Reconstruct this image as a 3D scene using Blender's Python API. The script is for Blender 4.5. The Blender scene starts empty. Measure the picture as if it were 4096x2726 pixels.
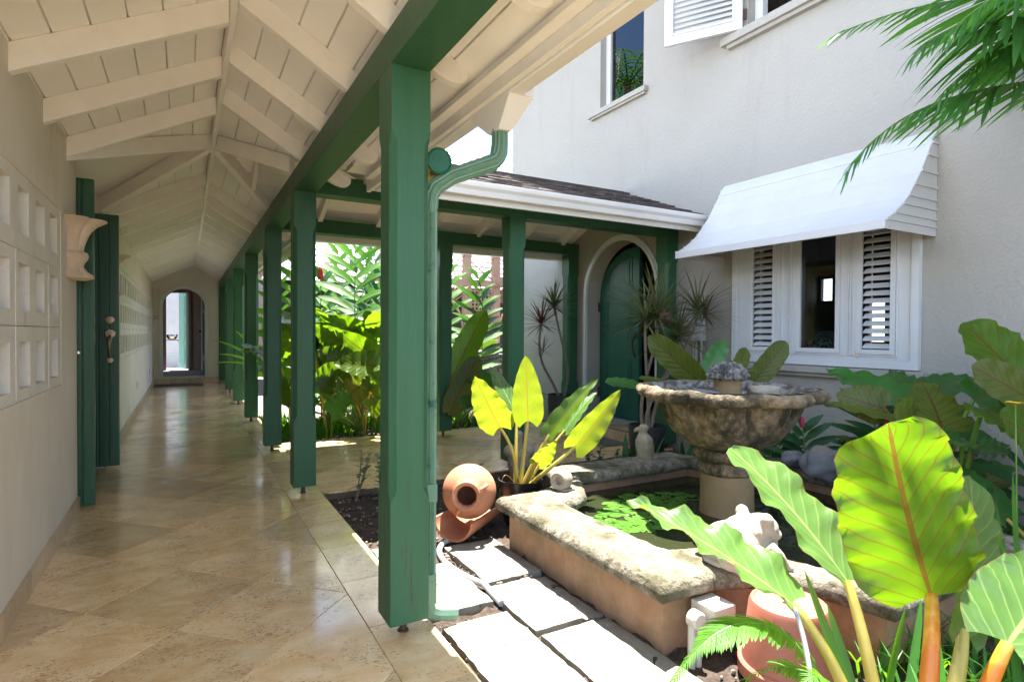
import bpy, bmesh, math, random
from mathutils import Vector, Matrix, noise
from mathutils.geometry import tessellate_polygon
R = math.radians
random.seed(7)
S = bpy.context.scene
C = S.collection
# ---------------------------------------------------------------- camera
cam_d = bpy.data.cameras.new('camera'); cam = bpy.data.objects.new('camera', cam_d); C.objects.link(cam)
FPX = 2310.05
cam_d.sensor_width = 36.0; cam_d.lens = 36.0 * FPX / 4096.0
cam_d.clip_start = 0.05; cam_d.clip_end = 600
YAW, PIT, ROL = R(29.49591), R(-0.79294), R(0.32708)
Fv = Vector((math.sin(YAW)*math.cos(PIT), math.cos(YAW)*math.cos(PIT), math.sin(PIT)))
R0 = Vector((math.cos(YAW), -math.sin(YAW), 0)); U0 = R0.cross(Fv)
Rv = math.cos(ROL)*R0 + math.sin(ROL)*U0; Uv = -math.sin(ROL)*R0 + math.cos(ROL)*U0
CAM = Vector((0, 0, 1.15))
cam.matrix_world = Matrix(((Rv.x, Uv.x, -Fv.x, CAM.x), (Rv.y, Uv.y, -Fv.y, CAM.y), (Rv.z, Uv.z, -Fv.z, CAM.z), (0, 0, 0, 1)))
S.camera = cam
def at(u, v, d):
    """survey point: bearing (u, v) measured from the camera station, d metres deep"""
    k = 4096/2356
    return CAM + d*(Fv + (u*k-2048)/FPX*Rv - (v*k-1363)/FPX*Uv)
# ---------------------------------------------------------------- light
SUN = Vector((0.165, 0.20, 1.0)).normalized()
W = bpy.data.worlds.new('World'); S.world = W; W.use_nodes = True
nt = W.node_tree; nt.nodes.clear()
wo = nt.nodes.new('ShaderNodeOutputWorld'); bg = nt.nodes.new('ShaderNodeBackground')
sky = nt.nodes.new('ShaderNodeTexSky'); sky.sky_type = 'NISHITA'; sky.sun_disc = False
sky.sun_elevation = math.asin(SUN.z); sky.sun_rotation = math.atan2(SUN.x, SUN.y)
sky.air_density = 1.0; sky.dust_density = 0.15; sky.ozone_density = 2.5; sky.altitude = 1200
tc = nt.nodes.new('ShaderNodeTexCoord'); mp = nt.nodes.new('ShaderNodeMapping'); mp.inputs['Location'].default_value = (2.1, 0.2, 0.9)
cn = nt.nodes.new('ShaderNodeTexNoise'); cn.inputs['Scale'].default_value = 3.4; cn.inputs['Detail'].default_value = 9; cn.inputs['Roughness'].default_value = 0.58
cr = nt.nodes.new('ShaderNodeValToRGB'); cr.color_ramp.elements[0].position = 0.50; cr.color_ramp.elements[1].position = 0.60
mx = nt.nodes.new('ShaderNodeMix'); mx.data_type = 'RGBA'
mx.inputs[7].default_value = (8.0, 8.3, 8.8, 1)
tint = nt.nodes.new('ShaderNodeMix'); tint.data_type = 'RGBA'; tint.blend_type = 'MULTIPLY'; tint.inputs[0].default_value = 1.0; tint.inputs[7].default_value = (0.90, 0.955, 1.0, 1)
bg.inputs['Strength'].default_value = 0.10
L = nt.links.new
L(tc.outputs['Generated'], mp.inputs['Vector']); L(mp.outputs[0], cn.inputs['Vector']); L(cn.outputs['Fac'], cr.inputs['Fac'])
L(cr.outputs['Color'], mx.inputs[0]); L(sky.outputs[0], tint.inputs[6]); L(tint.outputs[2], mx.inputs[6]); L(mx.outputs[2], bg.inputs['Color']); L(bg.outputs[0], wo.inputs['Surface'])
sd = bpy.data.lights.new('sun', 'SUN'); sd.energy = 4.8; sd.angle = R(0.53); sd.color = (1.0, 0.955, 0.88)
so = bpy.data.objects.new('sun', sd); C.objects.link(so); so.rotation_euler = SUN.to_track_quat('Z', 'Y').to_euler(); so.location = (2, 2, 12)
S.view_settings.view_transform = 'Standard'; S.view_settings.look = 'None'; S.view_settings.gamma = 1.0
S.view_settings.exposure = 2.72; S.view_settings.use_curve_mapping = False
S.render.engine = 'CYCLES'
cy = S.cycles; cy.max_bounces = 12; cy.diffuse_bounces = 8; cy.glossy_bounces = 4; cy.transmission_bounces = 6; cy.transparent_max_bounces = 12
cy.use_denoising = True; cy.caustics_reflective = False; cy.caustics_refractive = False; cy.sample_clamp_indirect = 10.0
# ---------------------------------------------------------------- materials
def N(t, ty, **kw):
    n = t.nodes.new(ty)
    for k, v in kw.items():
        if k in n.inputs: n.inputs[k].default_value = v
        else: setattr(n, k, v)
    return n
MATS = {}
def mat(name, c1, c2=None, rough=0.6, nscale=6.0, contrast=(0.35, 0.65), bump=0.0, bscale=60.0, bdetail=6, rand=0.0, spec=0.5, coat=0.0, metal=0.0, c3=None, n3=2.0, t3=(0.55, 0.7), s3=None, stretch=(1, 1, 1), rvar=0.0, distort=0.0, bdist=0.01):
    m = bpy.data.materials.new(name); m.use_nodes = True; t = m.node_tree; t.nodes.clear(); l = t.links.new
    o = N(t, 'ShaderNodeOutputMaterial'); p = N(t, 'ShaderNodeBsdfPrincipled'); l(p.outputs[0], o.inputs[0])
    p.inputs['Roughness'].default_value = rough; p.inputs['Specular IOR Level'].default_value = spec
    p.inputs['Coat Weight'].default_value = coat; p.inputs['Coat Roughness'].default_value = 0.08; p.inputs['Metallic'].default_value = metal
    g = N(t, 'ShaderNodeNewGeometry'); mpn = N(t, 'ShaderNodeMapping'); mpn.inputs['Scale'].default_value = stretch
    l(g.outputs['Position'], mpn.inputs['Vector'])
    oi = N(t, 'ShaderNodeObjectInfo')
    c1 = (*c1, 1); c2 = (*(c2 or c1[:3]), 1)
    n1 = N(t, 'ShaderNodeTexNoise', Scale=nscale, Detail=8.0, Roughness=0.62, Distortion=distort); l(mpn.outputs[0], n1.inputs['Vector'])
    r1 = N(t, 'ShaderNodeMapRange'); r1.inputs['From Min'].default_value = contrast[0]; r1.inputs['From Max'].default_value = contrast[1]
    l(n1.outputs['Fac'], r1.inputs['Value'])
    m1 = N(t, 'ShaderNodeMix', data_type='RGBA'); m1.inputs[6].default_value = c1; m1.inputs[7].default_value = c2; l(r1.outputs[0], m1.inputs[0])
    col = m1.outputs[2]
    if c3:
        n2 = N(t, 'ShaderNodeTexNoise', Scale=n3, Detail=10.0, Roughness=0.7); mp3 = N(t, 'ShaderNodeMapping'); mp3.inputs['Scale'].default_value = s3 or stretch; l(g.outputs['Position'], mp3.inputs[0]); l(mp3.outputs[0], n2.inputs['Vector'])
        r2 = N(t, 'ShaderNodeMapRange'); r2.inputs['From Min'].default_value = t3[0]; r2.inputs['From Max'].default_value = t3[1]; l(n2.outputs['Fac'], r2.inputs['Value'])
        m2 = N(t, 'ShaderNodeMix', data_type='RGBA'); m2.inputs[7].default_value = (*c3, 1); l(r2.outputs[0], m2.inputs[0]); l(col, m2.inputs[6]); col = m2.outputs[2]
    if rand:
        hs = N(t, 'ShaderNodeHueSaturation'); rr = N(t, 'ShaderNodeMapRange'); rr.inputs['To Min'].default_value = 1-rand; rr.inputs['To Max'].default_value = 1+rand
        l(oi.outputs['Random'], rr.inputs['Value']); l(rr.outputs[0], hs.inputs['Value']); l(col, hs.inputs['Color']); col = hs.outputs[0]
    l(col, p.inputs['Base Color'])
    if rvar:
        rv = N(t, 'ShaderNodeMapRange'); rv.inputs['To Min'].default_value = rough; rv.inputs['To Max'].default_value = rough+rvar; l(n1.outputs['Fac'], rv.inputs['Value']); l(rv.outputs[0], p.inputs['Roughness'])
    if bump:
        nb = N(t, 'ShaderNodeTexNoise', Scale=bscale, Detail=float(bdetail), Roughness=0.6); l(mpn.outputs[0], nb.inputs['Vector'])
        b = N(t, 'ShaderNodeBump', Strength=bump, Distance=bdist); l(nb.outputs['Fac'], b.inputs['Height']); l(b.outputs[0], p.inputs['Normal'])
    MATS[name] = m; m['p'] = 0
    return m
def leafmat(name, top, trans, mid, tw=0.4, rough=0.35, nv=26.0, vein=0.35, edge=None, rand=0.18, stripes=None):
    """leaf: glossy face, light coming through, side veins off the midrib from the leaf's own UV"""
    m = bpy.data.materials.new(name); m.use_nodes = True; t = m.node_tree; t.nodes.clear(); l = t.links.new
    o = N(t, 'ShaderNodeOutputMaterial'); p = N(t, 'ShaderNodeBsdfPrincipled', Roughness=rough); tr = N(t, 'ShaderNodeBsdfTranslucent'); mxs = N(t, 'ShaderNodeMixShader', Fac=tw)
    p.inputs['Specular IOR Level'].default_value = 0.45
    l(p.outputs[0], mxs.inputs[1]); l(tr.outputs[0], mxs.inputs[2]); l(mxs.outputs[0], o.inputs[0])
    uv = N(t, 'ShaderNodeTexCoord'); sx = N(t, 'ShaderNodeSeparateXYZ'); l(uv.outputs['UV'], sx.inputs[0])
    def M(op, a, b=None, c=None):
        n = N(t, 'ShaderNodeMath', operation=op)
        for i, x in enumerate((a, b, c)):
            if x is None: continue
            if isinstance(x, (int, float)): n.inputs[i].default_value = x
            else: l(x, n.inputs[i])
        return n.outputs[0]
    a = M('ABSOLUTE', M('SUBTRACT', sx.outputs[0], 0.5))
    gp = N(t, 'ShaderNodeNewGeometry'); nd = N(t, 'ShaderNodeTexNoise', Scale=7.0, Detail=2.0); l(gp.outputs['Position'], nd.inputs['Vector'])
    ph = M('SUBTRACT', M('ADD', sx.outputs[1], M('MULTIPLY', nd.outputs['Fac'], 0.07)), M('MULTIPLY', M('POWER', a, 0.85), 0.5))
    w = M('SINE', M('MULTIPLY', ph, nv*2*math.pi/2))
    side = M('MULTIPLY', M('POWER', M('MAXIMUM', w, 0.0), 14.0), vein)
    midr = M('MULTIPLY', M('LESS_THAN', a, 0.022), 0.9)
    vn = M('MINIMUM', M('ADD', side, midr), 1.0)
    g = N(t, 'ShaderNodeNewGeometry')
    n1 = N(t, 'ShaderNodeTexNoise', Scale=9.0, Detail=5.0); l(g.outputs['Position'], n1.inputs['Vector'])
    def colr(base, k):
        hs = N(t, 'ShaderNodeHueSaturation'); hs.inputs['Color'].default_value = (*base, 1)
        oi = N(t, 'ShaderNodeObjectInfo'); v = M('ADD', M('MULTIPLY', oi.outputs['Random'], 2*rand), 1-rand)
        v2 = M('MULTIPLY', v, M('ADD', M('MULTIPLY', n1.outputs['Fac'], 0.5), 0.75)); l(v2, hs.inputs['Value'])
        mm = N(t, 'ShaderNodeMix', data_type='RGBA'); l(vn, mm.inputs[0]); l(hs.outputs[0], mm.inputs[6]); mm.inputs[7].default_value = (*k, 1)
        return mm.outputs[2]
    cp = colr(top, mid); ct = colr(trans, tuple(x*0.8 for x in mid))
    n5 = N(t, 'ShaderNodeTexNoise', Scale=17.0, Detail=6.0, Roughness=0.7); l(g.outputs['Position'], n5.inputs['Vector'])
    sp5 = N(t, 'ShaderNodeMapRange'); sp5.inputs['From Min'].default_value = 0.66; sp5.inputs['From Max'].default_value = 0.74; l(n5.outputs['Fac'], sp5.inputs['Value'])
    rim = M('GREATER_THAN', a, 0.488) if not edge else M('MULTIPLY', a, 0.0)
    bl = M('MULTIPLY', M('MAXIMUM', sp5.outputs[0], rim), 0.55)
    for nm in (0, 1):
        mm = N(t, 'ShaderNodeMix', data_type='RGBA'); l(bl, mm.inputs[0]); l((cp, ct)[nm], mm.inputs[6]); mm.inputs[7].default_value = (0.17, 0.11, 0.025, 1)
        if nm: ct = mm.outputs[2]
        else: cp = mm.outputs[2]
    if edge:
        e = M('GREATER_THAN', a, 0.36)
        for nm in (0, 1):
            mm = N(t, 'ShaderNodeMix', data_type='RGBA'); l(e, mm.inputs[0]); l((cp, ct)[nm], mm.inputs[6]); mm.inputs[7].default_value = (*edge, 1)
            if nm: ct = mm.outputs[2]
            else: cp = mm.outputs[2]
    l(cp, p.inputs['Base Color']); l(ct, tr.inputs['Color'])
    b = N(t, 'ShaderNodeBump', Strength=0.22, Distance=0.003); l(M('SINE', M('MULTIPLY', ph, nv*2*math.pi/2)), b.inputs['Height']); l(b.outputs[0], p.inputs['Normal'])
    MATS[name] = m
    return m
stucco = mat('stucco', (0.68, 0.63, 0.555), (0.73, 0.685, 0.61), rough=0.85, nscale=1.4, c3=(0.60, 0.53, 0.43), n3=2.2, t3=(0.5, 0.8), s3=(1, 1, 0.4), bump=0.35, bscale=75, bdist=0.006, spec=0.2)
house_stucco = mat('house_stucco', (0.345, 0.325, 0.292), (0.372, 0.352, 0.318), rough=0.85, nscale=0.8, contrast=(0.3, 0.7), bump=0.75, bscale=42, bdist=0.011, distort=0.6, spec=0.2, c3=(0.305, 0.286, 0.255), n3=2.6, t3=(0.55, 0.85), s3=(1, 1.4, 0.22))
tan_stucco = mat('tan_stucco', (0.60, 0.44, 0.25), (0.64, 0.48, 0.29), rough=0.85, bump=0.2, spec=0.2)
white_wood = mat('white_wood', (0.70, 0.69, 0.67), (0.76, 0.75, 0.73), rough=0.45, nscale=5, bump=0.12, bscale=14, stretch=(1, 1, 1), rand=0.03)
board_mat = mat('ceiling_board', (0.83, 0.83, 0.825), (0.865, 0.865, 0.86), rough=0.5, nscale=2.5, rand=0.025, bump=0.05, bscale=25)
rafter_mat = mat('rafter_paint', (0.72, 0.71, 0.69), (0.78, 0.77, 0.75), rough=0.5, nscale=7, rand=0.04, bump=0.12, bscale=30, c3=(0.56, 0.54, 0.50), n3=9, t3=(0.66, 0.78))
white_trim = mat('white_trim', (0.57, 0.575, 0.59), (0.61, 0.615, 0.63), rough=0.35, nscale=4, rand=0.01)
white_metal = mat('white_metal', (0.50, 0.50, 0.505), (0.53, 0.53, 0.535), rough=0.5, nscale=5, bump=0.03, bscale=10, c3=(0.46, 0.455, 0.45), n3=3, t3=(0.62, 0.8))
gutter_mat = mat('gutter_paint', (0.68, 0.67, 0.66), (0.72, 0.715, 0.705), rough=0.32, nscale=3, c3=(0.62, 0.58, 0.53), n3=6, t3=(0.62, 0.75))
green = mat('green_paint', (0.025, 0.092, 0.043), (0.030, 0.106, 0.051), rough=0.34, spec=0.35, nscale=5, bump=0.22, bscale=16, stretch=(3, 3, 0.30), rand=0.10, c3=(0.040, 0.118, 0.062), n3=4, t3=(0.60, 0.85), rvar=0.25)
green_door = mat('green_door', (0.016, 0.095, 0.070), (0.020, 0.110, 0.082), rough=0.38, nscale=4, bump=0.1, bscale=20, stretch=(3, 3, 0.4))
dark_green = mat('dark_green_door', (0.010, 0.065, 0.022), (0.013, 0.080, 0.028), rough=0.35, nscale=4, bump=0.12, bscale=20, stretch=(3, 3, 0.4))
pale_green = mat('pale_green_door', (0.10, 0.28, 0.20), (0.12, 0.31, 0.23), rough=0.4)
pipe_green = mat('pipe_green', (0.10, 0.20, 0.13), (0.13, 0.235, 0.155), rough=0.4, nscale=14, c3=(0.02, 0.085, 0.055), n3=11, t3=(0.58, 0.66), bump=0.1, bscale=40)
iron = mat('rusty_iron', (0.05, 0.03, 0.02), (0.10, 0.05, 0.03), rough=0.8, nscale=30, bump=0.4, bscale=80)
brass = mat('old_brass', (0.30, 0.20, 0.13), (0.42, 0.30, 0.20), rough=0.35, nscale=20, metal=0.85)
chrome = mat('chrome', (0.7, 0.7, 0.68), rough=0.15, metal=1.0)
grout = mat('grout', (0.10, 0.075, 0.045), (0.14, 0.105, 0.07), rough=0.8)
stone_wht = mat('paving_stone', (0.18, 0.162, 0.128), (0.27, 0.248, 0.20), rough=0.9, nscale=7, bump=0.8, bscale=30, bdist=0.012, rand=0.06, c3=(0.22, 0.195, 0.15), n3=18, t3=(0.60, 0.70))
soil = mat('soil', (0.035, 0.022, 0.015), (0.085, 0.058, 0.040), rough=0.95, nscale=28, bump=1.0, bscale=45, bdist=0.03, c3=(0.28, 0.22, 0.17), n3=40, t3=(0.66, 0.72))
gravel_mat = mat('gravel', (0.06, 0.045, 0.032), (0.34, 0.28, 0.22), rough=0.9, nscale=38, contrast=(0.46, 0.62))
pool_stone = mat('mossy_coping', (0.10, 0.085, 0.058), (0.26, 0.228, 0.17), rough=0.92, nscale=24, contrast=(0.40, 0.58), bump=1.0, bscale=38, bdist=0.02, c3=(0.055, 0.050, 0.020), n3=6, t3=(0.50, 0.62))
plaster = mat('orange_plaster', (0.28, 0.15, 0.08), (0.40, 0.245, 0.15), rough=0.85, nscale=6, bump=0.6, bscale=40, c3=(0.20, 0.15, 0.075), n3=5, t3=(0.50, 0.72), s3=(1, 1, 0.5))
bowl_stone = mat('fountain_stone', (0.13, 0.095, 0.05), (0.27, 0.20, 0.12), rough=0.92, nscale=18, contrast=(0.42, 0.60), bump=1.0, bscale=34, bdist=0.022, c3=(0.036, 0.028, 0.013), n3=7, t3=(0.44, 0.58), s3=(1, 1, 0.6))
cap_stone = mat('finial_stone', (0.05, 0.045, 0.04), (0.20, 0.185, 0.17), rough=0.9, nscale=22, contrast=(0.42, 0.56), bump=0.9, bscale=60)
stem_stone = mat('stem_stone', (0.24, 0.16, 0.075), (0.30, 0.205, 0.105), rough=0.9, nscale=6, bump=0.5, bscale=50, c3=(0.16, 0.15, 0.04), n3=5, t3=(0.58, 0.70))
terracotta = mat('terracotta', (0.38, 0.14, 0.07), (0.45, 0.19, 0.105), rough=0.75, nscale=5, bump=0.15, bscale=60, stretch=(1, 1, 2.5), c3=(0.50, 0.29, 0.19), n3=4, t3=(0.55, 0.7))
plastic_red = mat('red_plastic', (0.34, 0.105, 0.068), (0.39, 0.135, 0.09), rough=0.5, nscale=3)
coral = mat('coral_stone', (0.60, 0.47, 0.35), (0.68, 0.56, 0.44), rough=0.92, nscale=10, bump=0.7, bscale=55, bdist=0.008)
statue_mat = mat('statue_stone', (0.28, 0.24, 0.18), (0.37, 0.325, 0.25), rough=0.92, nscale=14, bump=0.8, bscale=60, bdist=0.008, c3=(0.33, 0.20, 0.12), n3=7, t3=(0.60, 0.66))
frog_mat = mat('frog_stone', (0.31, 0.28, 0.22), (0.39, 0.36, 0.29), rough=0.88, nscale=9, bump=0.5, bscale=45, c3=(0.35, 0.26, 0.16), n3=6, t3=(0.60, 0.72))
black_pot = mat('black_pot', (0.020, 0.022, 0.024), (0.03, 0.032, 0.034), rough=0.55, nscale=20, bump=0.1)
black_plastic = mat('black_plastic', (0.012, 0.012, 0.012), (0.02, 0.018, 0.016), rough=0.3)
river_rock = mat('river_rock', (0.11, 0.11, 0.125), (0.18, 0.175, 0.185), rough=0.75, nscale=6, bump=0.3, bscale=25, c3=(0.21, 0.18, 0.15), n3=5, t3=(0.55, 0.65))
bark = mat('dracaena_bark', (0.17, 0.13, 0.10), (0.26, 0.21, 0.17), rough=0.9, nscale=30, bump=0.6, bscale=60, stretch=(1, 1, 3))
trunk_mat = mat('palm_trunk', (0.20, 0.17, 0.13), (0.30, 0.26, 0.21), rough=0.9, nscale=8, bump=0.6)
shingle_mat = mat('shingle', (0.055, 0.045, 0.042), (0.12, 0.095, 0.085), rough=0.75, nscale=9, rand=0.35, bump=0.4, bscale=40)
shingle_pale = mat('pale_shingle', (0.52, 0.49, 0.46), (0.62, 0.59, 0.56), rough=0.6, nscale=6, rand=0.25)  # pale shingle tone, varied at random per piece
gazebo_wood = mat('gazebo_wood', (0.34, 0.20, 0.14), (0.44, 0.28, 0.20), rough=0.8, nscale=7, bump=0.3, bscale=30, stretch=(1, 1, 0.3), c3=(0.52, 0.40, 0.33), n3=5, t3=(0.6, 0.75))
deep_shade = mat('porch_shade', (0.035, 0.028, 0.022), (0.05, 0.04, 0.032), rough=0.9)  # near-black wall colour standing in for the shade inside a porch
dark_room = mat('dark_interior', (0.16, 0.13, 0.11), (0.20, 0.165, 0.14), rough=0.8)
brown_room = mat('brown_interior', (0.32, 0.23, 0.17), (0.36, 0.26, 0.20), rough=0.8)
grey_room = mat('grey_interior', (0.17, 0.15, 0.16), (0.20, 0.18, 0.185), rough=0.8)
mat_rubber = mat('doormat_fibre', (0.05, 0.048, 0.045), (0.15, 0.14, 0.12), rough=0.95, nscale=60, bump=0.9, bscale=150)
hose_mat = mat('grey_hose', (0.30, 0.31, 0.32), (0.42, 0.42, 0.42), rough=0.5)
meter_mat = mat('grey_meter_box', (0.40, 0.42, 0.44), (0.50, 0.52, 0.54), rough=0.5, nscale=25, c3=(0.62, 0.64, 0.66), n3=20)
pvc = mat('pvc', (0.40, 0.38, 0.33), (0.48, 0.46, 0.41), rough=0.4, c3=(0.45, 0.36, 0.26), n3=14, t3=(0.62, 0.7))
yellow = mat('yellow_label', (0.62, 0.42, 0.02), (0.66, 0.46, 0.03), rough=0.4, c3=(0.02, 0.01, 0.01), n3=16, t3=(0.50, 0.52))
lid_green = mat('green_lid', (0.004, 0.085, 0.038), (0.005, 0.095, 0.042), rough=0.4)
red_ink = mat('red_ink', (0.35, 0.01, 0.02), rough=0.5)
blue_metal = mat('blue_metal', (0.12, 0.32, 0.40), rough=0.4)
brown_frame = mat('brown_frame', (0.20, 0.125, 0.095), (0.24, 0.15, 0.115), rough=0.5)
orange_fruit = mat('orange_fruit', (0.75, 0.30, 0.04), rough=0.5)
white_plain = mat('white_render', (0.42, 0.42, 0.43), (0.46, 0.46, 0.47), rough=0.7)
lime_plastic = mat('lime_plastic', (0.35, 0.62, 0.02), rough=0.4)
ceramic = mat('patterned_ceramic', (0.55, 0.57, 0.55), (0.60, 0.62, 0.60), rough=0.2, c3=(0.02, 0.05, 0.06), n3=30, t3=(0.5, 0.53))
red_flower = mat('red_flower', (0.62, 0.015, 0.03), (0.75, 0.04, 0.06), rough=0.5, nscale=30)
pink_flower = mat('pink_flower', (0.42, 0.02, 0.09), (0.55, 0.05, 0.14), rough=0.5, nscale=30)
yellow_flower = mat('yellow_flower', (0.80, 0.52, 0.02), rough=0.5)
# travertine: cloudy bands, small pits, each tile its own tone
def travertine(name, a, b, pit, rough, sc=1.0, cw=0.4):
    m = bpy.data.materials.new(name); m.use_nodes = True; t = m.node_tree; t.nodes.clear(); l = t.links.new
    o = N(t, 'ShaderNodeOutputMaterial'); p = N(t, 'ShaderNodeBsdfPrincipled', Roughness=rough); l(p.outputs[0], o.inputs[0])
    p.inputs['Specular IOR Level'].default_value = 0.55; p.inputs['Coat Weight'].default_value = cw; p.inputs['Coat Roughness'].default_value = 0.09
    g = N(t, 'ShaderNodeNewGeometry'); oi = N(t, 'ShaderNodeObjectInfo')
    off = N(t, 'ShaderNodeVectorMath', operation='MULTIPLY_ADD'); cmb = N(t, 'ShaderNodeCombineXYZ')
    for i in range(3): l(oi.outputs['Random'], cmb.inputs[i])
    l(cmb.outputs[0], off.inputs[0]); off.inputs[1].default_value = (37, 53, 11); l(g.outputs['Position'], off.inputs[2])
    rot = N(t, 'ShaderNodeMapping'); rot.inputs['Rotation'].default_value = (0, 0, R(20)); rot.inputs['Scale'].default_value = (1.5*sc, 2.7*sc, 1.5); l(off.outputs[0], rot.inputs[0])
    n1 = N(t, 'ShaderNodeTexNoise', Scale=3.2, Detail=10.0, Roughness=0.66, Distortion=0.5); l(rot.outputs[0], n1.inputs[0])
    r1 = N(t, 'ShaderNodeMapRange'); r1.inputs['From Min'].default_value = 0.32; r1.inputs['From Max'].default_value = 0.68; l(n1.outputs['Fac'], r1.inputs['Value'])
    m1 = N(t, 'ShaderNodeMix', data_type='RGBA'); m1.inputs[6].default_value = (*a, 1); m1.inputs[7].default_value = (*b, 1); l(r1.outputs[0], m1.inputs[0])
    n2 = N(t, 'ShaderNodeTexNoise', Scale=38.0, Detail=6.0, Roughness=0.75, Distortion=1.2); l(rot.outputs[0], n2.inputs[0])
    n3 = N(t, 'ShaderNodeTexNoise', Scale=5.0, Detail=3.0); l(off.outputs[0], n3.inputs[0])
    ad = N(t, 'ShaderNodeMath', operation='MULTIPLY_ADD'); l(n3.outputs['Fac'], ad.inputs[0]); ad.inputs[1].default_value = 0.35; l(n2.outputs['Fac'], ad.inputs[2])
    r2 = N(t, 'ShaderNodeMapRange'); r2.inputs['From Min'].default_value = 0.735; r2.inputs['From Max'].default_value = 0.775; l(ad.outputs[0], r2.inputs['Value'])
    m2 = N(t, 'ShaderNodeMix', data_type='RGBA'); m2.inputs[7].default_value = (*pit, 1); l(r2.outputs[0], m2.inputs[0]); l(m1.outputs[2], m2.inputs[6])
    hs = N(t, 'ShaderNodeHueSaturation'); rr = N(t, 'ShaderNodeMapRange'); rr.inputs['To Min'].default_value = 0.78; rr.inputs['To Max'].default_value = 1.14
    l(oi.outputs['Random'], rr.inputs['Value']); l(rr.outputs[0], hs.inputs['Value']); l(m2.outputs[2], hs.inputs['Color']); l(hs.outputs[0], p.inputs['Base Color'])
    b1 = N(t, 'ShaderNodeBump', Strength=0.12, Distance=0.003); b1.invert = True; l(r2.outputs[0], b1.inputs['Height'])
    nw = N(t, 'ShaderNodeTexNoise', Scale=2.2, Detail=2.0); l(g.outputs['Position'], nw.inputs[0])
    b2 = N(t, 'ShaderNodeBump', Strength=0.10, Distance=0.01); l(nw.outputs['Fac'], b2.inputs['Height']); l(b1.outputs[0], b2.inputs['Normal']); l(b2.outputs[0], p.inputs['Normal']); 
    l(b2.outputs[0], p.inputs['Coat Normal'])
    return m
trav = travertine('travertine', (0.66, 0.41, 0.185), (0.86, 0.655, 0.39), (0.38, 0.21, 0.09), 0.15)
trav_base = travertine('travertine_skirting', (0.46, 0.32, 0.19), (0.60, 0.46, 0.31), (0.36, 0.23, 0.12), 0.35, 1.6, 0.1)
def glassmat(name, tint, k=0.0):
    m = bpy.data.materials.new(name); m.use_nodes = True; t = m.node_tree; t.nodes.clear(); l = t.links.new
    o = N(t, 'ShaderNodeOutputMaterial'); a = N(t, 'ShaderNodeBsdfTransparent', Color=(*tint, 1)); g = N(t, 'ShaderNodeBsdfGlossy', Roughness=0.01)
    f = N(t, 'ShaderNodeFresnel', IOR=1.5); ad = N(t, 'ShaderNodeMath', operation='ADD'); ad.inputs[1].default_value = k; mxx = N(t, 'ShaderNodeMixShader')
    l(f.outputs[0], ad.inputs[0]); l(ad.outputs[0], mxx.inputs[0]); l(a.outputs[0], mxx.inputs[1]); l(g.outputs[0], mxx.inputs[2]); l(mxx.outputs[0], o.inputs[0])
    return m
glass = glassmat('window_glass', (0.75, 0.78, 0.78), 0.03)
def watermat():
    m = bpy.data.materials.new('pond_water'); m.use_nodes = True; t = m.node_tree; p = t.nodes['Principled BSDF']; l = t.links.new
    p.inputs['Base Color'].default_value = (0.020, 0.024, 0.010, 1); p.inputs['Roughness'].default_value = 0.04; p.inputs['IOR'].default_value = 1.33
    g = N(t, 'ShaderNodeNewGeometry'); n = N(t, 'ShaderNodeTexNoise', Scale=9.0, Detail=3.0); l(g.outputs['Position'], n.inputs[0])
    b = N(t, 'ShaderNodeBump', Strength=0.10, Distance=0.02); l(n.outputs['Fac'], b.inputs['Height']); l(b.outputs[0], p.inputs['Normal'])
    return m
water_mat = watermat()
lf_phil = leafmat('philodendron_leaf', (0.075, 0.16, 0.012), (0.14, 0.28, 0.004), (0.18, 0.10, 0.015), tw=0.58, nv=20, vein=0.75)
lf_pale = leafmat('young_philodendron_leaf', (0.20, 0.27, 0.02), (0.22, 0.30, 0.012), (0.30, 0.20, 0.02), tw=0.55, nv=20, vein=0.55)
lf_pale_top = leafmat('pale_topped_leaf', (0.070, 0.150, 0.034), (0.28, 0.42, 0.015), (0.20, 0.27, 0.09), tw=0.26, rough=0.25, nv=18, vein=0.5)
lf_dark = leafmat('dark_philodendron_leaf', (0.030, 0.125, 0.024), (0.14, 0.36, 0.02), (0.12, 0.17, 0.03), tw=0.35, nv=22, vein=0.5, rough=0.28)
lf_olive = leafmat('olive_leaf_underside', (0.085, 0.12, 0.014), (0.19, 0.26, 0.012), (0.12, 0.05, 0.015), tw=0.35, nv=18, vein=0.9, rough=0.5)
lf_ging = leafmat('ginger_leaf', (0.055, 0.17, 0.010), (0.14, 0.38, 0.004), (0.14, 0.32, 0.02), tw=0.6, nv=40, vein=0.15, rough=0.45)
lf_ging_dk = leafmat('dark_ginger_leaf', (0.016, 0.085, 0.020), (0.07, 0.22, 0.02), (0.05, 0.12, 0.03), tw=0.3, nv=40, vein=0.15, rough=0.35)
lf_strap = leafmat('strap_leaf', (0.040, 0.15, 0.010), (0.26, 0.62, 0.012), (0.05, 0.2, 0.02), tw=0.4, nv=0.1, vein=0.0, rough=0.4)
lf_palm = leafmat('palm_leaflet', (0.038, 0.14, 0.036), (0.17, 0.46, 0.04), (0.05, 0.14, 0.04), tw=0.4, nv=0.1, vein=0.0, rough=0.35)
lf_drac = leafmat('dracaena_leaf', (0.075, 0.14, 0.045), (0.18, 0.30, 0.06), (0.08, 0.14, 0.04), tw=0.3, nv=0.1, vein=0.0, rough=0.45, edge=(0.16, 0.05, 0.05))
lf_red = leafmat('red_dracaena_leaf', (0.12, 0.045, 0.035), (0.25, 0.07, 0.04), (0.10, 0.08, 0.04), tw=0.3, nv=0.1, vein=0.0, rough=0.45)
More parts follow.
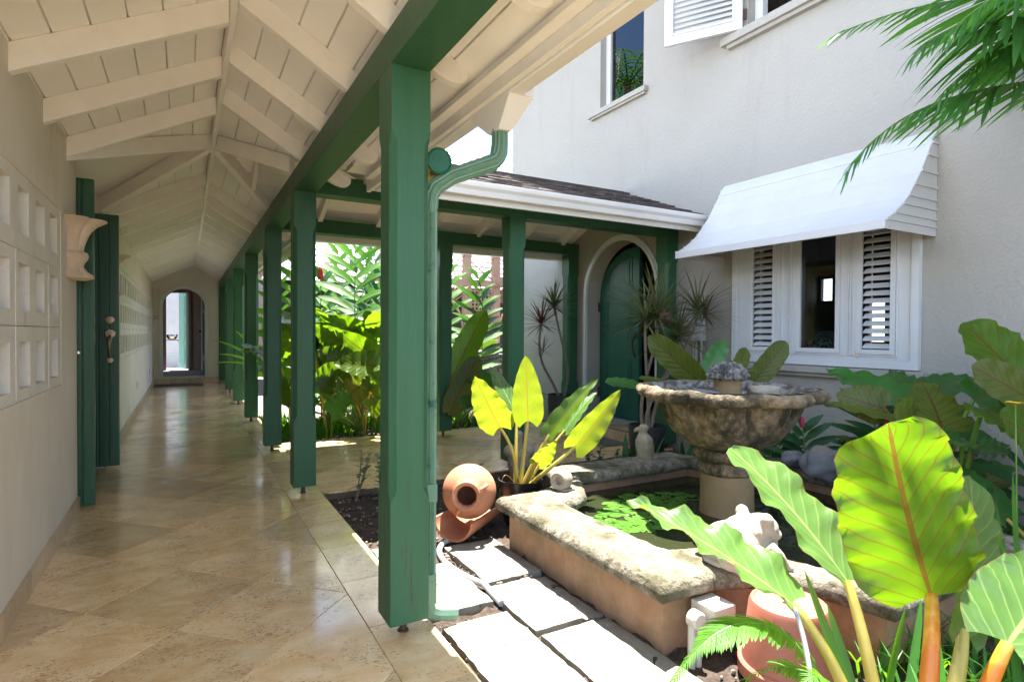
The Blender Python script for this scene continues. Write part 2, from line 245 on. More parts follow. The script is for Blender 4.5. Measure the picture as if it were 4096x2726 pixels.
lf_varieg = leafmat('variegated_leaf', (0.025, 0.10, 0.012), (0.12, 0.3, 0.01), (0.05, 0.15, 0.02), tw=0.3, nv=0.1, vein=0.0, rough=0.4, edge=(0.45, 0.42, 0.08))
lf_small = leafmat('small_round_leaf', (0.018, 0.07, 0.018), (0.08, 0.22, 0.03), (0.06, 0.14, 0.04), tw=0.25, nv=10, vein=0.2, rough=0.35)
lf_fern = leafmat('fern_leaflet', (0.05, 0.17, 0.01), (0.22, 0.52, 0.01), (0.1, 0.25, 0.02), tw=0.45, nv=8, vein=0.1, rough=0.5)
lf_lily = leafmat('lily_pad_leaf', (0.055, 0.15, 0.018), (0.12, 0.3, 0.02), (0.14, 0.26, 0.04), tw=0.12, nv=8, vein=0.1, rough=0.25)
stalk_y = mat('yellow_stalk', (0.38, 0.29, 0.035), (0.46, 0.38, 0.09), rough=0.35, nscale=6, rand=0.1)
stalk_o = mat('orange_stalk', (0.48, 0.15, 0.015), (0.58, 0.34, 0.04), rough=0.35, nscale=7, contrast=(0.45, 0.55))
stalk_r = mat('red_stalk', (0.16, 0.05, 0.02), (0.22, 0.12, 0.03), rough=0.4, nscale=7)
stalk_g = mat('green_stalk', (0.07, 0.16, 0.02), (0.14, 0.24, 0.04), rough=0.4, nscale=8)
# ---------------------------------------------------------------- builders
ORG = {}
def tag(o, label=None, cat=None, group=None, kind=None):
    if label: o['label'] = label
    if cat: o['category'] = cat
    if group: o['group'] = group
    if kind: o['kind'] = kind
    return o
def thing(name, label, cat, loc=(0, 0, 0), group=None, rz=0.0, kind=None):
    o = bpy.data.objects.new(name, None); C.objects.link(o); o.location = loc; o.rotation_euler = (0, 0, rz); o.empty_display_size = 0.1
    ORG[o.name] = Vector(loc) if rz == 0 else None
    return tag(o, label, cat, group, kind)
class MB:
    def __init__(s): s.v = []; s.f = []; s.uv = None
    def add(s, vs, fs):
        b = len(s.v); s.v += [tuple(x) for x in vs]; s.f += [tuple(i+b for i in f) for f in fs]; return s
    def box(s, a, b):
        x0, y0, z0 = (min(a[i], b[i]) for i in range(3)); x1, y1, z1 = (max(a[i], b[i]) for i in range(3))
        return s.add([(x0, y0, z0), (x1, y0, z0), (x1, y1, z0), (x0, y1, z0), (x0, y0, z1), (x1, y0, z1), (x1, y1, z1), (x0, y1, z1)],
                     [(0, 3, 2, 1), (4, 5, 6, 7), (0, 1, 5, 4), (1, 2, 6, 5), (2, 3, 7, 6), (3, 0, 4, 7)])
    def prism(s, poly, ext, holes=()):
        """poly: list of 3D points (planar), extruded by vector ext"""
        ext = Vector(ext); loops = [[Vector(p) for p in poly]] + [[Vector(p) for p in h] for h in holes]
        flat = [p for lp in loops for p in lp]; tri = tessellate_polygon(loops); n = len(flat)
        if len(loops) == 1 and n <= 4: faces = [tuple(range(n))]
        else: faces = [tuple(t) for t in tri]
        # orient
        a, b, c = (flat[i] for i in faces[0][:3]); nn = (b-a).cross(c-a)
        fr = faces if nn.dot(ext) < 0 else [tuple(reversed(f)) for f in faces]
        vs = flat + [p+ext for p in flat]; fs = list(fr) + [tuple(reversed([i+n for i in f])) for f in fr]
        k = 0
        for lp in loops:
            m = len(lp)
            for i in range(m):
                j = (i+1) % m; fs.append((k+i, k+j, k+j+n, k+i+n))
            k += m
        return s.add(vs, fs)
    def tube(s, pts, rad, n=8, cap=True, flat=1.0, flute=0):
        pts = [Vector(p) for p in pts]; m = len(pts)
        if not hasattr(rad, '__len__'): rad = [rad]*m
        up = None; vs = []; fs = []
        for i, p in enumerate(pts):
            t = (pts[min(i+1, m-1)]-pts[max(i-1, 0)]).normalized()
            if up is None: up = Vector((0, 0, 1)) if abs(t.z) < 0.9 else Vector((0, 1, 0))
            x = t.cross(up); x = x.normalized() if x.length > 1e-6 else Vector((1, 0, 0)); up = x.cross(t).normalized()
            for k in range(n):
                a = 2*math.pi*k/n; r = rad[i]*(1-(flute if k % 2 else 0)); vs.append(p + x*math.cos(a)*r + up*math.sin(a)*r*flat)
        for i in range(m-1):
            for k in range(n):
                a = i*n+k; b = i*n+(k+1) % n; fs.append((a, b, b+n, a+n))
        if cap: fs.append(tuple(range(n-1, -1, -1))); fs.append(tuple((m-1)*n+k for k in range(n)))
        return s.add(vs, fs)
    def lathe(s, prof, c=(0, 0, 0), n=32, mod=None, cap=True, a0=0.0, a1=2*math.pi, mtx=None):
        c = Vector(c); full = abs(a1-a0-2*math.pi) < 1e-6; nn = n if full else n+1; vs = []; fs = []
        for r, z in prof:
            for k in range(nn):
                a = a0+(a1-a0)*k/n; rr = r*(mod(a, z, r) if mod else 1); v = Vector((rr*math.cos(a), rr*math.sin(a), z)); vs.append((mtx @ v if mtx else v)+c)
        for i in range(len(prof)-1):
            for k in range(n):
                b = (k+1) % nn; fs.append((i*nn+k, i*nn+b, (i+1)*nn+b, (i+1)*nn+k))
        if cap and full: fs.append(tuple(range(nn-1, -1, -1))); fs.append(tuple((len(prof)-1)*nn+k for k in range(nn)))
        return s.add(vs, fs)
    def ball(s, c, r, n=12, m=8, sc=(1, 1, 1), nz=0.0, seed=0.0):
        c = Vector(c); vs = []; fs = []
        for i in range(m+1):
            th = math.pi*i/m
            for k in range(n):
                a = 2*math.pi*k/n; d = Vector((math.sin(th)*math.cos(a), math.sin(th)*math.sin(a), math.cos(th)))
                rr = r*(1+nz*noise.noise(d*1.6+Vector((seed, seed*2, 0)))); vs.append(c+Vector((d.x*sc[0]*rr, d.y*sc[1]*rr, d.z*sc[2]*rr)))
        for i in range(m):
            for k in range(n):
                b = (k+1) % n; fs.append((i*n+k, (i+1)*n+k, (i+1)*n+b, i*n+b))
        return s.add(vs, fs)
    def mesh(s, name, m, org=None, smooth=False, bev=0.0, seg=2, jit=0.0, jsc=20.0, subd=0, angle=35):
        me = bpy.data.meshes.new(name); o = org or Vector((0, 0, 0))
        vs = [tuple(Vector(v)-o) for v in s.v]
        me.from_pydata(vs, [], s.f)
        if s.uv:
            ul = me.uv_layers.new(name='UVMap'); li = 0
            for f in s.f:
                for i in f: ul.data[li].uv = s.uv[i]; li += 1
        if bev or subd or jit or True:
            bm = bmesh.new(); bm.from_mesh(me)
            if not s.uv: bmesh.ops.recalc_face_normals(bm, faces=bm.faces)
            if bev:
                ed = [e for e in bm.edges if len(e.link_faces) == 2 and e.calc_face_angle(0) > R(30)]
                bmesh.ops.bevel(bm, geom=ed, offset=bev, segments=seg, affect='EDGES', clamp_overlap=True, profile=0.6)
            if subd: bmesh.ops.subdivide_edges(bm, edges=bm.edges, cuts=subd, use_grid_fill=True)
            if jit:
                for v in bm.verts:
                    w = Vector(v.co)+o; v.co += jit*Vector((noise.noise(w*jsc), noise.noise(w*jsc+Vector((9, 1, 3))), noise.noise(w*jsc+Vector((2, 8, 5)))))
            bm.to_mesh(me); bm.free()
        me.materials.append(m)
        if smooth:
            me.shade_smooth()
            if angle < 180: me.set_sharp_from_angle(angle=R(angle))
        return me
    def build(s, name, m, parent=None, **kw):
        org = ORG.get(parent.name) if parent is not None else None
        me = s.mesh(name, m, org, **kw); o = bpy.data.objects.new(name, me); C.objects.link(o)
        if parent is not None:
            o.parent = parent; ORG[o.name] = ORG.get(parent.name)
        return o
def struct(name, mb, m, label=None, **kw):
    o = mb.build(name, m, **kw); o['kind'] = 'structure'
    if label: o['label'] = label
    return o
def dup(o, loc=None, parent=None, label=None, group=None, rz=None, sc=None):
    c = o.copy(); C.objects.link(c)
    if parent is not None: c.parent = parent
    if loc is not None: c.location = loc
    if rz is not None: c.rotation_euler[2] = rz
    if sc is not None: c.scale = (sc, sc, sc)
    if label: c['label'] = label
    if group: c['group'] = group
    for ch in list(o.children): dup(ch, parent=c)
    return c
def inst(name, me, parent, loc=(0, 0, 0), rot=(0, 0, 0), sc=(1, 1, 1)):
    """a piece that shares its mesh with others; loc in world coordinates"""
    o = bpy.data.objects.new(name, me); C.objects.link(o); o.parent = parent
    g = ORG.get(parent.name) or Vector((0, 0, 0)); o.location = Vector(loc)-g; o.rotation_euler = rot; o.scale = sc
    return o
def clip(poly, x0, x1, y0, y1):
    for ax, lim, sg in ((0, x0, 1), (0, x1, -1), (1, y0, 1), (1, y1, -1)):
        out = []
        for i in range(len(poly)):
            p, q = poly[i], poly[(i+1) % len(poly)]; a = sg*(p[ax]-lim); b = sg*(q[ax]-lim)
            if a >= 0: out.append(p)
            if a*b < 0: t = a/(a-b); out.append((p[0]+(q[0]-p[0])*t, p[1]+(q[1]-p[1])*t))
        poly = out
        if len(poly) < 3: return []
    return poly
def area(p): return 0.5*abs(sum(p[i][0]*p[(i+1) % len(p)][1]-p[(i+1) % len(p)][0]*p[i][1] for i in range(len(p))))
def bez(a, b, c, d, n):
    a, b, c, d = map(Vector, (a, b, c, d)); return [(1-t)**3*a+3*(1-t)**2*t*b+3*(1-t)*t*t*c+t**3*d for t in [i/n for i in range(n+1)]]
def q3(a, m, b, n=10):
    a, m, b = map(Vector, (a, m, b)); return [(1-t)**2*a+2*(1-t)*t*m+t*t*b for t in [i/n for i in range(n+1)]]
# ================================================================ setting: ground, floors
YS = 1.0   # roof and near wall cut short here so daylight floods the walk
g = MB().box((-60, -60, -0.30), (60, 60, -0.075)); struct('ground', g, soil, 'dark garden soil under the beds')
struct('bounce_paving', MB().box((-8, -10, -0.07), (0.85, -2.51, -0.02)).box((-8, -2.5, -0.07), (-2.41, 0.9, -0.02)), stone_wht, 'unseen pale paving behind the camera added to bounce light')  # added out of view to throw sunlight back into the corridor
# finely lumpy soil sheets where the beds are seen
def bed(name, x0, x1, y0, y1, z=-0.055, step=0.035, amp=0.03):
    nx = int((x1-x0)/step); ny = int((y1-y0)/step); m = MB(); vs = []
    for j in range(ny+1):
        for i in range(nx+1):
            x = x0+(x1-x0)*i/nx; y = y0+(y1-y0)*j/ny
            vs.append((x, y, z+amp*noise.noise(Vector((x*9, y*9, 0)))+0.018*noise.noise(Vector((x*31, y*31, 3)))))
    m.add(vs, [(j*(nx+1)+i, j*(nx+1)+i+1, (j+1)*(nx+1)+i+1, (j+1)*(nx+1)+i) for j in range(ny) for i in range(nx)])
    return struct(name, m, soil, smooth=True, angle=180)
bed('courtyard_soil', 0.86, 4.31, -0.5, 4.23)
MB_path = MB().box((0.852, 7.95, -0.06), (2.5, 16.0, -0.015)); struct('path', MB_path, stone_wht, 'sunlit pale paving beside the far corridor posts')
bed('garden_soil', 0.86, 7.5, 6.36, 9.4, step=0.06)
cf = MB(); cf.box((-2.4, -2.5, -0.06), (0.85, 17.0, -0.0125)); cf.box((0.851, 4.24, -0.06), (4.31, 6.35, -0.0125))
corridor_floor = struct('floor', cf, grout, 'polished travertine floor laid diagonally')
hd = 0.327; X0, Y0 = -0.03, 2.885; tiles = []
def tile(poly, name='tile'):
    m = MB(); n = len(poly); cx = sum(p[0] for p in poly)/n; cy_ = sum(p[1] for p in poly)/n
    def ins(d):
        out = []
        for i in range(n):
            p0, p1, p2 = Vector(poly[i-1]), Vector(poly[i]), Vector(poly[(i+1) % n])
            e1 = (p1-p0).normalized(); e2 = (p2-p1).normalized(); n1 = Vector((-e1.y, e1.x)); n2 = Vector((-e2.y, e2.x))
            bs = n1+n2; bs = bs/max(0.3, bs.length_squared)*2; out.append(p1+bs*d)
        return out
    a = ins(0.0011); b = ins(0.0026); vs = [(p.x, p.y, -0.012) for p in a]+[(p.x, p.y, -0.0012) for p in a]+[(p.x, p.y, 0.0) for p in b]
    fs = [tuple(range(2*n, 3*n))]
    for k in (0, 1):
        for i in range(n): j = (i+1) % n; fs.append((k*n+i, k*n+j, (k+1)*n+j, (k+1)*n+i))
    m.add(vs, fs); o = m.build(name, trav, corridor_floor); return o
def ccw(p): return p if sum(p[i][0]*p[(i+1) % len(p)][1]-p[(i+1) % len(p)][0]*p[i][1] for i in range(len(p))) > 0 else p[::-1]
cand = []
for (x0, x1, y0, y1) in ((-0.6, 0.62, -1.6, 14.52), (0.85, 4.312, 4.24, 6.35), (-2.2, -0.6, 4.56, 5.89)):
    for i in range(-8, 16):
        for j in range(-16, 40):
            for par in (0, 1):
                cx = X0+hd*(2*i+par); cy_ = Y0+hd*(2*j+par)
                d = [(cx-hd, cy_), (cx, cy_-hd), (cx+hd, cy_), (cx, cy_+hd)]
                p = clip(d, x0, x1, y0, y1)
                q = []
                for pt in p:
                    if not q or (abs(pt[0]-q[-1][0])+abs(pt[1]-q[-1][1])) > 1e-4: q.append(pt)
                if len(q) > 1 and (abs(q[0][0]-q[-1][0])+abs(q[0][1]-q[-1][1])) < 1e-4: q.pop()
                if len(q) >= 3 and area(q) > 0.004: cand.append(((cx**2+cy_**2), q))
for _, q in sorted(cand, key=lambda t: t[0]): tile(ccw(q))
y = -1.6+0.12
while y < 14.5:
    y2 = min(y+0.462, 14.52)
    tile([(0.62, y), (0.85, y), (0.85, y2), (0.62, y2)]); y = y2
# skirting along the left wall and far walls
def skirt(x0, y0, x1, y1, face):
    L_ = math.hypot(x1-x0, y1-y0); n = max(1, round(L_/0.46)); out = []
    for i in range(n):
        a = i/n; b = (i+1)/n; xa, ya, xb, yb = x0+(x1-x0)*a, y0+(y1-y0)*a, x0+(x1-x0)*b, y0+(y1-y0)*b
        m = MB(); t = 0.014
        if x0 == x1: m.box((xa, ya+0.0008, -0.005), (xa+t*face, yb-0.0008, 0.095))
        else: m.box((xa+0.0008, ya, -0.005), (xb-0.0008, ya+t*face, 0.095))
        out.append(m)
    return out
# ================================================================ left side wall with pierced blocks
def blockwall(name, label, y0, y1, py0, py1, ncol, colp, hole0, wz=2.30, zs=((1.487, 1.815), (1.168, 1.487), (0.85, 1.168)), holes=((1.56, 1.757), (1.235, 1.434), (0.90, 1.10)), hw=0.19, jamb=True):
    t = thing(name, label, 'wall', (-0.7, (y0+y1)/2, 0))
    m = MB(); m.box((-0.80, y0, -0.05), (-0.60, y1, 0.85)); m.box((-0.80, y0, 1.815), (-0.60, y1, wz))
    if py0 > y0: m.box((-0.80, y0, 0.85), (-0.60, py0, 1.815))
    m.box((-0.80, py1, 0.85), (-0.60, y1, 1.815)); m.build('wall_face', stucco, t)
    for r, ((za, zb), (ha, hb)) in enumerate(zip(zs, holes)):
        y = py1
        for c in range(ncol):
            ya = max(py1-(c+1)*colp, py0); yb = py1-c*colp
            b = MB(); hy1 = hole0-c*colp; hy0 = hy1-hw
            if yb-ya < 0.1 or hy0 < ya+0.01: hy0 = max(hy0, ya+0.02)
            x0 = -0.604+0.0015*math.sin(c*3.1+r); d = 0.16; g2 = 0.0015
            a_, b_ = ya+g2, yb-g2; c_, e_ = za+g2, zb-g2
            if hy1-hy0 < 0.03:
                b.box((x0-d, a_, c_), (x0, b_, e_)); b.build('block', white_block, t, bev=0.003, seg=1); continue
            # front with hole and splayed recess
            F = [(x0, a_, c_), (x0, b_, c_), (x0, b_, e_), (x0, a_, e_)]; H = [(x0, hy0, ha), (x0, hy1, ha), (x0, hy1, hb), (x0, hy0, hb)]
            q = 0.006; Bk = [(x0-0.125, hy0+q, ha+q), (x0-0.125, hy1-q, ha+q), (x0-0.125, hy1-q, hb-q), (x0-0.125, hy0+q, hb-q)]
            O = [(x0-d, *p[1:]) for p in F]
            vs = F+H+Bk+O; fs = []
            for i in range(4):
                j = (i+1) % 4; fs += [(i, j, 4+j, 4+i), (4+i, 4+j, 8+j, 8+i), (12+i, 12+j, j, i)]
            fs += [(15, 14, 13, 12)]
            b.add(vs, fs); bo = b.build('block', white_block, t)
            MB().add([(x0-0.124, p[1], p[2]) for p in Bk], [(0, 1, 2, 3)]).build('recess', cement, bo)
    return t
cement = mat('raw_cement', (0.36, 0.33, 0.28), (0.46, 0.42, 0.36), rough=0.95, nscale=16, bump=0.9, bscale=70, bdist=0.01)
white_block = mat('painted_block', (0.66, 0.63, 0.57), (0.72, 0.69, 0.635), rough=0.8, nscale=6, bump=0.5, bscale=42, bdist=0.008, spec=0.25, c3=(0.52, 0.47, 0.39), n3=6, t3=(0.60, 0.75))
wl = blockwall('corridor_wall', 'cream stucco side wall near the camera with three rows of pierced white blocks', YS, 4.55, 1.43, 4.03, 8, 0.325, 3.947)
for m in skirt(-0.6, YS, -0.6, 4.55, 1): m.build('skirting_tile', trav_base, wl)
MB().box((-0.6, 4.5505, -0.005), (-0.80, 4.5645, 0.095)).build('skirting_tile', trav_base, wl)
wf = blockwall('corridor_wall', 'cream stucco side wall beyond the green doors with a long band of pierced white blocks', 5.90, 14.55, 6.14, 13.66, 25, 0.3008, 13.60, hw=0.17)
for m in skirt(-0.6, 5.90, -0.6, 14.55, 1): m.build('skirting_tile', trav_base, wf)
for y, z in ((9.76, 0.38), (13.0, 0.38)):
    s = MB(); s.box((-0.5995, y-0.035, z-0.058), (-0.594, y+0.035, z+0.058)).build('wall_socket', pvc, None, bev=0.002)
    o = bpy.data.objects['wall_socket' if y < 10 else 'wall_socket.001']
    tag(o, 'white electrical socket low on the far side wall, the %s one' % ('nearer' if y < 10 else 'farther'), 'socket', 'sockets on the far side wall')
    for dz in (-0.025, 0.0, 0.025): MB().box((-0.594, y-0.015, z+dz-0.006), (-0.5925, y+0.015, z+dz+0.006)).build('outlet_slot', grout, o)
# side passage behind the green doors
pw = thing('passage_wall', 'tan stucco wall inside the side passage behind the green doors', 'wall', (-1.5, 5.2, 0))
MB().box((-2.3, 4.3, -0.05), (-2.2, 6.2, 2.7)).build('back_wall', tan_stucco, pw)
MB().box((-2.2, 4.35, -0.05), (-0.801, 4.548, 2.55)).build('side_wall', tan_stucco, pw)
MB().box((-2.2, 5.902, -0.05), (-0.801, 6.1, 2.55)).build('side_wall', tan_stucco, pw)
MB().box((-0.799, 4.553, 2.125), (-0.70, 5.897, 2.60)).build('lintel', tan_stucco, pw)
# green doors, open into the corridor
def plank_leaf(label, y, x_in, x_out, ztop, right):
    t = thing('corridor_door', label, 'door', (x_in, y, 0), group='green boarded corridor doors'); n = 9; w = (x_out-x_in)/n
    MB().box((x_in, y+0.012, 0.02), (x_out, y+0.048, ztop)).build('leaf', dark_green, t, bev=0.004)
    for i in range(n):
        a = x_in+i*w; MB().box((a+0.004, y-0.004 if i % 2 else y, 0.03), (a+w-0.004, y+0.0115, ztop-0.01)).build('plank', dark_green, t, bev=0.004)
    return t
d1 = plank_leaf('narrow dark green boarded door leaf at the end of the near side wall', 4.575, -1.10, -0.512, 2.125, 0)
d2 = plank_leaf('dark green boarded door leaf carrying a brass handle and deadbolt', 5.83, -1.12, -0.484, 2.115, 1)
def ring(c, r, dep, ax='y', prof=None):
    pr = prof or [(r, 0), (r, dep*0.5), (r*0.85, dep), (r*0.45, dep*1.05), (0.001, dep*1.05)]
    return MB().lathe(pr, c, 24, mtx=Matrix.Rotation(R(90), 4, 'X'))
ring((-0.545, 5.826, 1.24), 0.036, 0.02).build('deadbolt', brass, d2, smooth=True)
h1 = ring((-0.545, 5.826, 1.125), 0.042, 0.018).build('handle_plate', brass, d2, smooth=True)
MB().tube(bez((-0.545, 5.81, 1.11), (-0.545, 5.75, 1.08), (-0.545, 5.755, 0.98), (-0.545, 5.81, 0.92), 14), [0.008, 0.010, 0.012, 0.014, 0.0155, 0.015, 0.013, 0.0115, 0.010, 0.009, 0.008, 0.0075, 0.007, 0.007, 0.007], 10).build('handle', brass, h1, smooth=True)
ring((-0.545, 5.826, 0.905), 0.026, 0.012).build('handle_plate', brass, d2, smooth=True)
MB().ball((-0.594, 4.555, 1.01), 0.021, 14, 10).build('knob', chrome, d1, smooth=True)
MB().box((-0.5118, 4.59, 1.19), (-0.511, 4.612, 1.25)).build('strike_plate', brass, d1); MB().box((-0.5118, 4.59, 1.07), (-0.511, 4.612, 1.14)).build('strike_plate', brass, d1)
# shell wall lights
def sconce(y, label):
    t = thing('wall_light', label, 'wall light', (-0.6, y, 1.45), group='shell shaped wall lights')
    def fl(a, z, r): return 1+0.30*(abs(math.cos(a*3.0+0.6))**0.5-0.72)*max(0, min(1, (z-0.17)/0.08)) + 0.22*(abs(math.cos(a*3.0+0.6))**0.5-0.7)*max(0, min(1, (0.10-z)/0.05))
    pr = [(0.02, 0.0), (0.095, 0.004), (0.118, 0.012), (0.112, 0.03), (0.085, 0.05), (0.068, 0.08), (0.072, 0.10), (0.088, 0.125), (0.094, 0.145), (0.088, 0.165), (0.070, 0.172), (0.070, 0.18), (0.074, 0.21), (0.084, 0.25), (0.102, 0.29), (0.132, 0.325), (0.168, 0.347), (0.178, 0.355), (0.172, 0.362), (0.150, 0.352), (0.09, 0.29), (0.05, 0.2)]
    MB().lathe(pr, (-0.6, y, 1.45), 54, mod=fl, cap=False, a0=-math.pi/2, a1=math.pi/2).build('shell', coral, t, smooth=True, angle=60)
    MB().box((-0.5995, y-0.03, 1.47), (-0.575, y+0.03, 1.68)).build('back_plate', coral, t)
    return t
sconce(4.30, 'coral stone shell wall light beside the near green door leaf')
sconce(6.10, 'coral stone shell wall light mostly hidden behind the far green door leaf')
# ================================================================ end wall with arch
def arch_pts(cx, w2, zs, z0, n=20, x=0.0, ax='y'):
    """opening outline: legs from z0 and a half circle of radius w2 springing at zs; returned in the (h, z) plane"""
    return [(cx-w2, z0)]+[(cx-w2*math.cos(math.pi*i/n), zs+w2*math.sin(math.pi*i/n)) for i in range(n+1)]+[(cx+w2, z0)]
ew = thing('end_wall', 'cream gable wall closing the corridor around a round arched doorway', 'wall', (0.03, 14.55, 0))
hole = [(x, 14.55, z) for x, z in arch_pts(-0.022, 0.40, 1.675, 0.155)]
MB().prism([(-0.8, 14.55, -0.05), (1.3, 14.55, -0.05), (1.3, 14.55, 2.3), (0.19, 14.55, 2.9), (-0.8, 14.55, 2.5)], (0, 0.2, 0), [hole]).build('wall_face', stucco, ew)
tr_o = arch_pts(-0.022, 0.472, 1.675, 0.155); tr_i = arch_pts(-0.022, 0.402, 1.675, 0.155)
MB().prism([(x, 14.52, z) for x, z in tr_o+tr_i[::-1]], (0, 0.0295, 0)).build('arch_trim', white_trim, ew, bev=0.004)
for i in range(4): MB().box((-0.598+i*0.31, 14.42, 0.001), (-0.598+i*0.31+0.308, 14.549, 0.122)).build('step_tile', trav_base, ew, bev=0.003)
MB().box((-0.43, 14.551, 0.123), (0.387, 14.9, 0.153)).build('sill', grey_room, ew)
sw = MB().box((-0.592, 14.5495, 1.40), (-0.508, 14.540, 1.485)).build('light_switch', pvc, bev=0.003); tag(sw, 'white square light switch on the end wall left of the arch', 'switch')
MB().box((-0.565, 14.540, 1.43), (-0.535, 14.536, 1.455)).build('rocker', white_trim, sw)
dm = MB().box((-0.56, 13.84, 0.0015), (0.335, 14.40, 0.014)).build('doormat', mat_rubber, bev=0.004, jit=0.002); tag(dm, 'dark fibre doormat on the tiles before the end arch', 'doormat')
# beyond the arch: lobby, inner doorway, white court wall
lb = thing('lobby', 'small lobby seen through the end arch with a brown framed inner doorway', 'room', (0, 15.7, 0.15))
MB().box((-1.2, 14.751, 0.10), (1.4, 17.2, 0.15)).build('lobby_floor', grey_room, lb)
MB().box((-1.2, 14.751, 2.45), (1.4, 17.0, 2.55)).build('lobby_ceiling', brown_room, lb)
MB().box((-1.3, 14.751, 0.15), (-1.2, 17.0, 2.45)).build('lobby_wall', grey_room, lb); MB().box((1.4, 14.751, 0.15), (1.5, 17.0, 2.45)).build('lobby_wall', brown_room, lb)
MB().prism([(-1.2, 17.0, 0.15), (1.4, 17.0, 0.15), (1.4, 17.0, 2.45), (-1.2, 17.0, 2.45)], (0, 0.1, 0), [[(-0.42, 17.0, 0.151), (0.06, 17.0, 0.151), (0.06, 17.0, 2.12), (-0.42, 17.0, 2.12)]]).build('lobby_wall', brown_room, lb)
for a, b in (((-0.49, 16.95, 0.151), (-0.42, 17.02, 2.2)), ((0.06, 16.90, 0.151), (0.13, 17.02, 2.12)), ((-0.49, 16.95, 2.12), (0.13, 17.02, 2.19))): MB().box(a, b).build('door_frame', brown_frame, lb, bev=0.004)
def panel_door(name, label, cat, m, org, w, h, th, rz, panels, knob=None, group=None):
    t = thing(name, label, cat, org, rz=rz, group=group)
    MB().box((0, 0, 0), (w, th, h)).build('leaf', m, t, bev=0.003)
    for (x0, z0, x1, z1) in panels:
        for y_, s_ in ((0, -1), (th, 1)):
            fr = MB(); w2 = 0.012; yb = y_+s_*0.006
            for a, b in (((x0, z0), (x1, z0+w2)), ((x0, z1-w2), (x1, z1)), ((x0, z0+w2), (x0+w2, z1-w2)), ((x1-w2, z0+w2), (x1, z1-w2))): fr.box((a[0], y_, a[1]), (b[0], yb, b[1]))
            fr.build('panel_moulding', m, t, bev=0.002)
            MB().box((x0+0.035, y_, z0+0.035), (x1-0.035, y_+s_*0.004, z1-0.035)).build('panel', m, t, bev=0.003)
    return t
pd = panel_door('inner_door', 'pale green panelled door half open in the inner doorway', 'door', pale_green, (0.06, 17.11, 0.17), 0.62, 2.02, 0.04, R(106), [(0.09, 0.12, 0.53, 0.62), (0.09, 0.72, 0.53, 1.22), (0.09, 1.32, 0.53, 1.9)])
MB().ball((0.56, -0.03, 0.98), 0.03).build('knob', chrome, pd, smooth=True)
ad = thing('arch_door', 'dark green boarded door folded back inside the end arch', 'door', (0.37, 14.78, 0.155))
for i in range(6): MB().box((0.365-0.004*(i % 2), 14.78+i*0.09, 0.16), (0.33, 14.78+i*0.09+0.088, 2.0-0.02*i)).build('plank', green_door, ad, bev=0.004)
for z in (0.5, 1.55): MB().box((0.372, 14.757, z), (0.345, 14.775, z+0.1)).build('hinge', brass, ad)
MB().ball((0.30, 15.25, 1.15), 0.03).build('knob', iron, ad, smooth=True)
cw = MB().box((-2.4, 19.2, -0.05), (2.6, 19.35, 3.4)).build('court_wall', white_plain); tag(cw, 'bright white wall of the far court seen through the end arch', 'wall')
ct = MB().box((-2.4, 17.21, 0.0), (2.6, 19.19, 0.12)); struct('far_court_floor', ct, white_plain, 'pale paving of the far court')
tb = thing('console_table', 'small table with curved blue metal legs seen through the end arch', 'table', (-0.25, 18.4, 0.12))
MB().box((-0.75, 18.2, 0.90), (-0.10, 18.6, 0.915)).build('tabletop', glass, tb)
MB().tube([(-0.75, 18.2, 0.905), (-0.10, 18.2, 0.905), (-0.10, 18.6, 0.905), (-0.75, 18.6, 0.905), (-0.75, 18.2, 0.905)], 0.012, 6).build('table_rim', black_plastic, tb)
for x in (-0.62, -0.18):
    for y in (18.24, 18.56):
        s_ = 1 if x < 0 else -1
        MB().tube(bez((x, y, 0.90), (x+0.12*s_, y, 0.70), (x+0.12*s_, y, 0.4), (x, y, 0.125), 10), 0.012, 8).build('leg', blue_metal, tb, smooth=True)
MB().tube([(-0.54, 18.24, 0.55), (-0.26, 18.24, 0.55)], 0.007, 6).build('stretcher', blue_metal, tb)
gb = MB().lathe([(0.04, 0), (0.09, 0.01), (0.13, 0.06), (0.145, 0.14), (0.141, 0.14), (0.125, 0.06), (0.085, 0.016), (0.001, 0.016)], (-0.32, 18.4, 0.916), 24, cap=False).build('glass_bowl', glass, smooth=True); tag(gb, 'round glass bowl on the console table beyond the arch', 'bowl')
of = MB().ball((-0.32, 18.4, 0.96), 0.05, sc=(1.3, 1, 0.5)).build('orange_slices', orange_fruit, smooth=True); tag(of, 'orange fruit lying in the glass bowl', 'fruit')
